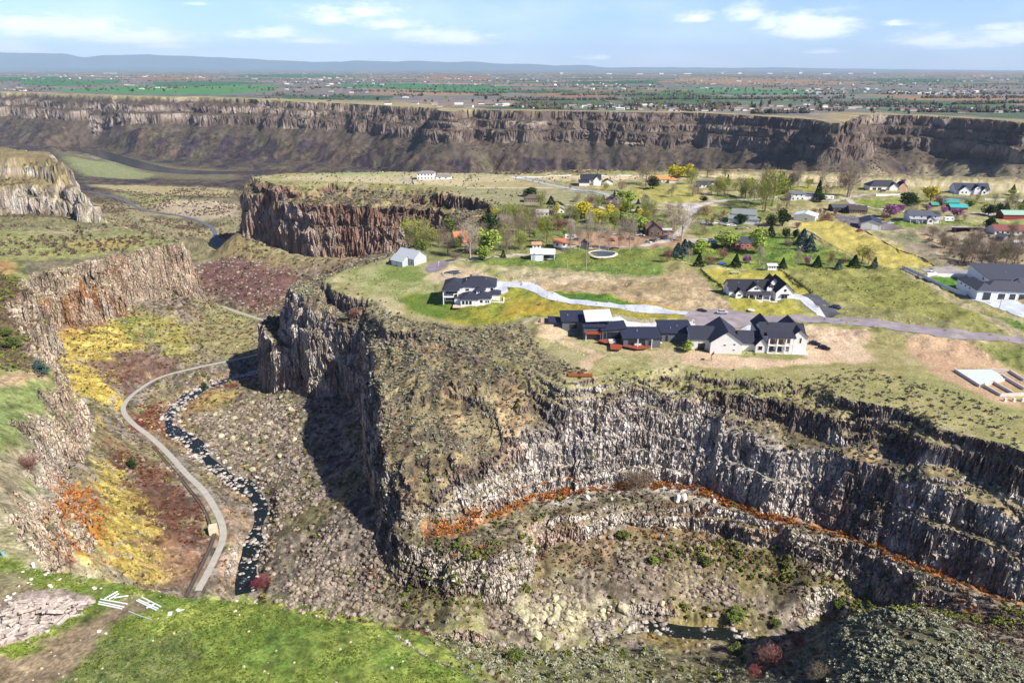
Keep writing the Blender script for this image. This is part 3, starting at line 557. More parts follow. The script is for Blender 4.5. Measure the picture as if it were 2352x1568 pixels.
zone([(880, 730), (1010, 742), (1150, 748), (1235, 738), (1230, 775), (1290, 830), (1345, 862), (1262, 868), (1100, 805), (960, 765)], '#7d7358', '#968a68', 2.5, .95, nscale=3)
zone([(1225, 770), (1240, 748), (1275, 742), (1295, 750), (1262, 765), (1240, 772), (1300, 788), (1372, 800), (1366, 808), (1290, 795)], '#cbb391', '#bfa985', .8, 1)
# our own land in front
zone([(-40, 1230), (90, 1270), (260, 1320), (560, 1372), (900, 1440), (1150, 1575), (900, 1640), (-40, 1640)], '#6f8a38', '#98a64c', 2, 1, nscale=7)
zone([(500, 1420), (800, 1440), (1000, 1520), (900, 1620), (500, 1620), (350, 1500)], '#587a2f', '#7d9140', 5, .6, nscale=2.6)
zone([(200, 1470), (420, 1450), (470, 1500), (420, 1568), (150, 1600), (60, 1600), (120, 1500)], '#7f7f58', '#5d7440', 3, .85, nscale=2.2)
zone([(-60, 1460), (80, 1470), (180, 1440), (300, 1370), (330, 1400), (240, 1450), (200, 1500), (120, 1560), (100, 1600), (-60, 1620)], '#a28c70', '#95826a', 2, .95, nscale=2.5)
zone([(-40, 1478), (60, 1478), (110, 1492), (60, 1512), (-40, 1520)], '#7e9b35', '#8aa33d', 1, 1)
zone([(-60, 1310), (40, 1320), (80, 1350), (40, 1400), (-60, 1440)], '#a08a70', '#8d8265', 2, .9)
zone([(-20, 870), (60, 850), (110, 866), (100, 885), (40, 895), (-20, 890)], '#c4a884', '#b99d78', 2, 1)
zone([(-40, 895), (50, 885), (125, 900), (110, 960), (70, 1000), (-40, 1050)], '#7c9150', '#8f9b5c', 3, .95, nscale=3)
zone([(-60, 1060), (60, 1010), (100, 1060), (70, 1150), (60, 1240), (-60, 1240)], '#8f8268', '#b0a088', 3, .8, nscale=3)
zone([(10, 1150), (70, 1180), (80, 1240), (140, 1290), (300, 1330), (200, 1330), (60, 1290), (-20, 1250)], '#9f9470', '#c0b294', 1.5, .8, nscale=2)
zone([(-60, 620), (40, 640), (60, 700), (100, 760), (120, 830), (80, 845), (-60, 830)], '#6f5a4c', '#857358', 3, .9, nscale=5)
zone([(-60, 650), (60, 660), (90, 740), (40, 750), (-60, 720)], '#70494a', '#7d5650', 4, .6, nscale=6)
zone([(-60, 520), (150, 545), (250, 540), (420, 555), (380, 566), (250, 585), (100, 600), (-60, 600)], '#8d9358', '#a09c62', 6, .9, nscale=9)
zone([(150, 560), (300, 545), (330, 560), (200, 580)], '#b09a5c', '#b8a060', 6, .7)
zone([(60, 600), (200, 590), (330, 570), (330, 578), (180, 610), (60, 640)], '#6f6156', '#857468', 4, .7)
zone([(-60, 600), (30, 598), (40, 625), (-60, 640)], '#bd9060', '#b08a5c', 4, .7)
zone([(-90, 1500), (-90, 1395), (0, 1384), (60, 1358), (140, 1350), (216, 1370), (205, 1395), (150, 1422), (90, 1455), (20, 1480)], '#b5a498', '#a39386', .6, 1, nscale=1.5, wob=.4)
# the yellow slope and its stripes
yel = ('#b09a48', '#d4bf66')
zone([(120, 790), (165, 765), (240, 738), (330, 724), (300, 760), (330, 800), (260, 820), (330, 860), (280, 850), (190, 830), (150, 850)], *yel, 2, .95, nscale=4)
zone([(150, 840), (200, 840), (280, 905), (292, 925), (275, 952), (220, 930), (165, 900)], *yel, 2, 1, nscale=3)
zone([(165, 935), (230, 960), (270, 990), (210, 975), (165, 960)], *yel, 2, .9)
zone([(170, 960), (260, 1010), (330, 1070), (300, 1080), (210, 1000)], '#7c6248', '#94775a', 2, .8)
zone([(225, 1060), (275, 1100), (340, 1150), (380, 1180), (360, 1200), (320, 1180), (370, 1240), (380, 1300), (330, 1340), (220, 1300), (170, 1260), (230, 1180)], *yel, 2.5, .9, nscale=3)
zone([(240, 1030), (330, 1060), (420, 1120), (460, 1190), (440, 1250), (380, 1210), (320, 1130), (270, 1080)], '#735040', '#5f4438', 3, .85, nscale=4)
zone([(280, 1120), (340, 1130), (440, 1220), (470, 1260), (420, 1290), (360, 1210)], '#6e4436', '#5c3a32', 3, .7, nscale=4)
zone([(330, 1250), (470, 1240), (440, 1350), (350, 1350)], '#8a6a54', '#9d7c62', 3, .8, nscale=3)
zone([(190, 835), (330, 800), (420, 840), (400, 855), (330, 880), (290, 905), (240, 875)], '#6b5148', '#7d6256', 3, .9, nscale=3)
zone([(330, 725), (400, 720), (470, 780), (440, 830), (380, 810), (330, 770)], '#93904c', '#a39a52', 4, .9, nscale=6)
zone([(440, 720), (560, 725), (600, 770), (590, 815), (470, 830), (450, 780)], '#868258', '#9a9264', 4, .9, nscale=5)
zone([(440, 690), (520, 700), (620, 730), (560, 745), (470, 725)], '#8c8b5c', '#a09a6c', 4, .8)
zone([(270, 730), (330, 735), (310, 790), (290, 780)], '#4f7a34', '#5c8438', 2, .8)
zone([(240, 745), (330, 728), (350, 722), (330, 735), (250, 755), (235, 765)], '#5f8a30', '#748f38', 1.5, .7)
# red scree under the far butte
zone([(440, 605), (520, 580), (640, 610), (690, 625), (700, 650), (640, 700), (600, 715), (470, 680)], '#6b4a4a', '#7a5752', 6, .9, nscale=5)
zone([(480, 570), (550, 545), (620, 575), (700, 612), (640, 612), (560, 590), (500, 590)], '#8c7f58', '#9c8c60', 5, .8, nscale=6)
zone([(700, 605), (860, 580), (930, 575), (880, 600), (780, 625), (720, 640)], '#7c6a5a', '#8c7a66', 4, .7)
# beds beside the creek
zone([(300, 950), (340, 930), (420, 905), (520, 870), (590, 850), (600, 865), (500, 900), (440, 960), (400, 1040), (330, 1000)], '#a08060', '#8c6f58', 2.5, .85, nscale=3)
zone([(315, 945), (350, 925), (375, 960), (380, 1000), (330, 985)], '#6f2f2a', '#7d3b30', 2, .85)
zone([(490, 880), (530, 868), (540, 885), (480, 900)], '#6f2f2e', '#7a3a36', 2, .8)
zone([(440, 940), (470, 910), (540, 890), (560, 900), (480, 950)], '#b39a5c', '#bda462', 2, .6)
zone([(520, 1090), (600, 1130), (590, 1170), (560, 1130), (500, 1100)], '#b08a55', '#a8905a', 2, .7)
zone([(500, 1150), (570, 1180), (560, 1330), (500, 1350), (510, 1260)], '#a58a70', '#b59c84', 2, .8, nscale=2)
zone([(440, 960), (600, 900), (680, 930), (720, 1040), (600, 1120), (500, 1050)], '#857a66', '#9a8e78', 4, .8, nscale=2.5)
zone([(560, 930), (650, 880), (690, 930), (640, 945), (580, 960)], '#8c8a64', '#9a9770', 3, .7)
# below the ledges
zone([(1050, 1340), (1215, 1270), (1240, 1240), (1450, 1222), (1560, 1212), (1740, 1240), (1900, 1330), (2060, 1380), (1900, 1400), (1700, 1340), (1500, 1290), (1300, 1310), (1150, 1370)], '#66603c', '#837550', 3, .85, nscale=3)
zone([(1230, 1240), (1400, 1222), (1600, 1212), (1740, 1236), (1800, 1262), (1700, 1250), (1500, 1236), (1350, 1250)], '#a3663a', '#8f6a42', 2, .55, nscale=3)
zone([(1150, 1380), (1300, 1360), (1450, 1380), (1500, 1430), (1380, 1470), (1200, 1440)], '#9d977a', '#b3ab8c', 3, .8, nscale=2)
zone([(1350, 1290), (1560, 1320), (1700, 1340), (1720, 1390), (1500, 1400), (1380, 1340)], '#7d6d62', '#93826f', 3, .6, nscale=2)
zone([(1380, 1420), (1600, 1425), (1750, 1430), (1780, 1450), (1700, 1475), (1500, 1470)], '#8f7d4c', '#a3945c', 2, .7)
zone([(965, 1447), (1150, 1450), (1300, 1480), (1500, 1500), (1500, 1640), (1260, 1620), (1160, 1562), (1050, 1512)], '#7f8352', '#928f62', 3, .8, nscale=3)
zone([(1500, 1490), (1720, 1500), (1850, 1560), (1850, 1640), (1500, 1640)], '#7d7650', '#8c8660', 3, .8, nscale=3)
zone([(1850, 1450), (1960, 1410), (2060, 1395), (2180, 1430), (2400, 1550), (2400, 1700), (1850, 1700)], '#6c6c4e', '#7d7a58', 3, .9, nscale=2.5)
# valley towards the big canyon
zone([(120, 345), (260, 358), (420, 385), (540, 392), (545, 412), (400, 412), (250, 395), (150, 372)], '#6a6448', '#7c7556', 14, .8)
zone([(120, 340), (255, 355), (345, 378), (420, 390), (400, 398), (330, 390), (240, 370)], '#8c8478', '#b0a698', 5, .6, streak=(1, 1, 30))
zone([(150, 360), (260, 372), (360, 400), (330, 412), (200, 405), (160, 380)], '#80895a', '#8f9466', 12, .9)
zone([(200, 424), (330, 425), (470, 430), (545, 440), (540, 455), (420, 450), (280, 440)], '#b8ab7c', '#a89c70', 10, .8)
zone([(250, 440), (400, 450), (470, 470), (440, 480), (330, 470)], '#8a8e58', '#9a9862', 8, .8)
zone([(350, 470), (400, 458), (470, 462), (545, 470), (540, 500), (480, 505), (400, 492), (360, 485)], '#c3b296', '#b09f84', 5, .9)
zone([(-40, 500), (100, 500), (250, 515), (400, 545), (380, 550), (200, 520), (-40, 530)], '#8a8a5a', '#77704f', 6, .7)
zone([(2010, 380), (2120, 372), (2352, 385), (2352, 412), (2100, 408), (1990, 400)], '#8e8468', '#9d9376', 8, .8)
# orange seep vegetation along the foot of the big cliff
def band(t0, t1, lo, hi, x0, x1, a, b, key='d1', soft=1.5, amt=.9):
    global col
    u_ = X/np.maximum(Y, 1)
    m = (MK[key] > t0-4) & (MK[key] < t1+4) & (R_ < 420) & (u_ > x0) & (u_ < x1)
    i = np.nonzero(m)[0]; d = MK[key][i]+fbm(X[i], Y[i], 5, 2, 311)*1.6
    t = sstep(t0-soft, t0+soft, d)*sstep(t1+soft, t1-soft, d)*amt*(1-CW[i]*.6)*sstep(lo-1, lo, Z[i])*sstep(hi+1, hi, Z[i])
    n = t01(nd[i]); new = C(a)[None, :]*(1-n[:, None])+C(b)[None, :]*n[:, None]; col[i] = col[i]*(1-t[:, None])+new*t[:, None]
band(-6.5, 0, -44, -33, -.16, .95, '#9c6236', '#ad7a4c')

# cliffs: pale rock, varnish, dark upper courses
cr = t01(vn3(X/9, Y/9, Z/3.5, 231)*.6+vn3(X/2.6, Y/2.6, Z/4.0, 232)*.6, -.8, .8)
rock = two('#988b7e', '#ece2d4', cr); lw = sstep(-12, -4, MK['q1'])*(X < -60); rock = rock*(1-lw[:, None]*np.array([.10, .19, .30])); rock = over(rock, two('#a67f6c', '#b99079', t01(nc)), t01(vn3(X/17, Y/17, Z/7, 233), .25, .7)*.5)
rock = over(rock, two('#5e5048', '#6e5f57', t01(nc)), t01(vn3(X/6, Y/6, Z/12, 234)+.35*vn3(X/1.5, Y/1.5, Z/3, 235), .2, .6)*.7)
upper = two('#5c4f49', '#7d6e64', t01(vn3(X/3, Y/3, Z/2, 236), -.6, .6)); rock = over(rock, upper, ((MK['s1'] > .85)*(R_ < 1100)*(MK['d1'] > 7)).astype(float)*.85)
rock = over(rock, upper, (sstep(.72, .95, MK['t1'])*(MK['d1'] < 6)*(R_ < 1100))*t01(nb, -.4, .3)*.8)
bt_ = (R_ > 470)*(R_ < 1000)*(MK['d1'] > -14)*(Z > -75); rock = over(rock, two('#71503f', '#a07a68', t01(vn3(X/7, Y/7, Z/12, 241)+.5*vn3(X/2.5, Y/2.5, Z/6, 242), -.6, .6)), bt_*(.35+.5*t01(vn3(X/24, Y/24, Z/40, 243), -.4, .4)))
fr = two('#6d5d55', '#9a887b', t01(vn3(X/16, Y/16, Z/6, 237)+vn3(X/50, Y/50, Z/60, 238)*.8, -.7, .8)); fr = over(fr, two('#c9b6a2', '#cdbca9', t01(nb)), t01(vn3(X/70, Y/70, Z/14, 239)+sstep(-300, -1300, X)*.5, .3, .7)*.8)
fr = fr*.78; rock = over(rock, fr, (R_ > 1150).astype(float))
col = over(col, rock, np.clip(CW, 0, 1))
# sunlit white painted into the middle of the big cliff, stained feet, seep on the left cliffs
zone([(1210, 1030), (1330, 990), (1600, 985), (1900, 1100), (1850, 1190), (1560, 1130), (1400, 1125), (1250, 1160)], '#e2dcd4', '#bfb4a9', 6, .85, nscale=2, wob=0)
zone([(110, 730), (180, 700), (270, 680), (300, 720), (200, 760), (130, 785)], '#a8662a', '#7d4a20', 3, .85, nscale=4, streak=(1, .3, 5))
zone([(85, 720), (150, 690), (280, 650), (290, 670), (180, 720), (120, 760)], '#8c5a2c', '#7a6a58', 3, .6, nscale=3, streak=(1, .3, 4))
zone([(130, 1170), (165, 1120), (225, 1130), (235, 1210), (200, 1280), (140, 1270)], '#9a5a1e', '#b8772c', 2, .8, nscale=2)
zone([(120, 1000), (150, 1100), (140, 1240), (90, 1200), (90, 1040)], '#cfc6ba', '#b3a89c', 4, .6, nscale=2)

# the far plain: parcels
pm = (MK['df'] > 0) & (R_ > 1300)
ix = np.nonzero(pm)[0]; xx = X[ix]; yy = Y[ix]
ang = .12; px_ = xx*math.cos(ang)+yy*math.sin(ang); py_ = -xx*math.sin(ang)+yy*math.cos(ang)
gx = np.floor(px_/620+_h(np.floor(py_/410), np.floor(py_/410)*0, 5)*3); gy = np.floor(py_/410)
h1_ = _h(gx, gy, 71); h2_ = _h(gx, gy, 72); pal = np.array([C(c) for c in ('#736858', '#7f7062', '#46603f', '#365a3a', '#6b6a50', '#66605a', '#7c6c60', '#4f6248', '#857868', '#625f5c', '#3c5c3e', '#6a6a5e')])
pc = pal[(h1_*len(pal)).astype(int) % len(pal)]*(.85+.3*h2_)[:, None]
town = t01(fbm(xx, yy, 1500, 3, 73)+fbm(xx, yy, 180, 3, 74)*.6, -.05, .3)
pc = pc*(1-town[:, None]*.75)+two('#57565a', '#74706e', t01(fbm(xx, yy, 40, 3, 75)))*town[:, None]*.75
fx = np.abs(px_/620-np.round(px_/620))*620; edge = (fx < 8) | (np.abs(py_/410-np.round(py_/410))*410 < 6)
pc = np.where(edge[:, None], C('#6f6857')[None, :], pc)
pc = pc*1.22*(1+fbm(xx, yy, 25, 2, 76)*.18)[:, None]
rimz = sstep(90, 20, MK['df'][ix]+fbm(xx, yy, 90, 2, 77)*30); pc = pc*(1-rimz[:, None])+two('#a3946f', '#8d8262', t01(fbm(xx, yy, 30, 2, 78)))*rimz[:, None]
col[ix] = pc
# traced fields on the far plain
def field(pts, a, b, amt=.95):
    global col
    P = W3([(p[0], p[1], 8 if p[0] < 600 else 0) for p in pts])[:, :2]
    x0, y0 = P.min(0); x1, y1 = P.max(0)
    i = np.nonzero((X > x0) & (X < x1) & (Y > y0) & (Y < y1) & (R_ > 1300) & (MK['df'] > 0))[0]
    if len(i) == 0: return
    d, ins = seg_dist(X[i], Y[i], P, True); i = i[ins]
    n = t01(fbm(X[i], Y[i], 60, 2, 341)); new = C(a)[None, :]*(1-n[:, None])+C(b)[None, :]*n[:, None]; col[i] = col[i]*(1-amt)+new*amt
field([(0, 178), (160, 178), (150, 184), (0, 188)], '#3c7046', '#427548')
field([(60, 184), (280, 184), (270, 194), (130, 200), (40, 196)], '#3f7546', '#47804a')
field([(100, 207), (300, 199), (470, 197), (640, 203), (634, 214), (500, 220), (330, 219), (180, 214)], '#4a8548', '#568c4c')
field([(780, 197), (960, 194), (1170, 200), (1172, 211), (1000, 209), (790, 205)], '#417a4a', '#4a824c')
field([(350, 191), (520, 190), (640, 196), (500, 199), (360, 200)], '#3f7546', '#3d6a42')
field([(540, 172), (720, 172), (850, 180), (700, 182), (550, 178)], '#437848', '#41664a')
field([(300, 176), (480, 176), (470, 184), (320, 184)], '#8a6f55', '#7d664e')
field([(1000, 175), (1130, 177), (1120, 184), (950, 182)], '#8a6d58', '#84684f')
field([(1300, 186), (1480, 187), (1600, 192), (1350, 193)], '#2f5f40', '#386644')
field([(1570, 200), (1700, 203), (1880, 209), (1900, 218), (1740, 216), (1600, 209)], '#468250', '#4e8a54')
field([(1500, 215), (1620, 218), (1760, 228), (1600, 232), (1420, 222)], '#3b6440', '#47703e')
field([(1560, 180), (1850, 183), (2000, 192), (1700, 196), (1500, 190)], '#8a715c', '#937a62')
field([(1960, 180), (2200, 182), (2300, 188), (2080, 190)], '#3d6446', '#466a4a')
field([(2000, 218), (2352, 224), (2352, 232), (2100, 230)], '#8a6d52', '#957a5e')
field([(1170, 214), (1330, 215), (1440, 222), (1300, 224)], '#8f6f58', '#87694f')
field([(840, 212), (1080, 213), (1090, 219), (860, 218)], '#8f7058', '#957a60')
field([(2050, 168), (2352, 168), (2352, 173), (2100, 174)], '#7d6a5c', '#87705c')
field([(0, 216), (250, 222), (500, 226), (640, 232), (900, 236), (1000, 240), (990, 246), (800, 240), (450, 228), (200, 221)], '#8f865e', '#a39870', .8)

# fine mottling of the soil and a general darkening towards measured ground albedo
col = col*np.where(RAD < 1200, .80, .92)[:, None]*(1+(nd*.30+nc*.22+fbm(X, Y, 2.2, 2, 251)*.2)*(1-CW*.5)*(1-.72*np.clip(MK['s0'], 0, 1))*(RAD < 1000))[:, None]
gm = np.clip((col[:, 1]/(col[:, 0]+1e-6)-1.0)/.35, 0, 1); col = col*(1-gm[:, None]*np.array([.06, .14, .0]))
col = np.clip(col, .012, .9)
# ------------------------------------------------------------------ link the terrain as its kinds of ground
LINK = SC.collection.objects.link
def mat_ground(rock=False):
    m = bpy.data.materials.new('rock_face' if rock else 'ground'); m.use_nodes = True; nt = m.node_tree; N = nt.nodes; L = nt.links
    b = N['Principled BSDF']; b.inputs['Roughness'].default_value = .95; b.inputs['Specular IOR Level'].default_value = .15
    at = N.new('ShaderNodeAttribute'); at.attribute_name = 'Col'
    tc = N.new('ShaderNodeNewGeometry')
    mx = N.new('ShaderNodeMix'); mx.data_type = 'RGBA'; mx.blend_type = 'MULTIPLY'; mx.inputs[0].default_value = 1
    def noise(scale, det):
        n = N.new('ShaderNodeTexNoise'); n.inputs['Scale'].default_value = scale; n.inputs['Detail'].default_value = det; n.inputs['Roughness'].default_value = .65
        L.new(tc.outputs['Position'], n.inputs['Vector']); return n
    n1 = noise(1.4, 5); n2 = noise(.09, 4)
    r = N.new('ShaderNodeMapRange'); r.inputs['From Min'].default_value = .28; r.inputs['From Max'].default_value = .72; r.inputs['To Min'].default_value = .5; r.inputs['To Max'].default_value = 1.5
    L.new(n1.outputs[0], r.inputs[0])
    r2 = N.new('ShaderNodeMapRange'); r2.inputs['From Min'].default_value = .3; r2.inputs['From Max'].default_value = .7; r2.inputs['To Min'].default_value = .86; r2.inputs['To Max'].default_value = 1.14
    L.new(n2.outputs[0], r2.inputs[0]); mm = N.new('ShaderNodeMath'); mm.operation = 'MULTIPLY'; L.new(r.outputs[0], mm.inputs[0]); L.new(r2.outputs[0], mm.inputs[1])
    L.new(at.outputs['Color'], mx.inputs[6]); L.new(mm.outputs[0], mx.inputs[7]); L.new(mx.outputs[2], b.inputs['Base Color'])
    bp = N.new('ShaderNodeBump'); bp.inputs['Strength'].default_value = .55; bp.inputs['Distance'].default_value = .5
    L.new(n1.outputs[0], bp.inputs['Height']); L.new(bp.outputs[0], b.inputs['Normal'])
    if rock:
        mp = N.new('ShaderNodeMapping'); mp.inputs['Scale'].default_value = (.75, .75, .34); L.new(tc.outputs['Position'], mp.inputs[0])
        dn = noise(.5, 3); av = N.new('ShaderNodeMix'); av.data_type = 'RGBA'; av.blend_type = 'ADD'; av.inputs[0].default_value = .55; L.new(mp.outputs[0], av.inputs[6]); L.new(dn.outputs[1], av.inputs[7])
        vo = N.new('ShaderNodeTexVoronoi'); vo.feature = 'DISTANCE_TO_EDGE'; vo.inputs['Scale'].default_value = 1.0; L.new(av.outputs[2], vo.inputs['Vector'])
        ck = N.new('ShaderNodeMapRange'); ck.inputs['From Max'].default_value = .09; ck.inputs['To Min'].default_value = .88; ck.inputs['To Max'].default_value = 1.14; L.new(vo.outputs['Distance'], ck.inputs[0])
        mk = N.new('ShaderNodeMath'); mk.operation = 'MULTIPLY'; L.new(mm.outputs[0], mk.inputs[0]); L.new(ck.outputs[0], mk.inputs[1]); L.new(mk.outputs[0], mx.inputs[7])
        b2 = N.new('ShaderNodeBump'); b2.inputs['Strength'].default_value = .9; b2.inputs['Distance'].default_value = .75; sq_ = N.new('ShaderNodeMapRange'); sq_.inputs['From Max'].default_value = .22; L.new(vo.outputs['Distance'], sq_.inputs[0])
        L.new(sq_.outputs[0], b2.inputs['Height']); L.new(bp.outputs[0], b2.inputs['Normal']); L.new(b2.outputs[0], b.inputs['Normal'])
    return m
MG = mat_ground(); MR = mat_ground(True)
def build_terrain():
    V = np.stack([VXd, VYd, VZ], 1)
    a = np.arange(NC*NR).reshape(NC, NR)
    q = np.stack([a[:-1, :-1], a[1:, :-1], a[1:, 1:], a[:-1, 1:]], -1).reshape(-1, 4)
    cwv = CW.reshape(NC, NR); cf = (cwv[:-1, :-1]+cwv[1:, :-1]+cwv[1:, 1:]+cwv[:-1, 1:]).ravel()/4
    i0 = q[:, 0]; far = (MK['df'][i0] > 0) & (RAD[i0] > 1200); top = (MK['s0'][i0] > .5) | (MK['sq'][i0] > .5)
    cls = np.where(far, 3, np.where(cf > .5, 0, np.where(top, 1, 2)))
    for k, (name, lab) in enumerate((('cliffs', 0), ('plateau_ground', 0), ('canyon_ground', 0), ('far_plain', 0))):
        f = q[cls == k]; u, inv = np.unique(f, return_inverse=True)
        me = bpy.data.meshes.new(name); me.vertices.add(len(u)); me.vertices.foreach_set('co', V[u].astype(np.float32).ravel())
        me.loops.add(len(f)*4); me.loops.foreach_set('vertex_index', inv.astype(np.int32).ravel())
        me.polygons.add(len(f)); me.polygons.foreach_set('loop_start', np.arange(0, len(f)*4, 4, dtype=np.int32)); me.polygons.foreach_set('loop_total', np.full(len(f), 4, np.int32))
        me.update(calc_edges=True)
        ca = me.color_attributes.new('Col', 'FLOAT_COLOR', 'POINT'); cc = np.ones((len(u), 4), np.float32); cc[:, :3] = col[u]; ca.data.foreach_set('color', cc.ravel())
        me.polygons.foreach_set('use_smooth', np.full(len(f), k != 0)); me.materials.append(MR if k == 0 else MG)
        o = bpy.data.objects.new(name, me); LINK(o); o['kind'] = 'structure'
build_terrain()
# ------------------------------------------------------------------ helpers for things
import mathutils
PI = math.pi
_M = {}
def mat(hexc, rough=.8, var=.12, scale=1.5, metal=0, name=None, spec=.3):
    key = (hexc, rough, var, scale, metal)
    if key in _M: return _M[key]
    m = bpy.data.materials.new(name or 'paint_'+hexc.strip('#')); m.use_nodes = True; nt = m.node_tree; N = nt.nodes; L = nt.links
    b = N['Principled BSDF']; b.inputs['Roughness'].default_value = rough; b.inputs['Metallic'].default_value = metal; b.inputs['Specular IOR Level'].default_value = spec
    c = C(hexc); n = N.new('ShaderNodeTexNoise'); n.inputs['Scale'].default_value = scale; n.inputs['Detail'].default_value = 5
    g = N.new('ShaderNodeNewGeometry'); L.new(g.outputs['Position'], n.inputs['Vector'])
    r = N.new('ShaderNodeMapRange'); r.inputs['From Min'].default_value = .3; r.inputs['From Max'].default_value = .7; r.inputs['To Min'].default_value = 1-var; r.inputs['To Max'].default_value = 1+var
    L.new(n.outputs[0], r.inputs[0]); x = N.new('ShaderNodeMix'); x.data_type = 'RGBA'; x.blend_type = 'MULTIPLY'; x.inputs[0].default_value = 1
    x.inputs[6].default_value = (*c, 1); L.new(r.outputs[0], x.inputs[7]); L.new(x.outputs[2], b.inputs['Base Color'])
    if name == 'slabs':
        bt = N.new('ShaderNodeTexBrick'); bt.offset = 0; bt.inputs['Scale'].default_value = .24; bt.inputs['Mortar Size'].default_value = .012; bt.inputs['Color1'].default_value = (*c, 1); bt.inputs['Color2'].default_value = (*(c*.9), 1); bt.inputs['Mortar'].default_value = (*(c*.45), 1)
        bt.inputs['Brick Width'].default_value = 1; bt.inputs['Row Height'].default_value = 1; L.new(g.outputs['Position'], bt.inputs['Vector']); L.new(bt.outputs[0], x.inputs[6])
    _M[key] = m; return m
def leafmat(name, a, b_, rnd=.35, trans=True):
    m = bpy.data.materials.new(name); m.use_nodes = True; nt = m.node_tree; N = nt.nodes; L = nt.links
    b = N['Principled BSDF']; b.inputs['Roughness'].default_value = .85; b.inputs['Specular IOR Level'].default_value = .15
    g = N.new('ShaderNodeNewGeometry'); n = N.new('ShaderNodeTexNoise'); n.inputs['Scale'].default_value = .9; n.inputs['Detail'].default_value = 4; L.new(g.outputs['Position'], n.inputs['Vector'])
    oi = N.new('ShaderNodeObjectInfo'); ad = N.new('ShaderNodeMath'); ad.operation = 'MULTIPLY_ADD'; L.new(oi.outputs['Random'], ad.inputs[0]); ad.inputs[1].default_value = rnd; 
    r = N.new('ShaderNodeMapRange'); r.inputs['From Min'].default_value = .3; r.inputs['From Max'].default_value = .7; r.inputs['To Min'].default_value = -rnd/2; r.inputs['To Max'].default_value = 1-rnd/2; r.clamp = True
    L.new(n.outputs[0], r.inputs[0]); L.new(r.outputs[0], ad.inputs[2])
    x = N.new('ShaderNodeMix'); x.data_type = 'RGBA'; L.new(ad.outputs[0], x.inputs[0]); x.clamp_factor = True
    x.inputs[6].default_value = (*C(a), 1); x.inputs[7].default_value = (*C(b_), 1); L.new(x.outputs[2], b.inputs['Base Color'])
    return m
GLASS = mat('#20262e', .12, .1, 1, 0, 'window_glass', .6)
def water_mat(name, hexc, scale=1.2, foam=0):
    m = bpy.data.materials.new(name); m.use_nodes = True; nt = m.node_tree; N = nt.nodes; L = nt.links
    b = N['Principled BSDF']; b.inputs['Base Color'].default_value = (*C(hexc), 1); b.inputs['Roughness'].default_value = .2; b.inputs['Specular IOR Level'].default_value = .28 if foam else .5
    n = N.new('ShaderNodeTexNoise'); n.inputs['Scale'].default_value = scale; n.inputs['Detail'].default_value = 4; g = N.new('ShaderNodeNewGeometry'); L.new(g.outputs['Position'], n.inputs['Vector'])
    bp = N.new('ShaderNodeBump'); bp.inputs['Strength'].default_value = .35; bp.inputs['Distance'].default_value = .12
    if foam:
        n3 = N.new('ShaderNodeTexNoise'); n3.inputs['Scale'].default_value = .35; n3.inputs['Detail'].default_value = 9; n3.inputs['Roughness'].default_value = .72; L.new(g.outputs['Position'], n3.inputs['Vector']); rr = N.new('ShaderNodeMapRange'); rr.inputs['From Min'].default_value = foam; rr.inputs['From Max'].default_value = foam+.06; L.new(n3.outputs[0], rr.inputs[0])
        mx = N.new('ShaderNodeMix'); mx.data_type = 'RGBA'; L.new(rr.outputs[0], mx.inputs[0]); mx.inputs[6].default_value = (*C(hexc), 1); mx.inputs[7].default_value = (.62, .66, .68, 1); L.new(mx.outputs[2], b.inputs['Base Color']); r4 = N.new('ShaderNodeMapRange'); L.new(rr.outputs[0], r4.inputs[0]); r4.inputs['To Min'].default_value = .12; r4.inputs['To Max'].default_value = .8; L.new(r4.outputs[0], b.inputs['Roughness'])
    L.new(n.outputs[0], bp.inputs['Height']); L.new(bp.outputs[0], b.inputs['Normal'])
    return m
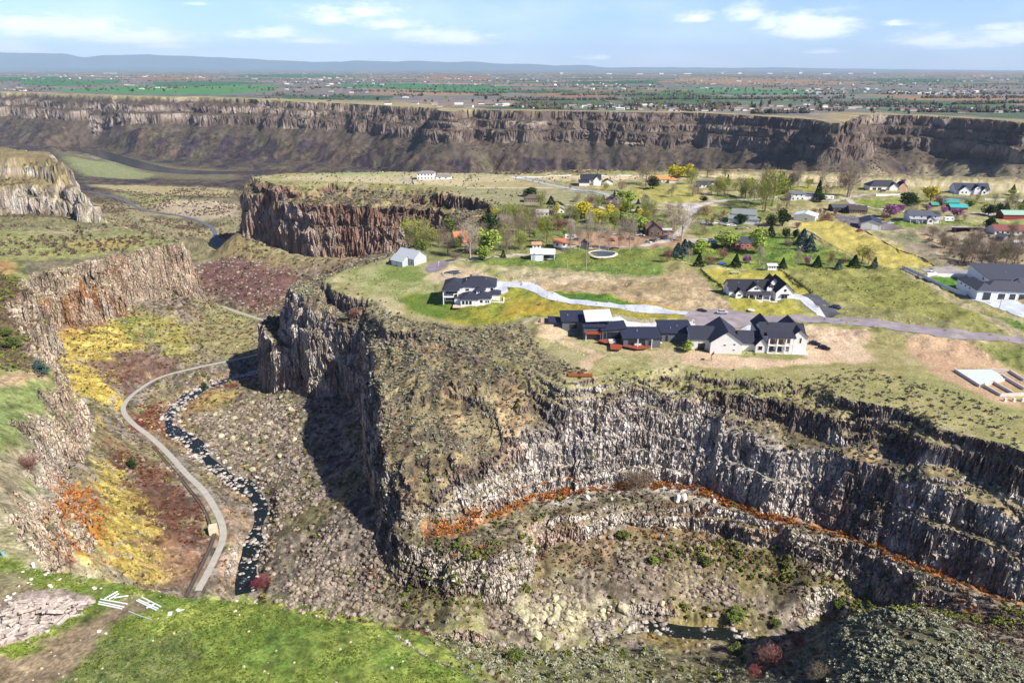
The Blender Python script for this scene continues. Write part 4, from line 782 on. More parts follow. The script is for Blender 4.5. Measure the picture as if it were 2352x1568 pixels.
class MB:
    def __init__(s): s.v = []; s.f = []
    def add(s, vs, fs):
        k = len(s.v); s.v += [tuple(map(float, v)) for v in vs]; s.f += [tuple(i+k for i in f) for f in fs]; return s
    def box(s, x0, x1, y0, y1, z0, z1):
        return s.add([(x0, y0, z0), (x1, y0, z0), (x1, y1, z0), (x0, y1, z0), (x0, y0, z1), (x1, y0, z1), (x1, y1, z1), (x0, y1, z1)],
                     [(3, 2, 1, 0), (4, 5, 6, 7), (0, 1, 5, 4), (1, 2, 6, 5), (2, 3, 7, 6), (3, 0, 4, 7)])
    def prism(s, poly, z0, z1):
        n = len(poly); z1s = z1 if hasattr(z1, '__len__') else [z1]*n; z0s = z0 if hasattr(z0, '__len__') else [z0]*n
        return s.add([(p[0], p[1], z0s[i]) for i, p in enumerate(poly)]+[(p[0], p[1], z1s[i]) for i, p in enumerate(poly)],
                     [tuple(range(n))[::-1], tuple(range(n, 2*n))]+[(i, (i+1) % n, n+(i+1) % n, n+i) for i in range(n)])
    def gablewall(s, x0, x1, y0, y1, h, rh, axis):
        """walls with pointed ends; axis = direction of the ridge"""
        s.box(x0, x1, y0, y1, -.6, h)
        if axis == 'x':
            ym = (y0+y1)/2
            for x in (x0, x1): s.add([(x, y0, h), (x, y1, h), (x, ym, h+rh*.97)], [(0, 1, 2)] if x == x1 else [(2, 1, 0)])
        else:
            xm = (x0+x1)/2
            for y in (y0, y1): s.add([(x0, y, h), (x1, y, h), (xm, y, h+rh*.97)], [(0, 1, 2)] if y == y0 else [(2, 1, 0)])
        return s
    def gableroof(s, x0, x1, y0, y1, h, rh, axis, o=.5, t=.18):
        if axis == 'x':
            ym = (y0+y1)/2; k = rh/(ym-y0); e = h-k*o
            s.add([(x0-o, y0-o, e), (x1+o, y0-o, e), (x1+o, ym, h+rh), (x0-o, ym, h+rh), (x0-o, y1+o, e), (x1+o, y1+o, e)]+
                  [(x0-o, y0-o, e+t), (x1+o, y0-o, e+t), (x1+o, ym, h+rh+t), (x0-o, ym, h+rh+t), (x0-o, y1+o, e+t), (x1+o, y1+o, e+t)],
                  [(6, 7, 8, 9), (9, 8, 11, 10), (3, 2, 1, 0), (4, 5, 2, 3), (0, 1, 7, 6), (5, 4, 10, 11), (0, 6, 9, 3), (3, 9, 10, 4), (1, 2, 8, 7), (2, 5, 11, 8)])
        else:
            xm = (x0+x1)/2; k = rh/(xm-x0); e = h-k*o
            s.add([(x0-o, y0-o, e), (x0-o, y1+o, e), (xm, y1+o, h+rh), (xm, y0-o, h+rh), (x1+o, y0-o, e), (x1+o, y1+o, e)]+
                  [(x0-o, y0-o, e+t), (x0-o, y1+o, e+t), (xm, y1+o, h+rh+t), (xm, y0-o, h+rh+t), (x1+o, y0-o, e+t), (x1+o, y1+o, e+t)],
                  [(9, 8, 7, 6), (10, 11, 8, 9), (0, 1, 2, 3), (3, 2, 5, 4), (6, 7, 1, 0), (11, 10, 4, 5), (3, 9, 6, 0), (4, 10, 9, 3), (7, 8, 2, 1), (8, 11, 5, 2)])
        return s
    def hiproof(s, x0, x1, y0, y1, h, rh, o=.5, t=.18):
        x0 -= o; x1 += o; y0 -= o; y1 += o; w = x1-x0; d = y1-y0
        if w >= d: a, b = (x0+d/2, (y0+y1)/2), (x1-d/2, (y0+y1)/2)
        else: a, b = ((x0+x1)/2, y0+w/2), ((x0+x1)/2, y1-w/2)
        z = h; V = [(x0, y0, z), (x1, y0, z), (x1, y1, z), (x0, y1, z), (x0, y0, z+t), (x1, y0, z+t), (x1, y1, z+t), (x0, y1, z+t), (*a, z+rh), (*b, z+rh)]
        if w >= d: F = [(4, 5, 9, 8), (5, 6, 9), (6, 7, 8, 9), (7, 4, 8)]
        else: F = [(4, 5, 8), (5, 6, 9, 8), (6, 7, 9), (7, 4, 8, 9)]
        return s.add(V, F+[(3, 2, 1, 0), (0, 1, 5, 4), (1, 2, 6, 5), (2, 3, 7, 6), (3, 0, 4, 7)])
    def shed(s, x0, x1, y0, y1, zs, o=.6, t=.25):
        """flat sloping roof; zs = heights at the four corners (x0y0, x1y0, x1y1, x0y1)"""
        return s.prism([(x0-o, y0-o), (x1+o, y0-o), (x1+o, y1+o), (x0-o, y1+o)], list(zs), [z+t for z in zs])
    def cyl(s, p, q, r, n=8, r2=None):
        p = Vector(p); q = Vector(q); d = (q-p).normalized(); a = d.orthogonal().normalized(); b = d.cross(a); r2 = r if r2 is None else r2
        vs = [p+(a*math.cos(2*PI*i/n)+b*math.sin(2*PI*i/n))*r for i in range(n)]+[q+(a*math.cos(2*PI*i/n)+b*math.sin(2*PI*i/n))*r2 for i in range(n)]
        return s.add(vs, [(i, (i+1) % n, n+(i+1) % n, n+i) for i in range(n)]+[tuple(range(n))[::-1], tuple(range(n, 2*n))])
    def build(s, name, m, parent=None, smooth=False):
        me = bpy.data.meshes.new(name); me.from_pydata(s.v, [], s.f); me.update()
        for mm in (m if isinstance(m, list) else [m]): me.materials.append(mm)
        if smooth: me.polygons.foreach_set('use_smooth', [True]*len(me.polygons))
        o = bpy.data.objects.new(name, me); LINK(o)
        if parent: o.parent = parent
        return o
def tag(o, label, cat, group=None, kind=None):
    if label: o['label'] = label
    if cat: o['category'] = cat
    if group: o['group'] = group
    if kind: o['kind'] = kind
    return o
def thing(name, label, cat, loc, rz=0, group=None):
    o = bpy.data.objects.new(name, None); LINK(o); o.location = loc; o.rotation_euler = (0, 0, rz); o.empty_display_size = .1
    return tag(o, label, cat, group)
def copy_tree(o, parent=None):
    c = o.copy(); LINK(c)
    if parent: c.parent = parent
    for ch in list(o.children): copy_tree(ch, c)
    return c
def gz(x, y): return float(hz(x, y)[0])
def at0(px, py, z=0.0):
    x, y = atz(px, py, z); return float(x), float(y)
def on(px, py):
    """point of the plateau under a photo pixel"""
    x, y = at0(px, py); z = gz(x, y); 
    for _ in range(2): x, y = at0(px, py, z); z = gz(x, y)
    return x, y, z
LAND = []     # landmarks for telling trees apart: (x, y, words)
# ------------------------------------------------------------------ paving and water, laid as thin sheets
def sheet(name, pts, hexc, step=2.0, off=.13, z=None, rough=.9, var=.12, world=False, m=None, inset=0, smooth=False):
    P = np.array([at0(*p) if not world else p for p in pts])
    if smooth: P = curve([(a, b, 0) for a, b in P], True, 2.5)[:, :2]
    x0, y0 = P.min(0); x1, y1 = P.max(0)
    gx, gy = np.meshgrid(np.arange(x0, x1, step), np.arange(y0, y1, step)); gx = gx.ravel(); gy = gy.ravel()
    d, ins = seg_dist(gx, gy, P, True); k = ins & (d > step*.45)
    edge = []
    for i in range(len(P)):
        a, b = P[i], P[(i+1) % len(P)]; n = max(1, int(np.hypot(*(b-a))/step)); edge += [a+(b-a)*j/n for j in range(n)]
    V = [Vector(e) for e in edge]+[Vector((float(a), float(b))) for a, b in zip(gx[k], gy[k])]
    ne = len(edge); r = mathutils.geometry.delaunay_2d_cdt(V, [], [list(range(ne))], 1, 1e-4)
    vv = np.array([tuple(v) for v in r[0]]); zz = hz(vv[:, 0], vv[:, 1])+off if z is None else np.full(len(vv), z)
    mb = MB(); mb.v = [(a, b, c) for (a, b), c in zip(vv, zz)]; mb.f = [tuple(f) for f in r[2]]
    o = mb.build(name, m or (mat(hexc, rough, .13, .35, 0, 'slabs') if var < .1 else mat(hexc, rough, .22, .22)), None, True); o['kind'] = 'structure'; return o
def strip(name, C3, w, m, off=0.05, z=None, kind='structure', n=4):
    C3 = np.asarray(C3, float); T = np.gradient(C3[:, :2], axis=0); T /= np.linalg.norm(T, axis=1)[:, None]+1e-9; Nn = np.stack([-T[:, 1], T[:, 0]], 1)
    vs = []; w = np.broadcast_to(w, (len(C3),))
    for i in range(len(C3)):
        for j in range(n+1):
            p = C3[i, :2]+Nn[i]*w[i]*(j/n-.5); vs.append((p[0], p[1], C3[i, 2]+off))
    vs = np.array(vs)
    if z == 'ground': vs[:, 2] = hz(vs[:, 0], vs[:, 1])+off
    mb = MB(); mb.v = [tuple(v) for v in vs]; mb.f = [(i*(n+1)+j, (i+1)*(n+1)+j, (i+1)*(n+1)+j+1, i*(n+1)+j+1) for i in range(len(C3)-1) for j in range(n)]
    o = mb.build(name, m, None, True)
    if o.data.polygons[0].normal.z < 0: o.data.flip_normals()
    if kind: o['kind'] = kind
    return o
def pstrip(name, pts, w, hexc, off=.12, var=.12):
    return strip(name, curve([(*at0(*p), 0) for p in pts], step=2.5), w, mat(hexc, .92, var, .7), off, 'ground')
sheet('asphalt_road', [(1574, 730), (1590, 719), (1640, 716), (1700, 722), (1760, 732), (1850, 734), (1930, 738), (2080, 749), (2200, 767), (2352, 782), (2500, 800), (2500, 822), (2352, 797), (2220, 789), (2100, 773), (1990, 757), (1900, 750), (1820, 748), (1760, 752), (1700, 753), (1660, 760), (1620, 765), (1590, 756), (1572, 742)], '#8d8387', smooth=True)
DRV = sheet('driveway', [(1118, 653), (1150, 654), (1200, 654), (1228, 659), (1245, 667), (1262, 677), (1300, 690), (1400, 703), (1480, 712), (1566, 721), (1573, 733), (1480, 724), (1380, 713), (1290, 701), (1250, 691), (1228, 680), (1205, 671), (1165, 671), (1168, 678), (1140, 682)], '#bcc0c8', off=.16, var=.05, smooth=True)
sheet('driveway', [(1768, 690), (1800, 690), (1818, 683), (1838, 681), (1897, 731), (1876, 731), (1836, 700), (1800, 697), (1770, 697)], '#bcbfc6', off=.15, var=.05)
sheet('driveway', [(1841, 680), (1862, 680), (1932, 732), (1899, 732)], '#54565c', off=.15)
sheet('driveway', [(2226, 693), (2250, 696), (2330, 696), (2352, 706), (2450, 740), (2450, 765), (2352, 737), (2290, 714)], '#b9bfc8', off=.15, var=.05)
sheet('driveway', [(1400, 743), (1425, 739), (1440, 747), (1540, 746), (1592, 745), (1605, 752), (1560, 765), (1500, 768), (1440, 764)], '#c3c4c6', off=.15, var=.05)
sheet('driveway', [(1690, 762), (1735, 746), (1748, 749), (1722, 772), (1700, 776)], '#c0c2c6', off=.15, var=.05)
sheet('gravel_yard', [(975, 616), (985, 606), (1000, 600), (1030, 600), (1028, 615), (1005, 624), (985, 627)], '#7f767a', off=.15)
sheet('gravel_yard', [(1912, 500), (1945, 500), (2012, 513), (2025, 510), (2078, 533), (1975, 533), (1928, 510)], '#6b6368', off=.15)
sheet('gravel_yard', [(2108, 624), (2180, 620), (2260, 624), (2250, 640), (2130, 634)], '#938d8a', off=.15)
pstrip('lane', [(1526, 471), (1560, 476), (1591, 478), (1659, 467), (1741, 461), (1810, 458)], 6, '#b3aba4')
pstrip('lane', [(1590, 478), (1583, 500), (1572, 525), (1550, 548), (1520, 562), (1470, 571), (1400, 574), (1330, 574), (1290, 577)], 4.5, '#b0a89e', .125)
sheet('lane', [(1550, 470), (1600, 472), (1640, 470), (1612, 480), (1600, 492), (1580, 494), (1570, 482)], '#b4adaa', off=.14)
pstrip('lane', [(1800, 458), (1880, 466), (1934, 462), (1977, 453), (2012, 451), (2080, 452)], 5, '#a59b98')
pstrip('lane', [(1945, 462), (1955, 470), (1990, 478), (2030, 486), (2060, 490), (2120, 492), (2190, 494), (2352, 500)], 5, '#b2aaa2', .13)
pstrip('lane', [(1178, 406), (1220, 414), (1280, 428), (1340, 440), (1395, 452), (1440, 462), (1500, 470)], 6, '#a5a5a6')
pstrip('gravel_track', [(1175, 407), (1250, 406), (1340, 407), (1450, 408)], 8, '#d8d0be', .13)
pstrip('gravel_track', [(1072, 431), (1150, 432), (1271, 431)], 2.2, '#d9d0b8', .13)
pstrip('gravel_track', [(1240, 586), (1200, 590), (1150, 598), (1100, 600), (1030, 604)], 3.5, '#a39c92', .13)
pstrip('gravel_track', [(1300, 470), (1400, 482), (1480, 486), (1550, 487)], 3.5, '#b9b0a0', .13)
strip('canyon_road', LR.C, 2.35, mat('#a8a39a', .95, .12, .6), .09)
strip('valley_road', LR2.C, 5.0, mat('#5d6270', .9, .1, .2), .35)
WAT = water_mat('creek_water', '#1b211e', 1.2, .60); WATR = water_mat('river_water', '#262c30', .2); WATP = water_mat('pond_water', '#3a4140', 1)
_w = lambda n, s: s+1.6*np.sin(np.arange(n)*.37)+1.1*np.sin(np.arange(n)*.91+1)
strip('creek_water', LC.C, _w(len(LC.C), 5.6), WAT, -.2, n=6)
_c2 = LC2.C[(LC2.C[:, 0] > 40) & (LC2.C[:, 0] < 72)]; strip('creek_water', _c2, _w(len(_c2), 4.4), WAT, -.2, n=6)
strip('river_water', LRV.C, 60, WATR, -.6)
def pond(px, py, rx, ry, label, hexc):
    x, y = at0(px, py); z = gz(x, y); t = thing('pond', label, 'pond', (x, y, z))
    n = 40; mb = MB()
    def rad(a): return 1+.05*math.sin(3*a+1)+.03*math.sin(5*a)
    mb.v = [(math.cos(2*PI*i/n)*rx*rad(2*PI*i/n), math.sin(2*PI*i/n)*ry*rad(2*PI*i/n), .16) for i in range(n)]; mb.f = [tuple(range(n))]; mb.build('water', WATP, t)
    r = MB()
    for k, (s, zz) in enumerate(((.98, .1), (1.0, .45), (1.10, .42), (1.2, -.1))): r.v += [(math.cos(2*PI*i/n)*rx*s*rad(2*PI*i/n), math.sin(2*PI*i/n)*ry*s*rad(2*PI*i/n), zz) for i in range(n)]
    r.f = [(k*n+i, k*n+(i+1) % n, (k+1)*n+(i+1) % n, (k+1)*n+i) for k in range(3) for i in range(n)]; r.build('rim', mat(hexc, .9, .2), t)
pond(1382.8, 592.5, 7.2, 7.0, 'small round pond with pale rim in the green lawn behind the long driveway', '#c9bfa8')
pond(1048, 629.5, 7.0, 6.6, 'shallow pond with sandy rock rim above the dark hipped roof house', '#b9a88c')
# ------------------------------------------------------------------ buildings
def win(t, x, z, w, h, yy=0, face='f', frame='#e6e4df', pane=True, nm='window'):
    def bx(g, e):
        m = MB(); a, b = x-w/2-g, x+w/2+g; c, d = z-g, z+h+g
        if face == 'f': m.box(a, b, yy-e, yy+.05, c, d)
        elif face == 'l': m.box(yy-e, yy+.05, a, b, c, d)
        elif face == 'r': m.box(yy-.05, yy+e, a, b, c, d)
        return m
    f = bx(.12, .06).build(nm, mat(frame, .6, .03), t)
    if pane: bx(0, .09).build('pane', GLASS, f)
    return f
def doorp(t, x, z, w, h, yy=0, hexc='#3a3a3c', nm='garage_door', face='f'):
    m = MB(); n = 4 if nm == 'garage_door' else 1
    for i in range(n):
        c, d = z+h*i/n+.02, z+h*(i+1)/n-.02
        if face == 'f': m.box(x-w/2, x+w/2, yy-.07, yy+.05, c, d)
        else: m.box(yy-.07, yy+.05, x-w/2, x+w/2, c, d)
    return m.build(nm, mat(hexc, .6, .06), t)
def vols(t, vs, wallc, roofc, wrough=.85):
    """vs: (kind, x0, x1, y0, y1, h, rh, axis)"""
    w = MB(); r = MB(); j = 0
    for k, x0, x1, y0, y1, h, rh, ax in vs:
        e = .004*j; j += 1
        if k == 'gable': w.gablewall(x0, x1, y0, y1, h-e, rh, ax); r.gableroof(x0, x1, y0, y1, h+e, rh, ax)
        elif k == 'hip': w.box(x0, x1, y0, y1, -.6-e, h+.05); r.hiproof(x0, x1, y0, y1, h+e, rh)
        elif k == 'shed':
            zs = [h+a for a in rh]; w.prism([(x0, y0), (x1, y0), (x1, y1), (x0, y1)], -.6, zs); r.shed(x0, x1, y0, y1, zs)
    w.build('wall', mat(wallc, wrough, .05, .7), t); r.build('roof', mat(roofc, .75, .14, 2.2), t)
    return t
def chimney(t, x, y, z0, z1, hexc='#6b5a50', s=.9):
    MB().box(x-s/2, x+s/2, y-s/2, y+s/2, z0, z1).box(x-s/2-.1, x+s/2+.1, y-s/2-.1, y+s/2+.1, z1-.15, z1+.05).build('chimney', mat(hexc, .9), t)
def house(label, px, py, rot, vs, wallc, roofc, wins=(), land=None, cat='house', nm='house'):
    x, y, z = on(px, py); t = thing(nm, label, cat, (x, y, z), rot); vols(t, vs, wallc, roofc)
    for q in wins: win(t, *q)
    LAND.append((x, y, land or label)); return t
# 1 the dark-roofed house by the long driveway
x0, y0 = -31, 290.5; t = thing('hipped_house', 'white house under dark hipped roofs at the left end of the curved driveway', 'house', (x0, y0, gz(-20, 300)), 0); LAND.append((-20, 298, 'the white house with dark hipped roofs'))
vols(t, [('hip', 7, 23.5, 9, 21, 6.3, 3.4, 'x'), ('hip', 0, 8.5, 8, 19, 6.35, 2.8, 'y'), ('hip', 8, 16, 0, 8.9, 3.1, 2.3, 'x'), ('hip', 14.5, 21.5, 1.2, 8.8, 3.15, 2.2, 'x'), ('hip', 14.8, 18.6, 5.5, 9.2, 5.6, 1.4, 'x'), ('hip', 20, 25.5, 6.5, 12, 3.3, 1.8, 'x'), ('hip', 5, 9, 3, 7, 2.9, 1.2, 'x')], '#dedcd8', '#30323e')
for z in (2.9, 5.9): MB().box(-.2, 6.8, 3.2, 8.0, z, z+.28).build('balcony', mat('#d9d6d0', .7), t)
for cx in (0, 6.5): MB().box(cx-.2, cx+.2, 3.3, 3.7, -.4, 6.2).build('column', mat('#e2e0db', .7), t)
MB().hiproof(-.2, 6.8, 3.2, 8.4, 6.3, .9).build('porch_roof', mat('#30323e', .75, .14, 2.2), t)
for q in ((3.3, .3, 5.5, 2.2, 8.0), (3.3, 3.3, 5.5, 2.1, 8.0), (9.2, .8, 1.1, 1.6, 0), (10.8, .8, 1.1, 1.6, 0), (12.4, .8, 1.1, 1.6, 0), (17.2, 1.2, 1.3, 1.2, 1.2), (19.4, 1.2, .7, 1.0, 1.2), (20.4, 1.2, .7, 1.0, 1.2), (15.8, 4.6, .6, .6, 5.5), (16.7, 4.6, .6, .6, 5.5), (17.6, 4.6, .6, .6, 5.5), (10.5, 4.4, 1.6, .9, 9), (21.8, 4.6, 1.2, 1.0, 9)): win(t, *q)
chimney(t, 12, 15, 8, 10.2, '#4c4a50')
MB().box(4.5, 8.5, -1.5, 1.8, -.4, .15).build('patio', mat('#c9b3a4', .9), t)
MB().box(21.5, 27.5, 4.0, 4.5, -.3, .7).box(27.0, 27.5, 4.5, 11, -.3, .7).build('garden_wall', mat('#d5d0c8', .9), t)
# 2 white farmhouse
t = thing('farmhouse', 'white gabled farmhouse with dark roof and wide front porch on yellow-green lawn', 'house', (100.7, 298.3, gz(114, 305)), -.02); LAND.append((114, 303, 'the white gabled farmhouse'))
vols(t, [('gable', 0.3, 24.5, 5, 14.5, 3.7, 3.7, 'x'), ('gable', 2.7, 6.0, 2.6, 6.5, 3.0, 1.7, 'y'), ('gable', 7.8, 16.2, 3.4, 10, 3.7, 3.1, 'y'), ('gable', 17.2, 20.2, 4.4, 9.8, 5.4, 1.6, 'y'), ('gable', 20.2, 28.2, .2, 15, 4.4, 3.9, 'y'), ('gable', 19, 23, 7, 14, 6.4, 2.4, 'y')], '#e6e4e0', '#26262f')
MB().shed(7.8, 18.2, .8, 3.4, (2.75, 2.75, 3.5, 3.5), .35, .16).build('porch_roof', mat('#3a3a42', .75, .14, 2.2), t)
for cx in (8.2, 11.4, 14.6, 17.8): MB().box(cx-.16, cx+.16, .9, 1.22, -.2, 2.75).build('column', mat('#eeece8', .6), t)
MB().box(7.6, 18.4, .6, 3.4, -.4, .15).build('porch_floor', mat('#c9c4bc', .9), t)
for q in ((9.0, .7, 1.1, 1.5, 3.4), (10.4, .7, 1.1, 1.5, 3.4), (14.2, .7, 1.1, 1.5, 3.4), (15.4, .7, 1.0, 1.5, 3.4), (11.5, 4.5, .6, .6, 3.4), (12.5, 4.5, .6, .6, 3.4), (18.3, 5.3, .5, .5, 4.4), (19.2, 5.3, .5, .5, 4.4), (23.4, 1.0, 1.0, 1.7, .2), (24.8, 1.0, 1.0, 1.7, .2), (24.1, 4.6, .9, .9, .2), (4.3, 1.6, 1.3, .5, 2.6)): win(t, *q, 'f', '#2a2a2e')
doorp(t, 12.4, .15, 1.1, 2.2, 3.4, '#4a3c34', 'door')
win(t, 9, 3.9, 1.4, 1.3, .3, 'l'); MB().shed(22.4, 25.9, -.6, .2, (2.9, 2.9, 3.3, 3.3), .1, .1).build('awning', mat('#26262f', .7), t)
MB().box(10, 28.8, -1.6, -.4, -.3, .06).build('walkway', mat('#d2cdc6', .9, .05), t)
# 3 dark modern house
mx, my = 16.0, 242.0; t = thing('modern_house', 'dark modern house with flat sloping roofs and red wooden deck at the canyon rim', 'house', (mx, my, gz(40, 256)), 0); LAND.append((40, 254, 'the dark modern house'))
def W_(x0, x1, y0, y1): return x0-mx, x1-mx, y0-my, y1-my
M3 = '#606166'
vols(t, [('shed', *W_(20.5, 31, 261, 271), 5.0, (0, 0, .9, .9), ''), ('shed', *W_(15.5, 21, 264, 270), 3.2, (.6, 0, 0, .6), ''), ('shed', *W_(28.5, 36.5, 253, 263), 5.6, (0, 0, .5, .5), ''), ('shed', *W_(35.5, 44.5, 250.5, 258.5), 4.9, (.1, 1.1, 1.1, .1), ''), ('shed', *W_(43, 57.2, 244.5, 254), 4.2, (0, 0, .7, .7), ''), ('shed', *W_(59, 71.2, 250.5, 261.5), 4.0, (0, 0, 1.1, 1.1), '')], M3, '#2b2e40')
MB().shed(30.0-mx, 39.5-mx, 255.5-my, 265.5-my, (7.0, 7.5, 8.2, 7.7), .7, .35).build('roof', mat('#cfd3d8', .5, .04), t)
MB().box(31-mx, 38.8-mx, 256.5-my, 264.5-my, 4.5, 7.05).build('upper_wall', mat('#5a5b60', .8), t)
for (cx, cz, w, h, yy) in ((32.5, 5.4, 2.6, 1.5, 256.5), (36.0, 5.4, 2.6, 1.5, 256.5)): win(t, cx-mx, cz, w, h, yy-my, 'f', '#2a2a2e')
for (cx, cz, w, h, yy) in ((40.2, 1.6, 5.8, 2.8, 250.5), (36.6, 1.6, .9, 2.6, 250.5), (43.9, 1.6, .8, 2.4, 250.5), (46.5, 1.5, 3.2, 2.2, 244.5), (50.2, 1.5, 2.4, 2.2, 244.5), (53.5, .8, 1.6, 2.4, 244.5), (32.3, 1.5, 5.5, 2.4, 253), (61.0, .6, 1.0, 2.3, 250.5), (25, 2, 3.0, 1.8, 261)): win(t, cx-mx, cz, w, h, yy-my, 'f', '#6a6b70')
doorp(t, 69.5-mx, .1, 1.0, 2.2, 250.5-my, '#dcdad6', 'door')
for cx, cy in ((29.3, 251.5), (35.0, 251.5), (48.3, 243.2), (53.6, 242.8)): MB().box(cx-mx-.15, cx-mx+.15, cy-my-.15, cy-my+.15, -.8, 4.3 if cx > 40 else 3.6).build('column', mat('#cfcdc9', .7), t)
DK = mat('#8c4630', .8, .18, 3, 0, 'deck_boards')
dk = MB().prism([(33.5-mx, 249.8-my), (36-mx, 247.5-my), (38.2-mx, 247.2-my), (37.6-mx, 241.0-my), (41.6-mx, 240.4-my), (42.6-mx, 244.0-my), (47.5-mx, 240.9-my), (51.5-mx, 241.8-my), (53.9-mx, 244.2-my), (46-mx, 248.5-my), (36.5-mx, 251-my)], .9, 1.2).build('deck', DK, t)
MB().box(29-mx, 35.2-mx, 250.8-my, 253.2-my, 3.2, 3.5).build('balcony', DK, t); MB().box(29-mx, 35.2-mx, 250.7-my, 250.8-my, 3.5, 4.5).build('railing', mat('#9a4a30', .8), t)
MB().box(58.5-mx, 72-mx, 249-my, 250.4-my, -.3, .25).build('footing', mat('#d8d4cc', .9), t)
# 4 house with the columned balcony
x0, y0 = 68.2, 240.2; t = thing('balcony_house', 'white house with dark slate roofs and columned two-storey balcony on bare sandy ground', 'house', (x0, y0, gz(90, 245)), -.085); LAND.append((90, 243, 'the white house with the columned balcony'))
vols(t, [('gable', 0, 9, 2.5, 15, 4.2, 3.0, 'x'), ('gable', 6.8, 18.5, -1.2, 15, 4.6, 4.3, 'y'), ('gable', 18.4, 27.4, 2.5, 11.5, 3.3, 3.2, 'x'), ('gable', 24, 28.2, .8, 6.5, 3.4, 2.6, 'y'), ('gable', 26.4, 42.2, 3.2, 14, 6.5, 3.0, 'x'), ('gable', 26.2, 32.2, 8, 19, 6.5, 2.9, 'y'), ('gable', 36.8, 43, 2.2, 18.5, 6.4, 2.7, 'y')], '#d9d6cf', '#2f313d')
MB().box(28.3, 37.8, .2, 3.3, 3.05, 3.4).build('balcony', mat('#d9d3c8', .8), t); MB().box(28.3, 43.5, .2, 3.3, -.4, .12).build('patio', mat('#d5d2cb', .9), t)
MB().shed(28.1, 37.9, .3, 3.3, (6.35, 6.35, 7.5, 7.5), .3, .2).build('porch_roof', mat('#2f313d', .75, .14, 2.2), t)
for cx in (28.5, 31.6, 34.7, 37.6): MB().box(cx-.22, cx+.22, .3, .74, -.3, 6.4).build('column', mat('#e8e5df', .7), t)
for i in range(3): MB().box(28.8+i*3.1, 31.3+i*3.1, 3.0, 3.15, 3.5, 4.9).build('cladding', mat('#a8744a', .8, .15), t)
for q in ((30.2, .2, 2.4, 2.2, 3.2), (33.2, .2, 2.2, 2.3, 3.2), (36.2, 1.2, .9, 1.0, 3.2), (25.7, 1.2, 1.5, 1.5, .8), (30.0, 5.1, 1.8, 1.1, 3.2), (33.1, 5.1, 1.8, 1.1, 3.2), (36.2, 5.1, 1.5, 1.1, 3.2), (12.0, 3.2, .8, .5, -1.2), (15.5, 3.6, .8, .5, -1.2), (15.5, 1.4, .6, .5, -1.2), (40.5, 3.9, .6, 2.0, 2.2), (5.4, .5, .0, .0, 2.5)):
    if q[2] > 0: win(t, *q)
doorp(t, 4.2, -.1, 2.6, 2.6, 2.5, '#4a3d38', 'garage_door')
for i in range(6): MB().box(3.0+i*2.6, 3.0+i*2.6+.25, 8.6, 8.85, 7.1, 7.5).build('roof_vent', mat('#2b2c33', .7), t)
# 5 big garage house at the right
x0, y0 = 213.4, 299.0; t = thing('garage_house', 'large white house with four dark garage doors and grey roof beside concrete forecourt', 'house', (x0, y0, gz(x0, y0)), -.12); LAND.append((225, 305, 'the white house with four garage doors'))
vols(t, [('hip', 0, 9, 0, 19, 4.4, 2.6, 'y'), ('hip', 4, 26, 1.6, 14, 3.9, 3.4, 'x'), ('gable', 22, 48, 4, 16, 4.0, 4.0, 'x'), ('shed', 13, 42, 17, 37, 5.2, (0, 0, 2.4, 2.4), '')], '#dcdde0', '#43454f')
for cx, yy, w, h in ((4.3, 0, 3.4, 3.6), (11.5, 1.6, 3.0, 2.8), (16.2, 1.6, 2.6, 2.8), (20.2, 1.6, 2.6, 2.8)):
    MB().box(cx-w/2-.25, cx+w/2+.25, yy-.05, yy+.05, 0, h+.25).build('door_frame', mat('#efeeea', .6), t); doorp(t, cx, .05, w, h, yy, '#34353a')
for yy in (7, 11, 15): win(t, yy, 3.0, 1.2, .7, 0, 'l')
win(t, 22, 3.4, 1.2, 1.6, 13, 'l')
def stacks(root, pts, h=.5):
    for x, y, z in pts: MB().cyl((x, y, z-.4), (x, y, z+h), .14, 8).build('roof_vent', mat('#a8a8ac', .5), root)
for o_ in [o for o in SC.objects if o.name in ('hipped_house', 'farmhouse', 'modern_house', 'garage_house')]:
    P_ = {'hipped_house': [(10, 13, 8.6), (19, 13, 8.6), (12, 3, 4.6)], 'farmhouse': [(5, 8, 6.2), (14, 8.5, 6.6), (24.5, 9, 7.6)], 'modern_house': [(33, 8, 5.2), (47, 12, 4.7), (50, 14, 4.8), (7, 24, 5.8)], 'garage_house': [(10, 6, 6.2), (18, 8, 7.2), (4, 9, 6.6), (24, 25, 6.6)]}[o_.name]; stacks(o_, P_)
# the rest of the settlement (local metres, x right, y away)
def stdwin(w, h=3.0, n=None, yy=0, z=1.0):
    n = n or max(2, int(w/3)); return [((i+.5)*w/n, z, 1.2, 1.2, yy) for i in range(n)]
t = house('house with broad pale metal roof and dark gable beside the shrubs at the plateau edge', 909, 603, -.62, [('gable', 0, 14, 0, 10, 4.2, 3.4, 'x'), ('gable', 1.5, 10, -5, 2, 3.1, 2.4, 'x'), ('gable', -2.6, 0.1, 2, 7, 2.8, 1.2, 'x')], '#aeb0b0', '#a9adb0', stdwin(14), 'the house with the pale metal roof')
doorp(t, 3.8, 0, 3, 2.4, -5, '#d8d8d6'); doorp(t, 7.6, 0, 3, 2.4, -5, '#d8d8d6')
x, y, z = on(1220, 598); t = thing('barn', 'white metal barn with open dark bay on the green lawn', 'barn', (x, y, z), 0); LAND.append((x+6, y, 'the white open-sided barn'))
vols(t, [('gable', 0, 6.5, 0, 9, 3.8, 1.6, 'x'), ('gable', 6.4, 13, 4, 9.01, 3.8, .8, 'x')], '#d4d6d6', '#dfe1e2'); MB().shed(6.5, 13, 0, 4, (3.2, 3.2, 4.6, 4.6), .2, .12).build('porch_roof', mat('#dfe1e2', .6), t)
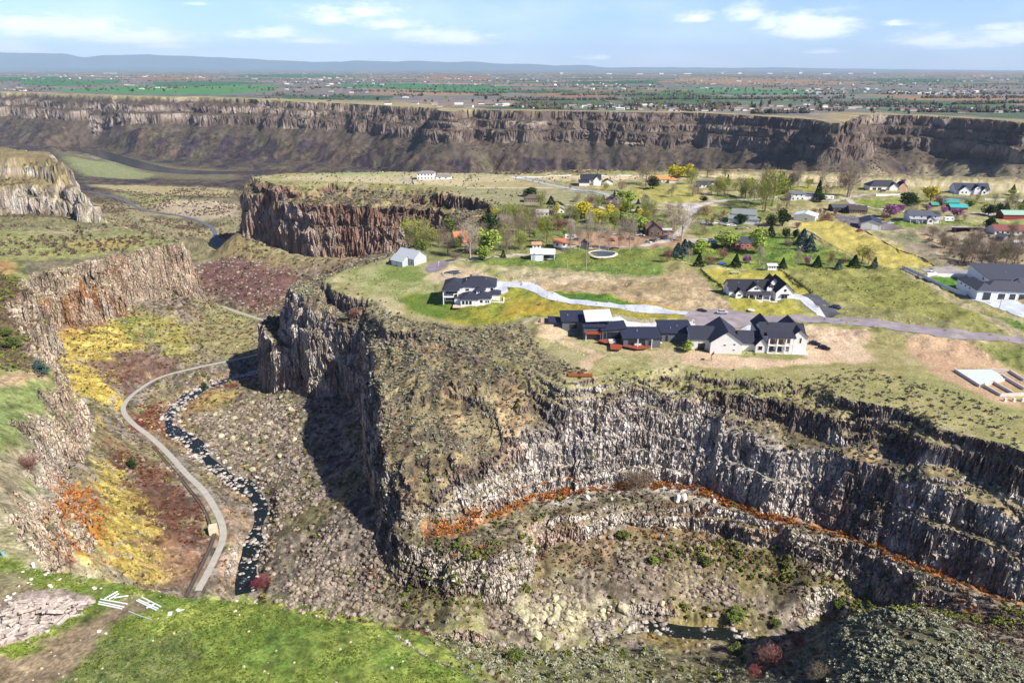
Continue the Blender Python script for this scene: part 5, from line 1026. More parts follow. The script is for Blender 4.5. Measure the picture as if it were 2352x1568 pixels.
MB().box(6.7, 12.8, 3.85, 4.0, 0, 3.2).build('bay_screen', mat('#3c4044', .8), t)
for cx in (6.7, 12.8): MB().box(cx-.1, cx+.1, .1, .3, 0, 3.2).build('post', mat('#d4d6d6', .8), t)
house('steep orange-roofed house half hidden among bare and green trees', 1048, 566, .5, [('gable', 0, 9, 0, 8, 2.4, 5.6, 'x')], '#8a7462', '#b9714a', stdwin(9), 'the steep orange roof')
t = house('two-storey white house with flat grey roof alone near the far edge of the plateau', 958, 413, 0, [('hip', 0, 17, 0, 10, 6.2, 1.8, 'x'), ('hip', 18, 33, 1, 9, 3.0, 1.4, 'x')], '#e6e3dc', '#837d7c', stdwin(16, yy=0, z=1)+stdwin(16, z=4.2)+[(22, 1, 1.4, 1.2, 1), (28, 1, 1.4, 1.2, 1)], 'the white house near the far plateau edge')
t = house('white house with steep navy gables behind the white fenced lane', 1330, 428, 0, [('gable', 2, 20, 2, 10, 5.6, 4.0, 'x'), ('gable', 0, 9, -1, 6, 3.2, 2.0, 'x'), ('gable', 13, 19, -.5, 6, 5.2, 3.4, 'y'), ('gable', 22, 31, 1, 8, 3.0, 2.6, 'y')], '#e2dfd8', '#2a2c3a', stdwin(20)+[(11, 3.6, 1.2, 1.2, 2)], 'the white house with navy gables')
house('long low house with bright orange roof by a dark pine', 1496, 419, 0, [('hip', 0, 20, 0, 9, 3.2, 2.8, 'x'), ('hip', 16, 24, -3, 4, 2.9, 1.8, 'x')], '#d8cfc2', '#c9864f', stdwin(20), 'the long orange roof')
house('low white house under dark roof near the far edge between bare trees', 1604, 431, 0, [('gable', 0, 17, 0, 8, 3.0, 2.4, 'x'), ('gable', 9, 16, -2, 4, 2.8, 2.4, 'y')], '#e4e1da', '#3d3f4b', stdwin(17), 'the low white house near the far edge')
house('brown-roofed house in front of a round dark pine', 1204, 465, 0, [('hip', 0, 13, 0, 9, 3.0, 2.8, 'x')], '#7d6c60', '#66554c', stdwin(13), 'the brown-roofed house')
house('small white house with front gable left of the yellow trees', 1271, 491, 0, [('gable', 0, 8, 0, 9, 3.4, 2.2, 'y')], '#e4e2dc', '#8c8884', stdwin(8), 'the small white gabled house')
house('white outbuilding with low roof among bare trees left of the small gabled house', 1232, 498, .1, [('gable', 0, 9, 0, 7, 3.0, 1.6, 'x')], '#dcd9d2', '#a39e96', stdwin(9), 'the white outbuilding')
t = house('brown barn with a single white door by a lime-green tree', 1392, 470, -.15, [('gable', 0, 8, 0, 9, 3.2, 2.4, 'y')], '#7c675c', '#57494a', (), 'the brown barn with white door', 'barn', 'barn'); doorp(t, 4.2, 0, 3, 2.7, 0, '#eceae6')
t = house('brown-roofed house with pale annex beside the big white-barked tree', 1490, 541, 0, [('gable', 0, 8.5, 0, 11, 4.0, 3.4, 'y'), ('gable', -1, 9.5, 4, 10, 3.6, 3.0, 'x'), ('gable', 9.3, 16, 1, 6, 2.6, .8, 'x')], '#8f7a68', '#5d4a45', stdwin(8), 'the brown-roofed house by the big white tree')
t = house('large white house with grey-green roofs above a row of parked cars', 1672, 512, -.3, [('gable', 2, 18, 2, 11, 5.6, 2.8, 'x'), ('gable', 0, 7, -2, 8, 3.0, 2.2, 'x'), ('hip', 9, 20, -3, 4, 3.0, 1.6, 'x')], '#dddcd6', '#7c827e', stdwin(18)+[(12, 3.8, 1.2, 1.2, 2)], 'the large grey-green roofed house')
t = house('red brick house with slate roof between two round lime trees', 1688, 570, .02, [('hip', 0, 15, 0, 10, 3.4, 2.6, 'x')], '#a85f4c', '#3f434e', stdwin(15), 'the red brick house'); MB().box(-.3, 15.3, -.35, -.2, 3.1, 3.4).build('gutter', mat('#dcd9d4', .7), t)
house('low flat grey-roofed building behind a round lime tree', 1592, 571, .1, [('shed', 0, 14, 0, 9, 2.8, (0, 0, .3, .3), '')], '#5f5a56', '#a8a29c', (), 'the low grey-roofed building')
house('small white shed with rust-red roof beside the bare poplar row', 1272, 568, 0, [('gable', 0, 8, 0, 6, 2.8, 1.6, 'x')], '#d8d2ca', '#b06f52', stdwin(8), 'the rust-roofed shed', 'shed', 'shed')
house('tiny white shed with tan roof behind the open-sided barn', 1223, 571, 0, [('gable', 0, 5, 0, 4, 2.4, 1.0, 'x')], '#e2ded6', '#b98e6a', [(1.5, .8, .9, 1, 0), (3.5, .8, .9, 1, 0)], 'the tan-roofed shed', 'shed', 'shed')
house('small dark shed on pale concrete in front of the salvage yard', 1336, 571, 0, [('gable', 0, 4, 0, 4, 3.0, 1.6, 'y')], '#4c5054', '#33373d', (), 'the small dark shed', 'shed', 'shed')
t = house('white workshop with blue and white striped metal roof', 1829, 507, -.55, [('gable', -2, 12, 0, 12, 3.8, 1.6, 'y')], '#e4e4e2', '#c3ccd8', [(6, 1.2, 1.4, .8, 0)], 'the workshop with the striped roof', 'workshop', 'workshop')
for i in range(3): MB().add([(-2.4, 1.5+i*4, 3.70), (-2.4, 3.3+i*4, 3.70), (4.9, 3.3+i*4, 5.60), (4.9, 1.5+i*4, 5.60)], [(3, 2, 1, 0)]).build('roof_stripe', mat('#5f7ca8', .6), t)
t = house('cream barn with dark blue metal roof and white roller door', 1976, 527, -.35, [('gable', 0, 12, 0, 16, 4.6, 2.2, 'y')], '#d9d6c8', '#30344f', (), 'the cream barn with blue roof', 'barn', 'barn'); doorp(t, 8.2, 0, 3.6, 3.4, 0, '#f0efec'); win(t, 5, 2, 1, 1, 0, 'l'); win(t, 10, 2, 1, 1, 0, 'l')
house('dark house with low black roof above the cream barn', 1912, 486, -.05, [('gable', 0, 17, 0, 9, 3.2, 1.8, 'x')], '#3c3a3c', '#4c4f55', stdwin(17), 'the dark low house')
house('house with brown roof and brick chimney right of the dark low house', 1950, 492, -.2, [('gable', 0, 12, 0, 9, 3.0, 2.4, 'x')], '#6f5a50', '#4a4040', stdwin(12), 'the brown house with the chimney')
t = house('split-level white house with stacked grey roofs behind a tall dark spruce', 1816, 461, 0, [('shed', 0, 11, 0, 9, 5.2, (0, 0, .6, .6), ''), ('shed', 8, 23, 3, 12, 3.6, (0, 0, .6, .6), '')], '#d9d6cf', '#6e6f78', stdwin(11)+[(4, 3.8, 1.2, 1, 0), (8, 3.8, 1.2, 1, 0)], 'the split-level white house')
t = house('long white house with charcoal hip roofs and a brick front gable', 1999, 440, -.03, [('hip', 0, 26, 2, 14, 3.4, 4.6, 'x'), ('gable', 16, 23, 0, 8, 3.2, 3.0, 'y'), ('gable', 24, 31, .5, 8, 3.4, 3.6, 'y')], '#e2ddd4', '#33353f', (), 'the long charcoal hip roof')
for cx in (4, 8.5): doorp(t, cx, 0, 3, 2.3, 2, '#3c3d42')
MB().gablewall(24.4, 30.6, .2, 2, 3.0, 3.2, 'y').build('brick_gable', mat('#c09080', .85), t)
t = house('white house with navy roof and three front gables near the right edge', 2196, 449, -.1, [('gable', 0, 27, 3, 13, 3.6, 4.6, 'x'), ('gable', 2, 11, 0, 8, 3.2, 3.6, 'y'), ('gable', 14, 19, .5, 8, 5.0, 2.4, 'y'), ('gable', 19.5, 24, -.5, 8, 3.2, 2.8, 'y')], '#dfe0e2', '#363a4c', [(4.5, 1, 1.2, 1.2, 0), (7.5, 1, 1.2, 1.2, 0), (16.5, 4, 1.0, 1.2, .5), (21.7, 1, 1.6, 1.6, -.5)], 'the white house with three front gables')
t = house('white farmhouse with grey roof and long front porch beside purple trees', 2090, 511, -.1, [('gable', 0, 20, 2.6, 11, 5.0, 2.4, 'x'), ('gable', 11, 15, -.5, 4, 3.0, 1.8, 'y')], '#dddad4', '#50535d', [(3, 3.4, 1, 1, 2.6), (8, 3.4, 1, 1, 2.6), (13, 3.9, 1, .8, 2.6), (17, 3.4, 1, 1, 2.6), (13, 1, 1.6, 1.4, -.5)], 'the white farmhouse with the grey porch')
MB().shed(0, 20, 0, 2.6, (2.6, 2.6, 3.4, 3.4), .2, .12).build('porch_roof', mat('#9a9ca2', .7), t)
for cx in (.2, 4, 8, 16, 19.8): MB().box(cx-.12, cx+.12, .1, .34, 0, 2.6).build('column', mat('#e8e5df', .7), t)
house('low building with teal metal roof behind dark bare shrubs', 2164, 474, 0, [('gable', 0, 13, 0, 8, 2.8, 1.8, 'x')], '#7a6a5c', '#3f8c82', (), 'the teal roof')
house('building with bright turquoise roof in front of the teal one', 2183, 484, -.1, [('gable', 0, 12, 0, 8, 2.8, 1.8, 'x')], '#6c5c50', '#3f9c9c', (), 'the turquoise roof')
house('tiny shed with teal roof left of the grey porch farmhouse', 2139, 478, 0, [('gable', 0, 5, 0, 4, 2.4, 1.4, 'x')], '#5c5048', '#3f8c7c', (), 'the tiny teal shed', 'shed', 'shed')
house('long red barn with pale green roof at the right edge', 2304, 503, -.05, [('gable', 0, 26, 0, 9, 3.4, 2.2, 'x')], '#8c3a34', '#8fae9c', (), 'the long red barn', 'barn', 'barn')
house('long white house under red-brown roof at the right edge', 2284, 539, -.1, [('gable', 0, 30, 0, 10, 3.0, 2.6, 'x')], '#d9d5cd', '#7c4a44', stdwin(28), 'the red-brown roofed house')
house('white flat-topped shed below the red-brown roof', 2328, 566, -.3, [('gable', 0, 10, 0, 6, 2.6, .8, 'x')], '#dcdad4', '#e2e0da', (), 'the white flat shed', 'shed', 'shed')
house('small grey cabin left of the white flat shed', 2304, 555, .4, [('gable', 0, 5, 0, 5, 2.6, 1.6, 'y')], '#7c7a78', '#5c5a5c', (), 'the grey cabin', 'shed', 'shed')
t = house('open-fronted black livestock shelter in the dry brown field', 2193, 534, 0, [('shed', 0, 10, 3.2, 4, 2.8, (0, 0, -.2, -.2), '')], '#3a3230', '#c8c4c0', (), 'the black livestock shelter', 'shelter', 'shelter'); MB().shed(0, 10, 0, 3.2, (3.0, 3.0, 2.8, 2.8), .1, .1).box(0, .2, 0, 3.2, 0, 2.8).box(9.8, 10, 0, 3.2, 0, 2.8).build('canopy', mat('#5c4a44', .8), t)
t = house('small white garden shed with windows at the corner of the hedge', 1763, 623, .05, [('gable', 0, 4.6, 0, 3.4, 2.4, .7, 'x')], '#d8d9dc', '#b9bcc4', [(1, 1, .7, .8, 0), (2.3, 1, .7, .8, 0), (3.6, 1, .7, .8, 0)], 'the white garden shed', 'shed', 'shed')
house('small white building with dark roof behind the four garage doors house', 2335, 640, -.3, [('gable', 0, 7, 0, 6, 2.8, 2.0, 'y')], '#dcdcda', '#4a3d3c', (), 'the small white building at the right edge', 'shed', 'shed')
# foundation under construction
x, y, z = on(2194, 850); t = thing('house_foundation', 'new concrete house foundation with pale slab and open footings on sandy lot', 'foundation', (0, 0, z)); LAND.append((165, 212, 'the concrete foundation'))
def fp(px, py): return at0(px, py, z+.5)
MB().prism([fp(2193, 849), fp(2275, 848), fp(2302, 862), fp(2306, 872), fp(2262, 882), fp(2256, 884)], .02, .5).build('slab', mat('#bfcdd8', .8, .06), t)
fw = MB()
for a, b in (((2193, 849), (2250, 885)), ((2262, 886), (2298, 906)), ((2262, 882), (2306, 872)), ((2298, 906), (2352, 905)), ((2302, 862), (2352, 892)), ((2280, 876), (2326, 902)), ((2275, 848), (2320, 852)), ((2320, 852), (2352, 872)), ((2256, 884), (2262, 886))):
    p = Vector(fp(*a)); q = Vector(fp(*b)); d = (q-p).normalized(); n = Vector((-d.y, d.x))*.16; p2 = p-d*.16; q2 = q+d*.16
    fw.prism([tuple(p2+n), tuple(p2-n), tuple(q2-n), tuple(q2+n)], -.3, .95)
fw.build('footing', mat('#cfc6ba', .9), t)
for i, px in enumerate((2308, 2328, 2348)):
    x, y, z = on(px, 921); o = MB().box(-.35, .35, -.35, .35, -.2, 1.1).box(-.55, .55, -.55, .55, -.2, .12).build('concrete_pier', mat('#d8c8b8', .9)); o.location = (x, y, z)
    tag(o, '%s concrete pier standing in the sand below the foundation' % ('leftmost', 'middle', 'rightmost')[i], 'pier', 'concrete piers below the foundation')
# rim deck, lounge furniture, umbrella
x, y, z = on(1328, 866); t = thing('viewing_deck', 'long rust-coloured wooden viewing deck at the end of the path on the rim', 'deck', (x-3.6, y, z-.2), -.06)
MB().box(0, 8.6, 0, 2.6, .5, .7).build('platform', DK, t); MB().box(0, 8.6, -.08, 0, .7, 1.5).build('railing', mat('#9a5a34', .8), t)
for cx in (.3, 4.3, 8.3): MB().box(cx-.12, cx+.12, .1, .34, -2, .5).build('post', mat('#6b4030', .8), t)
for i, (wx, wy, lab) in enumerate(((39.2, 247.6, 'white cushioned sofa set on the red deck nearer the glass front'), (48.6, 245.4, 'white cushioned sofa set at the right end of the red deck'))):
    t = thing('sofa_set', lab, 'sofa', (wx, wy, gz(40, 256)+1.2)); MB().box(-1.3, 1.3, -.9, -.1, 0, .42).box(-1.3, 1.3, .7, 1.3, 0, .42).build('seat', mat('#d9d4cc', .9), t)
    MB().box(-1.3, 1.3, 1.3, 1.5, 0, .85).box(-1.3, 1.3, -1.1, -.9, 0, .85).build('backrest', mat('#c9c4bc', .9), t); MB().box(-.5, .5, .1, .5, .3, .38).box(-.05, .05, .25, .35, 0, .3).build('table', mat('#5a4a40', .7), t)
x, y, z = on(1232, 752); t = thing('patio_chair', 'single red chair on the pink stone patio left of the modern house', 'chair', (24.5, 262.5, gz(24.5, 262.5)))
t.location = (*at0(1240, 750), gz(*at0(1240, 750)))
MB().box(-.4, .4, -.4, .4, .35, .48).build('seat', mat('#b23a30', .7), t); MB().box(-.4, .4, .35, .48, .48, 1.2).build('backrest', mat('#b23a30', .7), t)
for sx in (-.33, .33):
    for sy in (-.33, .33): MB().box(sx-.04, sx+.04, sy-.04, sy+.04, 0, .35).build('leg', mat('#7a2a24', .7), t)
# ------------------------------------------------------------------ vehicles
RUB = mat('#17171a', .8, .1); PLT = mat('#9c9fa4', .3, .05, 1, .6)
def make_car(kind='car'):
    t = thing('parked_car', 'x', 'car', (0, 0, 0)); pk = kind == 'pickup'; Lh, Wd = (2.75, .98) if pk else (2.3, .9)
    prof_ = [(-Lh, .45), (-Lh, .95), (-Lh+.15, 1.02), (.15, 1.08), (Lh-.9, 1.02), (Lh-.1, .85), (Lh, .5)]
    if not pk: prof_ = [(-Lh, .42), (-Lh, .92), (-Lh+.3, 1.0), (.9, .98), (Lh-.25, .8), (Lh, .42)]
    b = MB(); n = len(prof_)
    for s, k in ((-1, .94), (-1, 1), (1, 1), (1, .94)): pass
    vs = []
    for (y, ins) in ((-Wd, .06), (-Wd*.86, 0), (Wd*.86, 0), (Wd, .06)): vs += [(x, y, z-(ins if z > .6 else 0)) for x, z in prof_]
    fs = [(k*n+i, (k+1)*n+i, (k+1)*n+(i+1) % n, k*n+(i+1) % n) for k in range(3) for i in range(n)]+[tuple(range(n)), tuple(range(3*n, 4*n))[::-1]]
    body = b.add(vs, fs).build('body', mat('#888888', .3, .02), t)
    cx0, cx1, cx2, cx3 = (-.9, -.7, .75, 1.35) if pk else (-1.9, -1.3, .35, 1.15)
    c = MB().add([(cx0, -Wd*.86, .98), (cx3, -Wd*.86, .98), (cx3, Wd*.86, .98), (cx0, Wd*.86, .98), (cx1, -Wd*.7, 1.45), (cx2, -Wd*.7, 1.45), (cx2, Wd*.7, 1.45), (cx1, Wd*.7, 1.45)], [(3, 2, 1, 0), (4, 5, 6, 7), (0, 1, 5, 4), (1, 2, 6, 5), (2, 3, 7, 6), (3, 0, 4, 7)]).build('window', GLASS, t)
    MB().box(cx1-.05, cx2+.05, -Wd*.68, Wd*.68, 1.45, 1.5).build('roof', mat('#888888', .3, .02), t)
    if pk: MB().box(-Lh+.15, -1.05, -Wd*.75, Wd*.75, 1.03, 1.06).build('cargo_bed', mat('#2a2a2c', .8), t)
    for sx in (-Lh*.62, Lh*.62):
        for sy in (-1, 1):
            w = MB().cyl((sx, sy*(Wd-.22), .34), (sx, sy*(Wd+.02), .34), .34, 14).build('wheel', RUB, t); MB().cyl((sx, sy*(Wd+.0), .34), (sx, sy*(Wd+.04), .34), .2, 10).build('rim', PLT, w)
    for sy in (-.65, .65): MB().box(Lh-.14, Lh+.01, sy-.18, sy+.18, .62, .78).build('headlight', mat('#e8e8e4', .2), t)
    return t
CAR0 = make_car(); PICK0 = make_car('pickup'); _used = set()
def put_car(px, py, rz, hexc, label, kind='car', group=None, world=None):
    base = PICK0 if kind == 'pickup' else CAR0
    t = base if kind not in _used else copy_tree(base); _used.add(kind)
    x, y, z = on(px, py) if world is None else world
    t.location = (x, y, z+.1); t.rotation_euler = (0, 0, rz); tag(t, label, 'pickup' if kind == 'pickup' else 'car', group)
    if kind == 'pickup': t.name = 'pickup_truck'
    for ch in t.children:
        if ch.name.startswith(('body', 'roof')): ch.material_slots[0].link = 'OBJECT'; ch.material_slots[0].material = mat(hexc, .3, .02)
    return t
put_car(1612, 717, .15, '#1c1c20', 'black car parked on the cul-de-sac beside the end of the driveway')
put_car(1659, 719, -.1, '#b9bcc2', 'silver car parked on the cul-de-sac below the yellow lawn')
put_car(1792, 682, 0, '#e2e2e0', 'white pickup truck beside the right gable of the farmhouse', 'pickup')
put_car(1871, 792, -.5, '#202024', 'black car behind the right end of the columned balcony house')
put_car(1893, 802, -.6, '#1a1a1e', 'small black utility vehicle alone on the sand right of the balcony house')
put_car(1921, 711, -.7, '#5a5d64', 'grey car parked on the dark asphalt driveway')
put_car(2138+0, 630, 0, '#dcdcdc', 'white pickup truck on the gravel yard behind the white fence', 'pickup')
put_car(2044, 515, .1, '#d5d5d8', 'white car on the dark yard left of the cream barn door')
put_car(2108, 513, .9, '#c8ccd4', 'white car parked left of the grey porch farmhouse')
put_car(2085, 508, 1.0, '#23262c', 'dark car parked left of the white one by the purple trees')
put_car(2028, 442, .1, '#2a2c33', 'dark car in front of the long charcoal hip roof house')
put_car(1414, 408, 0, '#d8dadc', 'white car on the pale track near the far plateau edge')
put_car(1975, 532, .2, '#a83a34', 'red car beside the pale wall at the edge of the dark yard')
put_car(1845, 569, .0, '#dedede', 'white car left of the dark pines on the lawn')
for i, (X_, Y_, c) in enumerate(((1560, 820, '#e2e0dc'), (1610, 826, '#c9c6c0'), (1660, 836, '#8c8f96'), (1690, 842, '#3c3e44'), (1740, 832, '#e4e3e0'), (1790, 826, '#dcdad6'), (1840, 846, '#aeb0b4'), (1890, 852, '#e4e2dd'), (1950, 862, '#f0efec'), (2030, 892, '#9a8c7c'), (2090, 896, '#d8d2c6'))):
    put_car(1301.7+X_*.19533, 352.2+Y_*.19533, .1+.3*((i*37) % 5-2), c, ('%s car in the row parked below the grey-green roofed house' % ('first', 'second', 'third', 'fourth', 'fifth', 'sixth', 'seventh', 'eighth', 'ninth', 'tenth', 'eleventh')[i]), 'car', 'cars parked below the grey-green roofed house')
for i, (X_, Y_, c) in enumerate(((120, 1030, '#33363c'), (60, 970, '#d8d6d2'), (880, 975, '#e2e2e0'), (820, 970, '#b9babd'), (1000, 1040, '#55504c'), (1060, 1020, '#8c8a88'), (1120, 1010, '#3c3a3c'), (960, 1060, '#c8c4bc'), (560, 960, '#d2cfc9'), (420, 990, '#a8542f'), (650, 1010, '#9c5a3c'), (530, 1030, '#b0663c'), (1180, 985, '#c2c0bc'), (760, 1020, '#7c6a5c'))):
    put_car(1301.7+X_*.19533, 352.2+Y_*.19533, .3*((i*53) % 7-3), c, '%s old car standing in the salvage yard behind the pond' % ('first', 'second', 'third', 'fourth', 'fifth', 'sixth', 'seventh', 'eighth', 'ninth', 'tenth', 'eleventh', 'twelfth', 'thirteenth', 'fourteenth')[i], 'car', 'old cars in the salvage yard')
def trailer(px, py, w, hexc, label, rz=0):
    x, y, z = on(px, py); t = thing('camper_trailer', label, 'trailer', (x, y, z), rz)
    MB().prism([(-w/2, -1.2), (w/2-.6, -1.2), (w/2, -.8), (w/2, .8), (w/2-.6, 1.2), (-w/2, 1.2)], .55, 3.1).build('body', mat(hexc, .5, .04), t)
    for k in (-.25, .25): win(t, k*w, 1.7, 1.0, .7, -1.2, 'f', '#c8c8c8')
    for sx in (-.5, .5):
        for sy in (-1.15, 1.0): MB().cyl((sx, sy, .35), (sx, sy+.2, .35), .35, 12).build('wheel', RUB, t)
trailer(1903, 458, 7.5, '#e6e4e0', 'white camper trailer right of the tall dark spruce', -.1)
trailer(2178, 508, 7, '#dcdcda', 'white camper trailer right of the grey porch farmhouse', .1)
trailer(1526, 537, 9, '#e2e1dd', 'long white trailer at the right end of the salvage yard')
trailer(1310, 552, 7, '#dddad4', 'white trailer behind the rust-roofed shed')
# ------------------------------------------------------------------ fences, hedges, poles
def fence(pts, h, label, hexc='#e2e0dc', solid=True, gap=2.4, world=None, nm='fence'):
    P = [on(*p) for p in pts]; x0, y0, z0 = P[0]; t = thing(nm, label, 'fence', (x0, y0, z0)); panel = MB(); m = mat(hexc, .7, .04)
    posts = 0
    for a, b in zip(P[:-1], P[1:]):
        a = Vector(a)-Vector((x0, y0, z0)); b = Vector(b)-Vector((x0, y0, z0)); L_ = (b-a).length; d = (b-a)/L_; nrm = Vector((-d.y, d.x, 0)); k = max(1, round(L_/gap))
        for (lo, hi) in (((.05, h-.1),) if solid else ((h*.3, h*.42), (h*.62, h*.74), (h*.9, h))):
            q = [a+nrm*.03, a-nrm*.03, b-nrm*.03, b+nrm*.03]
            panel.prism([(v.x, v.y) for v in q], [v.z+lo for v in q], [v.z+hi for v in q])
        for i in range(k+1):
            if posts > 95: break
            p = a+(b-a)*i/k; MB().box(p.x-.08, p.x+.08, p.y-.08, p.y+.08, p.z-.3, p.z+h+.05).build('post', m, t); posts += 1
    panel.build('panel' if solid else 'rails', m, t)
fence([(2072, 617), (2110, 634), (2160, 658), (2200, 678)], 1.8, 'long solid white fence running down the right edge of the olive field', '#d4d2dc')
fence([(2130, 636), (2245, 637), (2262, 648)], 1.9, 'solid white fence along the back of the bright green lawn', '#f0efee')
fence([(2200, 678), (2218, 680)], 1.8, 'short white fence closing the lawn against the garage house', '#c8ccdc')
fence([(1176, 410), (1240, 423), (1300, 437), (1360, 449), (1408, 458)], 1.3, 'white rail fence along the left side of the fenced lane', '#e8e8ea', False, 4)
fence([(1176, 404), (1240, 416), (1300, 428), (1360, 440), (1412, 450)], 1.5, 'white rail fence along the right side of the fenced lane', '#e8e8ea', False, 4)
fence([(2165, 455), (2238, 461)], 1.8, 'solid white fence in front of the three-gabled house', '#eceae6')
fence([(2262, 460), (2349, 464)], 1.8, 'solid white fence at the right edge beyond the three-gabled house', '#e4dcd6')
fence([(2012, 450), (2072, 452)], 1.8, 'solid white fence above the round lawn', '#eceae6')
fence([(916, 415), (948, 418), (952, 424)], 1.5, 'low white wall left of the white house near the far plateau edge', '#efeeea')
fence([(1902, 408+4), (1940, 420), (1975, 428)], 1.2, 'thin rail fence on the tan grass behind the tall bare trees', '#d8ccb8', False, 4)
fence([(1885, 552), (1925, 576), (1965, 590)], 1.2, 'sparse post fence between green lawn and yellow field', '#b0a890', False, 5)
fence([(1846, 530), (1868, 541), (1885, 552)], 1.4, 'white fence at the top of the sparse post fence', '#e4e2de')
def hedge(pts, h, w, label, nm='hedge'):
    P = [on(*p) for p in pts]; vs = []; r = np.random.default_rng(3); x0, y0, z0 = P[0]
    t = MB()
    for a, b in zip(P[:-1], P[1:]):
        L_ = math.dist(a[:2], b[:2]); n = int(L_*22)
        for i in range(n):
            f = r.random(); p = np.array(a)+(np.array(b)-np.array(a))*f-np.array((x0, y0, z0)); gap_ = .55+.45*math.sin(f*L_*2.2)
            p = p+np.array([r.normal()*w*.3, r.normal()*w*.3, abs(r.normal())*.0+r.random()*h*gap_]); u = r.normal(size=3); u /= np.linalg.norm(u); v = np.cross(u, r.normal(size=3)); v /= np.linalg.norm(v); s = .16+.16*r.random()
            t.add([p-u*s, p+v*s, p+u*s, p-v*s], [(0, 1, 2, 3)])
    o = t.build(nm, leafmat('hedge_leaves', '#3d3a26', '#585a34')); o.location = P[0]; tag(o, label, 'hedge')
hedge([(1788, 622), (1812, 636), (1840, 655), (1866, 674)], 1.5, .9, 'dark clipped hedge between the farmhouse lawn and the olive field')
hedge([(1609, 620), (1630, 640), (1652, 658), (1664, 668)], 1.0, .8, 'low ragged hedge along the left side of the farmhouse lawn')
hedge([(1986, 530), (2060, 572), (2120, 598), (2148, 611)], .5, .5, 'thin dark hedge line between the yellow field and the brown lot')
def pole(px, py, hpx, label, arms=True):
    x, y, z = on(px, py); sc = 1568/(y*cP+CAMZ*sP); h = hpx/sc/.97; t = thing('utility_pole', label, 'utility pole', (x, y, z)); m = mat('#a89c8c', .9)
    MB().cyl((0, 0, -.4), (0, 0, h), .16, 8, .1).build('post', m, t)
    if arms: MB().box(-1.1, 1.1, -.06, .06, h-.9, h-.75).build('crossarm', m, t)
pole(1346, 622, 72, 'tall pale utility pole in the green lawn left of the round pond')
pole(1228, 600, 45, 'thin utility pole at the left front corner of the open-sided barn')
pole(1226, 634, 50, 'grey utility pole on the rough grass above the curved driveway')
pole(2294, 712, 28, 'slim lamp pole on the edge of the concrete forecourt', False)
pole(1303, 615, 18, 'short post at the left end of the green lawn', False)
x, y, z = on(1008, 612); t = thing('garden_lamp', 'white globe lamp on a short post by the pale metal roof house', 'lamp', (x, y, z)); MB().cyl((0, 0, 0), (0, 0, 2.2), .08).build('post', mat('#dcdcda', .6), t); MB().cyl((0, 0, 2.2), (0, 0, 2.7), .28, 10, .2).build('globe', mat('#e8e8e6', .4), t)
x, y, z = on(1658, 608); t = thing('trampoline', 'round blue trampoline on the lawn beside a dark spruce', 'trampoline', (x, y, z))
MB().cyl((0, 0, .9), (0, 0, 1.0), 2.2, 20).build('pad', mat('#2f5fb0', .6), t)
for k in range(6): MB().cyl((2*math.cos(k), 2*math.sin(k), 0), (2*math.cos(k), 2*math.sin(k), .9), .05).build('leg', mat('#8c8c8c', .5), t)
x, y, z = on(1688, 628); t = thing('picnic_table', 'pale picnic table alone on the lawn behind the farmhouse', 'table', (x, y, z)); MB().box(-2.4, 2.4, -.5, .5, .7, .78).build('tabletop', mat('#a8b4a8', .8), t); MB().box(-2.4, 2.4, -1.1, -.8, .4, .46).box(-2.4, 2.4, .8, 1.1, .4, .46).build('bench', mat('#a8b4a8', .8), t)
for sx in (-1.6, 1.6): MB().box(sx-.06, sx+.06, -.9, .9, 0, .7).build('leg', mat('#8c968c', .8), t)
x, y, z = on(1725, 728-15); o = MB().cyl((0, 0, 0), (0, 0, .35), 1.5, 18).build('fire_ring', mat('#cfc3b0', .9)); o.location = (x, y, z); tag(o, 'round stone fire ring on the front lawn near the silver car', 'fire ring')
# basketball hoop in front of the balcony house
x, y, z = on(1633, 829); t = thing('basketball_hoop', 'black basketball hoop standing on the sandy yard below the slate-roofed house', 'basketball hoop', (x, y, z), .9)
MB().cyl((0, 0, 0), (0, 0, 3.0), .09).build('pole', RUB, t); MB().box(-.9, .9, -.5, -.44, 2.6, 3.7).build('backboard', mat('#3a3a3e', .4), t); MB().cyl((0, -.8, 2.9), (0, -.8, 2.94), .24, 12).build('rim', mat('#b0502c', .6), t)
# ------------------------------------------------------------------ canyon: flume beside the road, boulders on the ledge
FL = curve(W3([(425, 1368, -52.8), (448, 1320, -53), (476, 1262, -53.3), (492, 1222, -53.6), (490, 1215, -53.6)]), step=2); FL2 = curve(W3([(486, 1208, -53.6), (466, 1160, -54), (434, 1118, -54.6), (398, 1076, -55), (372, 1046, -55.5), (352, 1020, -56)]), step=2)
for k, (F_, lab) in enumerate(((FL, 'straight dark brown flume beside the lower end of the canyon road'), (FL2, 'curving brown flume along the upper side of the canyon road above the concrete box'))):
    for i in range(len(F_)): F_[i, 2] = max(-99, gz(F_[i, 0], F_[i, 1])+.1)
    F_[:, 2] = np.convolve(np.pad(F_[:, 2], 3, 'edge'), np.ones(7)/7, 'valid')
    T = np.gradient(F_[:, :2], axis=0); T /= np.linalg.norm(T, axis=1)[:, None]; N_ = np.stack([-T[:, 1], T[:, 0]], 1); mb = MB()
    sec = ((-.55, -.7), (-.55, .35), (-.42, .35), (-.42, .1), (.42, .1), (.42, .35), (.55, .35), (.55, -.7)); n = len(sec)
    for i in range(len(F_)): mb.v += [(F_[i, 0]+N_[i, 0]*a, F_[i, 1]+N_[i, 1]*a, F_[i, 2]+b) for a, b in sec]
    mb.f = [(i*n+j, i*n+j+1, (i+1)*n+j+1, (i+1)*n+j) for i in range(len(F_)-1) for j in range(n-1)]
    tag(mb.build('flume', mat('#5c5048', .9, .2)), lab, 'flume')
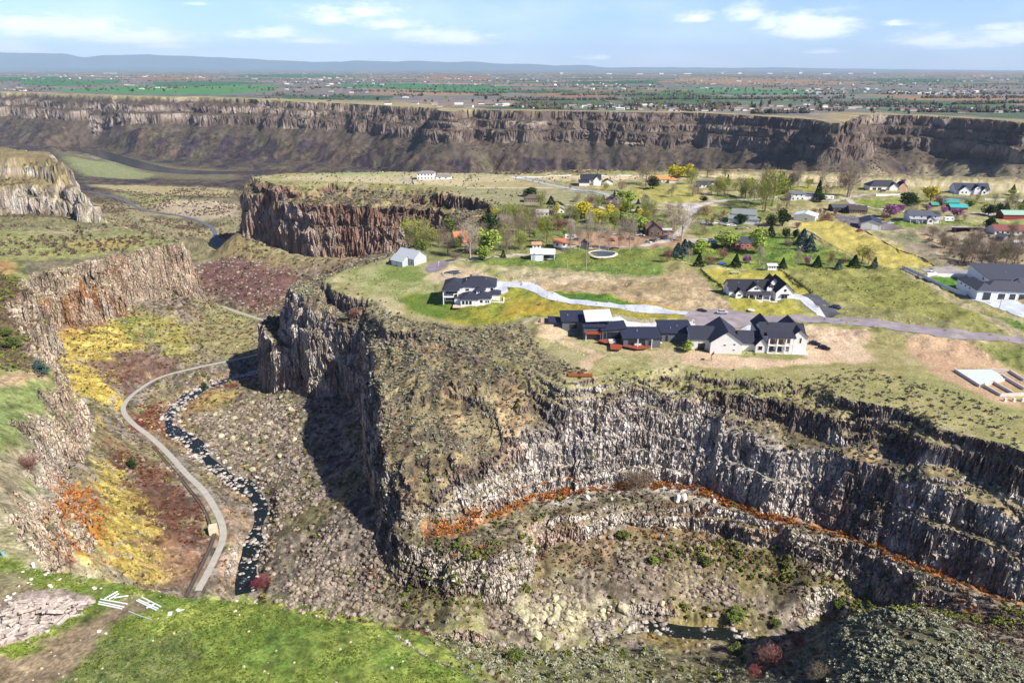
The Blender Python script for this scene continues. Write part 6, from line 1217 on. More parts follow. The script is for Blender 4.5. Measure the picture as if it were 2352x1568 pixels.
x, y = at0(489, 1212, -53.4); o = MB().box(-1.4, 1.4, -1.2, 1.2, -2, 1.2).box(-1.1, 1.1, -.9, .9, 1.2, 1.3).build('concrete_box', mat('#c8bfa8', .9)); o.location = (x, y, -53.6); o.rotation_euler = (0, 0, .3); tag(o, 'pale concrete box joining the two flumes beside the canyon road', 'concrete box')
# ------------------------------------------------------------------ things on our own grass
def ico_rock(seed, flat=1.0, sub=2, ang=.35):
    r = np.random.default_rng(seed); bm = bmesh.new(); bmesh.ops.create_icosphere(bm, subdivisions=sub, radius=1)
    pl_ = r.normal(size=(9, 3)); pl_ /= np.linalg.norm(pl_, axis=1)[:, None]; dd = .62+.3*r.random(9)
    for v in bm.verts:
        p = np.array(v.co)
        for q, d in zip(pl_, dd):
            k = p@q
            if k > d: p = p-q*(k-d)
        p *= 1+r.normal()*.02; v.co = p*np.array([1, 1, flat])
    me = bpy.data.meshes.new('boulder'); bm.to_mesh(me); bm.free(); return me
ROCKM = [mat('#b9aca0', .95, .25, 2.5), mat('#d8cdc2', .95, .15, 2.5)]
RK = [ico_rock(50+i, .75+.1*(i % 3)) for i in range(5)]
for me in RK: me.materials.append(ROCKM[0])
def column_mesh(seed):
    r = np.random.default_rng(seed); n = 6; L_ = 4; bm = MB(); segs = 5
    for k in range(segs+1):
        x = (k/segs-.5)*2
        for i in range(n):
            a = 2*PI*i/n+.2; rr = 1+r.normal()*.07; bm.v.append((x+r.normal()*.01, math.cos(a)*rr, math.sin(a)*rr))
    bm.f = [(k*n+i, k*n+(i+1) % n, (k+1)*n+(i+1) % n, (k+1)*n+i) for k in range(segs) for i in range(n)]+[tuple(range(n))[::-1], tuple(range(segs*n, segs*n+n))]
    me = bpy.data.meshes.new('basalt_stone'); me.from_pydata(bm.v, [], bm.f); me.materials.append(mat('#ada096', .95, .28, 1.6)); return me
CM = [column_mesh(i) for i in range(6)]; r = np.random.default_rng(12); k = 0
PP = [(-90, 1490), (-90, 1400), (0, 1388), (60, 1362), (140, 1354), (212, 1372), (205, 1392), (150, 1418), (90, 1452), (20, 1476)]; PQ = np.array([at0(*p) for p in PP])
x_0, y_0 = PQ.min(0); x_1, y_1 = PQ.max(0)
while k < 170:
    x = x_0+(x_1-x_0)*r.random(); y = y_0+(y_1-y_0)*r.random(); d, ins = seg_dist(np.array([x]), np.array([y]), PQ, True)
    if not ins[0] or d[0] < .3: continue
    s = .2+.26*r.random(); L_ = .5+1.1*r.random()**1.5; o = bpy.data.objects.new('basalt_stone', CM[k % 6]); LINK(o)
    hgt = min(d[0]*.45, 1.3)*r.random(); o.location = (x, y, gz(x, y)+s*.5+hgt); o.rotation_euler = (r.random()*6, r.normal()*.22, .62+r.normal()*.42); o.scale = (L_, s, s*(.7+.5*r.random()))
    tag(o, 'pale broken basalt column in the stacked heap on the grass at lower left', 'stone', 'broken stone columns heaped on the grass'); k += 1
RKP = [ico_rock(80+i, .8) for i in range(5)]
for me in RKP: me.materials.append(mat('#a2968c', .95, .3, 2.2))
k = 0
while k < 120:
    x = x_0+(x_1-x_0)*r.random(); y = y_0+(y_1-y_0)*r.random(); d, ins = seg_dist(np.array([x]), np.array([y]), PQ, True)
    if not ins[0]: continue
    s = .25+.45*r.random()**2; o = bpy.data.objects.new('heap_stone', RKP[k % 5]); LINK(o); hgt = min(d[0]*.4, 1.1)*r.random(); o.location = (x, y, gz(x, y)+hgt); o.rotation_euler = (r.random()*6, r.random()*6, r.random()*6); o.scale = (s*1.4, s, s*.8)
    tag(o, 'rough pale stone between the broken columns of the heap on the grass', 'stone', 'rough stones in the heap on the grass'); k += 1
PVC = mat('#dfe4ea', .45, .04); PVG = mat('#a9b4bc', .5, .06)
def pipe(px, py, qx, qy, lab, r_=.13, m=PVC, dz=0, grp=None):
    x, y, z = on(px, py); X_, Y_, Z_ = on(qx, qy); z += r_+dz; Z_ += r_+dz; mb = MB(); n = 12
    p = Vector((0, 0, 0)); q = Vector((X_-x, Y_-y, Z_-z)); d = q.normalized(); a = Vector((0, 0, 1)); b = d.cross(a).normalized(); a = b.cross(d)
    for (c, rr) in ((p, r_), (q, r_), (q, r_*.8), (p, r_*.8)): mb.v += [tuple(c+(a*math.cos(2*PI*i/n)+b*math.sin(2*PI*i/n))*rr) for i in range(n)]
    mb.f = [(k*n+i, k*n+(i+1) % n, ((k+1) % 4)*n+(i+1) % n, ((k+1) % 4)*n+i) for k in range(4) for i in range(n)]
    o = mb.build('plastic_pipe', m); o.location = (x, y, z); tag(o, lab, 'pipe', grp)
def Z5(X_, Y_): return (X_/3.5/1.30612, (1600+Y_/3.5)/1.30612)
pil = [((1055, 690), (1335, 740)), ((1040, 718), (1300, 772)), ((1035, 740), (1280, 790)), ((1100, 690), (1235, 615)), ((1200, 680), (1345, 660)), ((1150, 700), (1250, 640))]
for i, (a, b) in enumerate(pil): pipe(*Z5(*a), *Z5(*b), ['upper long white pipe of the left pile', 'middle long white pipe of the left pile', 'lowest long white pipe of the left pile', 'white pipe slanting up at the back of the left pile', 'short white pipe lying across the right of the left pile', 'thin white pipe crossing the back of the left pile'][i]+' on the grass', .14, PVC, .12*(i > 2)+.1*(i == 5), 'white pipes on the grass')
pil = [((1490, 670), (1690, 770)), ((1435, 705), (1640, 805)), ((1455, 695), (1660, 790)), ((1540, 790), (1620, 750))]
for i, (a, b) in enumerate(pil): pipe(*Z5(*a), *Z5(*b), ['uppermost white pipe of the middle pile', 'lowest white pipe of the middle pile', 'white pipe between the others in the middle pile', 'short white offcut across the middle pile'][i]+' on the grass', .14, PVC, .15*(i == 3), 'white pipes on the grass')
pipe(*Z5(1350, 815), *Z5(1470, 865), 'left half of the grey-blue pipe lying apart below the white piles', .1, PVG); pipe(*Z5(1472, 866), *Z5(1595, 905), 'right half of the grey-blue pipe lying apart below the white piles', .1, PVG)
def fold(px, py, s, lab, seed):
    r = np.random.default_rng(seed); x, y, z = on(px, py); mb = MB(); n = 9
    for i in range(n):
        for j in range(n): mb.v.append(((i/(n-1)-.5)*2*s*(1-.2*r.random()), (j/(n-1)-.5)*1.3*s, .08+.35*s*r.random()*math.sin(PI*i/(n-1))*math.sin(PI*j/(n-1))+.02))
    mb.f = [(i*n+j, (i+1)*n+j, (i+1)*n+j+1, i*n+j+1) for i in range(n-1) for j in range(n-1)]
    o = mb.build('plastic_sheet', mat('#dfe2ec', .6, .05), None, True); o.location = (x, y, z); o.rotation_euler = (0, 0, r.random()*3); tag(o, lab, 'plastic sheet')
fold(*Z5(1785, 840), .62, 'crumpled white plastic sheet on the grass right of the pipes', 1)
fold(*Z5(1870, 800), .45, 'small pointed heap of white plastic beyond the crumpled sheet', 4); pipe(*Z5(1860, 820), *Z5(1940, 795), 'short white pipe stub in the plastic heap', .1)
for px, py, c, lab in (((355)/3.5/1.30612, (1600+350/3.5)/1.30612, '#e6e8ea', 'white bucket standing on the grass near the cliff edge'), (40/3.5/1.30612, (1600+235/3.5)/1.30612, '#7fa8c4', 'light blue drum standing at the left edge of the grass')):
    x, y, z = on(px, py); t = thing('bucket', lab, 'bucket', (x, y, z)); MB().cyl((0, 0, 0), (0, 0, 1.1), .3, 16, .34).build('body', mat(c, .5, .03), t); MB().cyl((0, 0, 1.1), (0, 0, 1.15), .36, 16).build('rim', mat(c, .5, .03), t)
r = np.random.default_rng(5); spots = [(470, 430), (500, 410), (330, 530), (240, 400), (290, 515), (150, 630), (540, 560), (520, 545), (980, 560), (995, 575), (630, 480), (325, 480), (1040, 1025), (1110, 1050), (100, 680), (80, 660), (60, 700), (1060, 570), (500, 1020), (200, 550)]
for i, s in enumerate(spots):
    x, y, z = on(*Z5(*s)); o = bpy.data.objects.new('boulder', RK[i % 5]); LINK(o); sc_ = .22+.3*r.random(); o.location = (x, y, z+.05); o.scale = (sc_, sc_, sc_*.7); o.rotation_euler = (0, 0, r.random()*6); o.material_slots[0].link = 'OBJECT'; o.material_slots[0].material = ROCKM[1]
    tag(o, 'small pale stone lying loose on the grass at lower left', 'stone', 'loose stones on the near grass')
for i, (px, py, s, lab) in enumerate(((1348, 1150, 1.7, 'leaning white boulder on the left part of the orange ledge'), (1555, 1146, 2.1, 'large split white boulder in the middle of the orange ledge'), (1571, 1147, 1.9, 'right half of the split boulder on the orange ledge'), (1640, 1152, 1.2, 'small white boulder right of the split one on the ledge'), (1404, 1152, 1.0, 'small grey boulder at the ledge lip beside dark brush'))):
    x, y, z = ground(px, py)[0]; z = gz(x, y); o = bpy.data.objects.new('ledge_boulder', RK[i]); LINK(o); o.location = (x, y, z+s*.45); o.scale = (s*.7, s*.6, s*1.1); o.rotation_euler = (.2, .15, i*1.3)
    o.material_slots[0].link = 'OBJECT'; o.material_slots[0].material = ROCKM[1]; tag(o, lab, 'boulder')
# ------------------------------------------------------------------ trees
def quads_mesh(name, P, S, m, r, flat=.0, extra=None):
    """leaf clumps: one small tilted face per point"""
    n = len(P); u = r.normal(size=(n, 3)); u[:, 2] *= .6; u /= np.linalg.norm(u, axis=1)[:, None]; w = r.normal(size=(n, 3)); v = np.cross(u, w); v /= np.linalg.norm(v, axis=1)[:, None]+1e-9
    S = np.asarray(S)[:, None]*np.ones((n, 1)); V = np.stack([P-u*S, P+v*S*.8, P+u*S, P-v*S*.8], 1).reshape(-1, 3)
    me = bpy.data.meshes.new(name); me.vertices.add(4*n); me.vertices.foreach_set('co', V.astype(np.float32).ravel()); me.loops.add(4*n); me.loops.foreach_set('vertex_index', np.arange(4*n, dtype=np.int32))
    me.polygons.add(n); me.polygons.foreach_set('loop_start', np.arange(0, 4*n, 4, dtype=np.int32)); me.polygons.foreach_set('loop_total', np.full(n, 4, np.int32)); me.update(calc_edges=True); me.materials.append(m); return me
def sliver_mesh(name, P, L_, wd, m, r, cen):
    d = P-cen; d /= np.linalg.norm(d, axis=1)[:, None]+1e-6; d = d*.8+r.normal(size=P.shape)*.45+np.array([0, 0, .35]); d /= np.linalg.norm(d, axis=1)[:, None]; w = np.cross(d, r.normal(size=P.shape)); w /= np.linalg.norm(w, axis=1)[:, None]+1e-9; n = len(P)
    L_ = np.asarray(L_)[:, None]; V = np.stack([P-d*L_-w*wd, P-d*L_+w*wd, P+d*L_+w*wd*.5, P+d*L_-w*wd*.5], 1).reshape(-1, 3); me = bpy.data.meshes.new(name)
    me.vertices.add(4*n); me.vertices.foreach_set('co', V.astype(np.float32).ravel()); me.loops.add(4*n); me.loops.foreach_set('vertex_index', np.arange(4*n, dtype=np.int32)); me.polygons.add(n)
    me.polygons.foreach_set('loop_start', np.arange(0, 4*n, 4, dtype=np.int32)); me.polygons.foreach_set('loop_total', np.full(n, 4, np.int32)); me.update(calc_edges=True); me.materials.append(m); return me
def lumpy(r, n, shape, lumps=9, spread=.55, lr=.42):
    """points through a crown made of lumps; unit box: x,y in -1..1, z in 0..1"""
    c = r.normal(size=(lumps, 3)); c /= np.linalg.norm(c, axis=1)[:, None]; c *= spread*(.5+.5*r.random((lumps, 1))); c[:, 2] = .5+c[:, 2]*.62
    k = r.integers(0, lumps, n); d = r.normal(size=(n, 3)); d /= np.linalg.norm(d, axis=1)[:, None]; rad = (.55+.45*r.random((n, 1))**.5)*lr*(.75+.5*r.random((lumps, 1)))[k]
    P = c[k]+d*rad*np.array([1, 1, .62]); return P
def conic(r, n, tiers=9):
    z = r.random(n)**1.25*.97; tr = (z*tiers) % 1; a = r.random(n)*2*PI+np.floor(z*tiers)*1.3; lob = 1+.16*np.sin(a*5+np.floor(z*tiers)*2.1); R = (1-z)*(.95-.22*tr)*lob*(.72+.28*r.random(n)**.4)+.02
    return np.stack([np.cos(a)*R, np.sin(a)*R, .04+z*.96], 1)
def skeleton(r, h, spread, depth=4, upright=.5, base=.05, first=.25, nb=4, thin=1.0):
    """bare branches as tapering three-sided rods; returns points, faces"""
    V = []; F = []
    def rod(p, q, a, b):
        d = q-p; L_ = np.linalg.norm(d)+1e-9; d = d/L_; u = np.cross(d, [.3, .9, .2]); u /= np.linalg.norm(u); v = np.cross(d, u); k = len(V)
        for (c, rr) in ((p, a), (q, b)):
            for t in (0, 2.094, 4.189): V.append(c+(u*math.cos(t)+v*math.sin(t))*rr)
        for i in range(3): F.append((k+i, k+(i+1) % 3, k+3+(i+1) % 3, k+3+i))
    def grow(p, d, L_, rad, lev):
        q = p+d*L_*.5+r.normal(size=3)*L_*.04; e = p+d*L_+r.normal(size=3)*L_*.07; rod(p, q, rad, rad*.8); rod(q, e, rad*.8, rad*.55)
        if lev == 0: return
        for i in range(nb+(lev > 1)):
            f = .35+.65*(i+r.random())/(nb+1); s = p+(e-p)*f; a = r.random()*2*PI; side = np.array([math.cos(a), math.sin(a), 0]); nd = d*upright+side*(1-upright)*spread+np.array([0, 0, .22]); nd /= np.linalg.norm(nd)
            grow(s, nd, L_*(.5+.22*r.random()), max(rad*.5, .02*thin), lev-1)
    grow(np.array([0, 0, h*first*.6]), np.array([0, 0, 1.]), h*.5, base*.75, depth)
    return np.array(V), F
BARK = {'bare': mat('#7d6c60', .95, .2), 'white': mat('#b3a698', .95, .15), 'dark': mat('#4a3c33', .95, .2)}
def twig_obj(name, V, F, m):
    me = bpy.data.meshes.new(name); me.from_pydata([tuple(v) for v in V], [], F); me.materials.append(m); return me
LM = dict(bud=leafmat('budding_leaves', '#6c7438', '#a8ab52'), lime=leafmat('lime_leaves', '#6a8230', '#a4b352'), green=leafmat('green_leaves', '#414f24', '#75813c'), crimson=leafmat('crimson_twigs', '#5c2430', '#95454e'), yellow=leafmat('yellow_leaves', '#a0921c', '#d6cb40'), pine=leafmat('pine_needles', '#1f3018', '#3c4e28'),
          spruce=leafmat('spruce_needles', '#1c2c1c', '#36482a'), blue=leafmat('blue_needles', '#2e4040', '#5a6e68'), redbud=leafmat('pink_blossom', '#84487c', '#b87aa8'), plum=leafmat('plum_twigs', '#6a4440', '#93665c'), bare=leafmat('fine_twigs', '#6e6152', '#93846f'), barew=leafmat('pale_twigs', '#8c7f6f', '#b4a692'))
TREE = {}
def proto_tree(kind, seed):
    """unit-ish tree 10 m high, 8 m wide"""
    r = np.random.default_rng(seed); H = 10.; R = 4.; tk = MB(); first = .25
    if kind in ('spruce', 'blue'): P = conic(r, 900, 8)*np.array([R, R, H]); S = .28+.16*r.random(900); m = BARK['dark']; tr = ((0, 0, -.3), (0, 0, 9.2), .2, .03)
    elif kind == 'pine': P = lumpy(r, 1100, 0, 11, .55, .44)*np.array([R, R, H*.92])+np.array([0, 0, .8]); S = .24+.14*r.random(1100); m = BARK['dark']; tr = ((0, 0, -.3), (0, 0, 6), .25, .12)
    elif kind in ('lime', 'yellow', 'green', 'redbud'): P = lumpy(r, 1300, 0, 14, .60, .38)*np.array([R, R, H*.84])+np.array([0, 0, 1.5]); S = .2+.13*r.random(1300); m = BARK['bare']; tr = ((0, 0, -.3), (0, 0, 5), .26, .14)
    elif kind in ('bud', 'plum', 'crimson'): P = lumpy(r, 1500, 0, 16, .70, .42)*np.array([R, R, H*.9])+np.array([0, 0, 1.2]); S = .13+.10*r.random(1500); m = BARK['bare']; tr = ((0, 0, -.3), (0, 0, 4), .24, .16)
    else: P = lumpy(r, 1500, 0, 20, .74, .40)*np.array([R, R, H*.92])+np.array([0, 0, 1.1]); S = .25+.3*r.random(1500); m = BARK['white' if kind == 'barew' else 'bare']; tr = ((0, 0, -.3), (0, 0, 4), .25, .17)
    tk.cyl(*tr[:2], tr[2], 7, tr[3])
    if kind not in ('spruce', 'blue', 'pine'):
        up = .66 if kind == 'barew' else .5
        V, F = skeleton(r, 10, 1.0, 3, up, .17, .28, 4, 1.0); V[:, :2] *= np.minimum(1, R*1.0/(np.abs(V[:, :2]).max()+1e-6)); V[:, 2] *= min(1.2, H*.97/V[:, 2].max()); tk.add(V, F)
    me = bpy.data.meshes.new('trunk'); me.from_pydata(tk.v, [], tk.f); me.materials.append(m)
    P[:, 2] = np.maximum(P[:, 2], .25)
    if kind in ('bare', 'barew', 'bud', 'plum', 'crimson'):
        cen = np.array([0, 0, 3.0]); return me, (sliver_mesh('crown', P, S*(1 if kind[:3] == 'bar' else 2.2), .028 if kind[:3] == 'bar' else .05, LM[kind], r, cen))
    return me, quads_mesh('crown', P, S*1.25, LM[kind], r)
def get_proto(kind):
    if kind not in TREE: TREE[kind] = [proto_tree(kind, 100+i*7+hash_(kind)) for i in range(3)]
    return TREE[kind]
def hash_(s): return sum(ord(c)*(i+3) for i, c in enumerate(s))
WORDS = dict(bud='budding olive-green tree', lime='round bright lime-green tree', green='dark leafy green tree', yellow='golden yellow tree', pine='dark rounded pine', spruce='dark conical spruce', blue='blue-grey conical spruce', redbud='pink blossoming tree', plum='low reddish-brown tree', bare='bare brown-twigged tree', barew='bare pale-barked tree')
CATS = dict(pine='pine tree', spruce='spruce tree', blue='spruce tree')
GRP = dict(bud='budding trees of the settlement', lime='lime-green trees', green='leafy green trees', yellow='golden yellow trees', pine='rounded pines', spruce='dark spruces', blue='blue spruces', redbud='pink blossoming trees', plum='reddish-brown trees', bare='bare brown trees', barew='bare pale-barked trees')
TR = []
def tree(x, y, z, h, w, kind, rs, label=None, group=None):
    tm, cm = get_proto(kind)[rs % 3]; nm = {'pine': 'pine_tree', 'spruce': 'spruce_tree', 'blue': 'spruce_tree'}.get(kind, 'tree')
    t = bpy.data.objects.new(nm, None); LINK(t); t.location = (x, y, z-.1); t.rotation_euler = (0, 0, rs*1.7); t.scale = (w/8, w/8, h/10)
    for n_, m_ in (('trunk', tm), ('crown', cm)):
        o = bpy.data.objects.new(n_, m_); LINK(o); o.parent = t
    tag(t, label, CATS.get(kind, 'tree'), group or GRP[kind]); return t
Zm = {1: (880.6, 367.5, .19533), 2: (1301.7, 352.2, .19533), 3: (1722.8, 382.8, .19533), 4: (1969.4, 367.5, .16277), 0: (0, 0, 1)}
K = {'b': 'bare', 'w': 'barew', 'u': 'bud', 'l': 'lime', 'g': 'green', 'y': 'yellow', 'p': 'pine', 's': 'spruce', 'e': 'blue', 'r': 'redbud', 'm': 'plum'}
TL = {1: '390,1000,300,330,u 560,1030,200,200,u 640,860,180,170,g 780,860,190,170,g 900,840,160,130,b 1230,870,230,240,p 760,1120,220,200,b 1020,1150,380,260,w 1240,1100,310,280,l 1175,1180,160,130,l 1450,1080,260,190,b 1600,1060,200,180,u 850,1180,90,130,b 1410,1150,90,60,s 1590,880,220,120,b 1400,830,170,150,b 1660,860,200,100,u 1450,740,200,140,u 1360,730,150,120,u 1550,720,180,140,u 1600,860,230,110,w 1640,700,150,120,b 1735,430,100,180,p 1850,560,160,140,u 1970,520,90,100,s 1880,480,120,100,w 2060,560,70,120,p 2200,640,120,120,b 2320,690,160,140,y 1760,700,150,120,b 1920,980,330,180,u 2050,830,130,130,m 2200,1060,330,130,w 2120,830,120,100,m 2000,690,100,60,r 500,1000,180,170,b 1020,220,50,60,b 1500,860,180,110,w 1560,660,120,110,b 1360,870,120,120,b 680,960,150,150,b 1130,930,200,160,b 1320,990,170,140,u 1720,900,190,120,b 300,920,160,150,b',
      2: '930,380,250,220,b 1010,420,140,160,p 1240,310,150,110,y 1330,290,130,160,y 1440,270,140,150,y 1470,370,150,160,u 1650,280,150,160,b 1860,290,140,110,b 1890,370,110,60,s 2100,520,250,240,u 1850,520,200,160,u 1770,500,190,100,u 1235,510,120,120,b 640,450,110,120,b 450,440,90,90,u 690,620,150,220,l 920,590,100,90,p 840,600,60,50,s 270,620,120,110,m 370,650,140,130,u 205,770,175,200,y 370,830,160,200,y 520,730,130,180,y 540,830,150,160,l 640,850,150,180,l 850,920,190,210,l 740,860,140,160,l 830,740,110,100,s 960,760,190,180,u 1020,800,150,90,b 640,680,80,100,y 1610,580,65,90,p 1350,1030,360,350,w 40,1140,330,100,w 150,1140,300,100,w 250,1130,420,120,w 380,1140,300,120,w 490,1140,280,100,w 610,1140,320,100,w 740,1140,340,160,w 1300,1220,160,160,e 1380,1170,150,150,e 1540,1180,160,220,l 1430,1290,150,90,w 1550,1330,150,115,s 1680,1300,90,140,m 1840,1270,120,140,m 1880,1110,190,290,l 1985,1330,135,115,s 2110,1290,90,95,r 2260,1310,210,110,w 2260,1180,280,210,l 1180,1270,160,100,m 1630,720,90,130,m 1600,960,120,120,b 940,920,60,100,p 2330,680,380,240,u 2060,820,100,150,p 2250,830,80,70,p 2200,560,200,130,b 120,570,70,110,b 100,860,200,110,u 300,900,180,110,u 440,880,190,110,u 560,920,200,110,u 680,960,210,110,b 40,420,50,50,b 1540,480,120,120,b 1480,500,110,120,b 1700,470,120,100,u 560,500,60,50,s 430,560,70,50,s',
      3: '260,460,390,320,u 150,500,450,210,b 360,320,225,140,s 260,270,170,115,s 490,230,120,115,p 560,240,260,160,w 830,300,400,160,w 790,400,210,110,s 820,420,100,130,p 1140,370,340,240,b 1060,200,115,100,b 1120,250,90,80,r 1170,350,270,220,w 1790,220,65,75,r 2120,400,145,180,y 1850,470,155,220,p 2200,460,130,160,m 1640,590,125,170,r 1760,530,85,115,r 1570,640,100,90,m 1890,620,160,140,w 2090,510,60,65,r 2270,550,75,85,r 380,700,190,165,p 240,810,120,100,s 240,700,130,140,p 415,840,115,95,p 530,850,105,95,p 610,930,185,160,e 690,990,175,160,e 430,970,120,100,b 380,1190,115,92,s 545,1190,235,85,w 665,1150,85,85,r 785,1180,125,108,s 935,1160,135,80,m 1035,1200,112,78,e 1095,1150,75,75,m 1220,1180,140,125,s 1310,1140,210,160,u 1390,1150,170,140,b 1455,1200,112,78,e 850,640,75,100,m 740,560,65,90,m 920,640,70,130,m 2150,790,80,140,b 2290,960,120,120,b 420,520,180,140,b 560,720,80,70,m 330,520,80,70,b 880,330,120,90,b 960,300,90,70,b',
      4: '750,600,135,115,p 850,640,90,95,l 1590,650,85,135,l 1840,790,150,180,p 2000,740,135,120,p 2100,700,90,85,s 2200,420,80,60,s 2170,500,70,100,l 1850,1000,175,175,p 1060,1080,110,140,b 1230,1240,155,170,b 1330,1220,135,140,b 1500,1450,240,240,b 1600,1470,240,200,b 1750,1450,270,220,b 1900,1500,310,240,b 2100,1450,270,220,b 2000,1400,220,190,u 2250,1400,230,200,b 1400,1300,135,140,b 1650,1300,180,170,b 2330,680,125,90,s 1400,800,105,160,r 2300,1250,120,110,b 1500,880,90,80,b 1380,890,90,80,b 1110,900,180,60,w 1300,1350,150,140,b 2200,1500,250,200,b',
      0: '1577,808,26,26,l 1240,700,7,8,b 1478,905,50,70,b 1505,890,42,50,b'}
for zk, txt in TL.items():
    ox, oy, sc_ = Zm[zk]
    for q in txt.split():
        a, b, hh, ww, kk = q.split(','); px = ox+float(a)*sc_; py = oy+float(b)*sc_; x, y, z = on(px, py)
        if y*cP+CAMZ*sP <= 0: continue
        pm_ = 1568/(y*cP+CAMZ*sP); TR.append((x, y, z, float(hh)*sc_/pm_*1.12, float(ww)*sc_/pm_*(1.5 if kk in 'ylg' else 1.28), K[kk]))
rf_ = np.random.default_rng(31)
FILL = [([(1130, 500), (1260, 480), (1300, 500), (1300, 560), (1180, 575), (1100, 560)], 26, 'lbuwbuy'), ([(940, 560), (1080, 540), (1130, 575), (1060, 590), (960, 590)], 14, 'bubg'), ([(1360, 490), (1490, 480), (1500, 520), (1380, 530)], 16, 'ulwyubl'), ([(1740, 425), (1960, 425), (1900, 450), (1780, 455)], 12, 'blu'),
        ([(2150, 560), (2340, 540), (2350, 605), (2200, 605)], 26, 'bbb'), ([(1600, 500), (1680, 500), (1660, 530), (1590, 530)], 6, 'bm'), ([(1640, 440), (1760, 440), (1760, 462), (1660, 462)], 12, 'ub'), ([(2240, 470), (2350, 470), (2350, 500), (2240, 495)], 8, 'bpu'), ([(1860, 520-30), (1920, 495), (1905, 515)], 5, 'm'), ([(1500, 500), (1560, 490), (1570, 540), (1520, 530)], 6, 'b')]
for pts, cnt, ks in FILL:
    Pf = np.array([at0(*p) for p in pts]); a0, a1 = Pf.min(0), Pf.max(0); k_ = 0
    while k_ < cnt:
        q = a0+(a1-a0)*rf_.random(2)
        if not seg_dist(q[:1], q[1:], Pf, True)[1][0]: continue
        kk = K[ks[int(rf_.integers(len(ks)))]]; h = {'lime': 8, 'yellow': 8, 'bare': 8, 'barew': 12, 'bud': 8, 'plum': 4, 'green': 8, 'pine': 8}[kk]*(.7+.6*rf_.random()); TR.append((float(q[0]), float(q[1]), gz(*q), h, h*.85, kk)); k_ += 1
def ordinal(i): return ['first', 'second', 'third', 'fourth', 'fifth', 'sixth', 'seventh', 'eighth', 'ninth', 'tenth', 'eleventh', 'twelfth', 'thirteenth', 'fourteenth', 'fifteenth', 'sixteenth', 'seventeenth', 'eighteenth', 'nineteenth', 'twentieth'][min(i, 19)]
near_ = {}
for i, (x, y, z, h, w, k) in enumerate(TR):
    j = min(range(len(LAND)), key=lambda j: math.hypot(LAND[j][0]-x, (LAND[j][1]-y)*.8)); lx, ly, lw = LAND[j]
    side = 'left of' if x < lx-6 else 'right of' if x > lx+6 else ('behind' if y > ly else 'in front of'); near_.setdefault((k, lw, side), []).append(i)
for (k, lw, side), ids in near_.items():
    ids.sort(key=lambda i: TR[i][0])
    for n, i in enumerate(ids):
        x, y, z, h, w, _ = TR[i]; size = 'tall ' if h > 13 else 'small ' if h < 5.5 else ''
        lab = size+WORDS[k]+' '+side+' '+lw if len(ids) == 1 else ordinal(n)+' '+WORDS[k]+' '+side+' '+lw
        tree(x, y, z, h, w, k, i, lab)
# individual larger shrubs in the canyon and on our side
SHR = [(605, 1345, 7.5, 5.0, 'crimson', 'large round crimson shrub beside the creek at the foot of the grass bank'), (308, 1080, 4, 6.5, 'pine', 'tall dark green juniper on the red slope above the canyon road'), (395, 800+90, 3.6, 3.6, 'green', 'green shrub'), (470, 892, 3.8, 4.6, 'pine', 'dark green bush standing on the creek bank near the big shadow'),
       (70, 1080, 7, 6, 'plum', 'big bare purple-brown shrub at the top of the near white cliff'), (1770, 1530, 9, 6, 'plum', 'large bare pinkish-brown shrub at the bottom centre right'), (1735, 1552, 4.0, 3.5, 'crimson', 'small crimson-red shrub left of the big bare shrub'), (1830, 1480, 6, 4.5, 'plum', 'bare rosy-brown shrub below the creek pool'), (1690, 1500, 5, 4, 'green', 'bright green shrub just below the creek pool'),
       (1925, 1400, 5, 4, 'green', 'green shrub at the foot of the dark chasm wall'), (1690, 1420, 8, 4, 'green', 'wide bright green willow above the creek pool'), (1620, 1300, 5, 4, 'green', 'green shrub below the orange-stained cliff band'), (1500, 1300, 4, 3.5, 'lime', 'yellow-green shrub in the middle of the lower talus'), (1430, 1250, 5, 4, 'green', 'green bush under the left part of the lower cliff band'),
       (1780, 1440, 5, 3.5, 'green', 'green willow right of the creek pool'), (30, 800, 9, 6, 'green', 'broad bright olive-green bush on the left slope'), (90, 850, 8, 5, 'blue', 'grey-green bush above the near white cliff'), (10, 770, 8, 5, 'green', 'upper olive-green bush at the left edge'), (815, 720, 6, 5, 'plum', 'pinkish bare shrub beside the upper rim left of the round lawn'), (1180, 1515, 6, 4, 'green', 'green shrub on the sagebrush slope below the grass'),
       (100, 1420-130, 2.5, 1.5, 'plum', 'low brown shrub at the cliff edge above the orange seep'), (1875, 1560, 6, 5, 'bare', 'bare rosy twig shrub at the bottom edge')]
for i, (px, py, w, h, k, lab) in enumerate(SHR):
    if lab == 'green shrub': continue
    x, y, z = ground(px, py)[0]; z = gz(x, y); t = tree(x, y, z-.4, h, w, k, i, lab, 'large shrubs in the canyon'); t.name = 'shrub'; t['category'] = 'shrub'
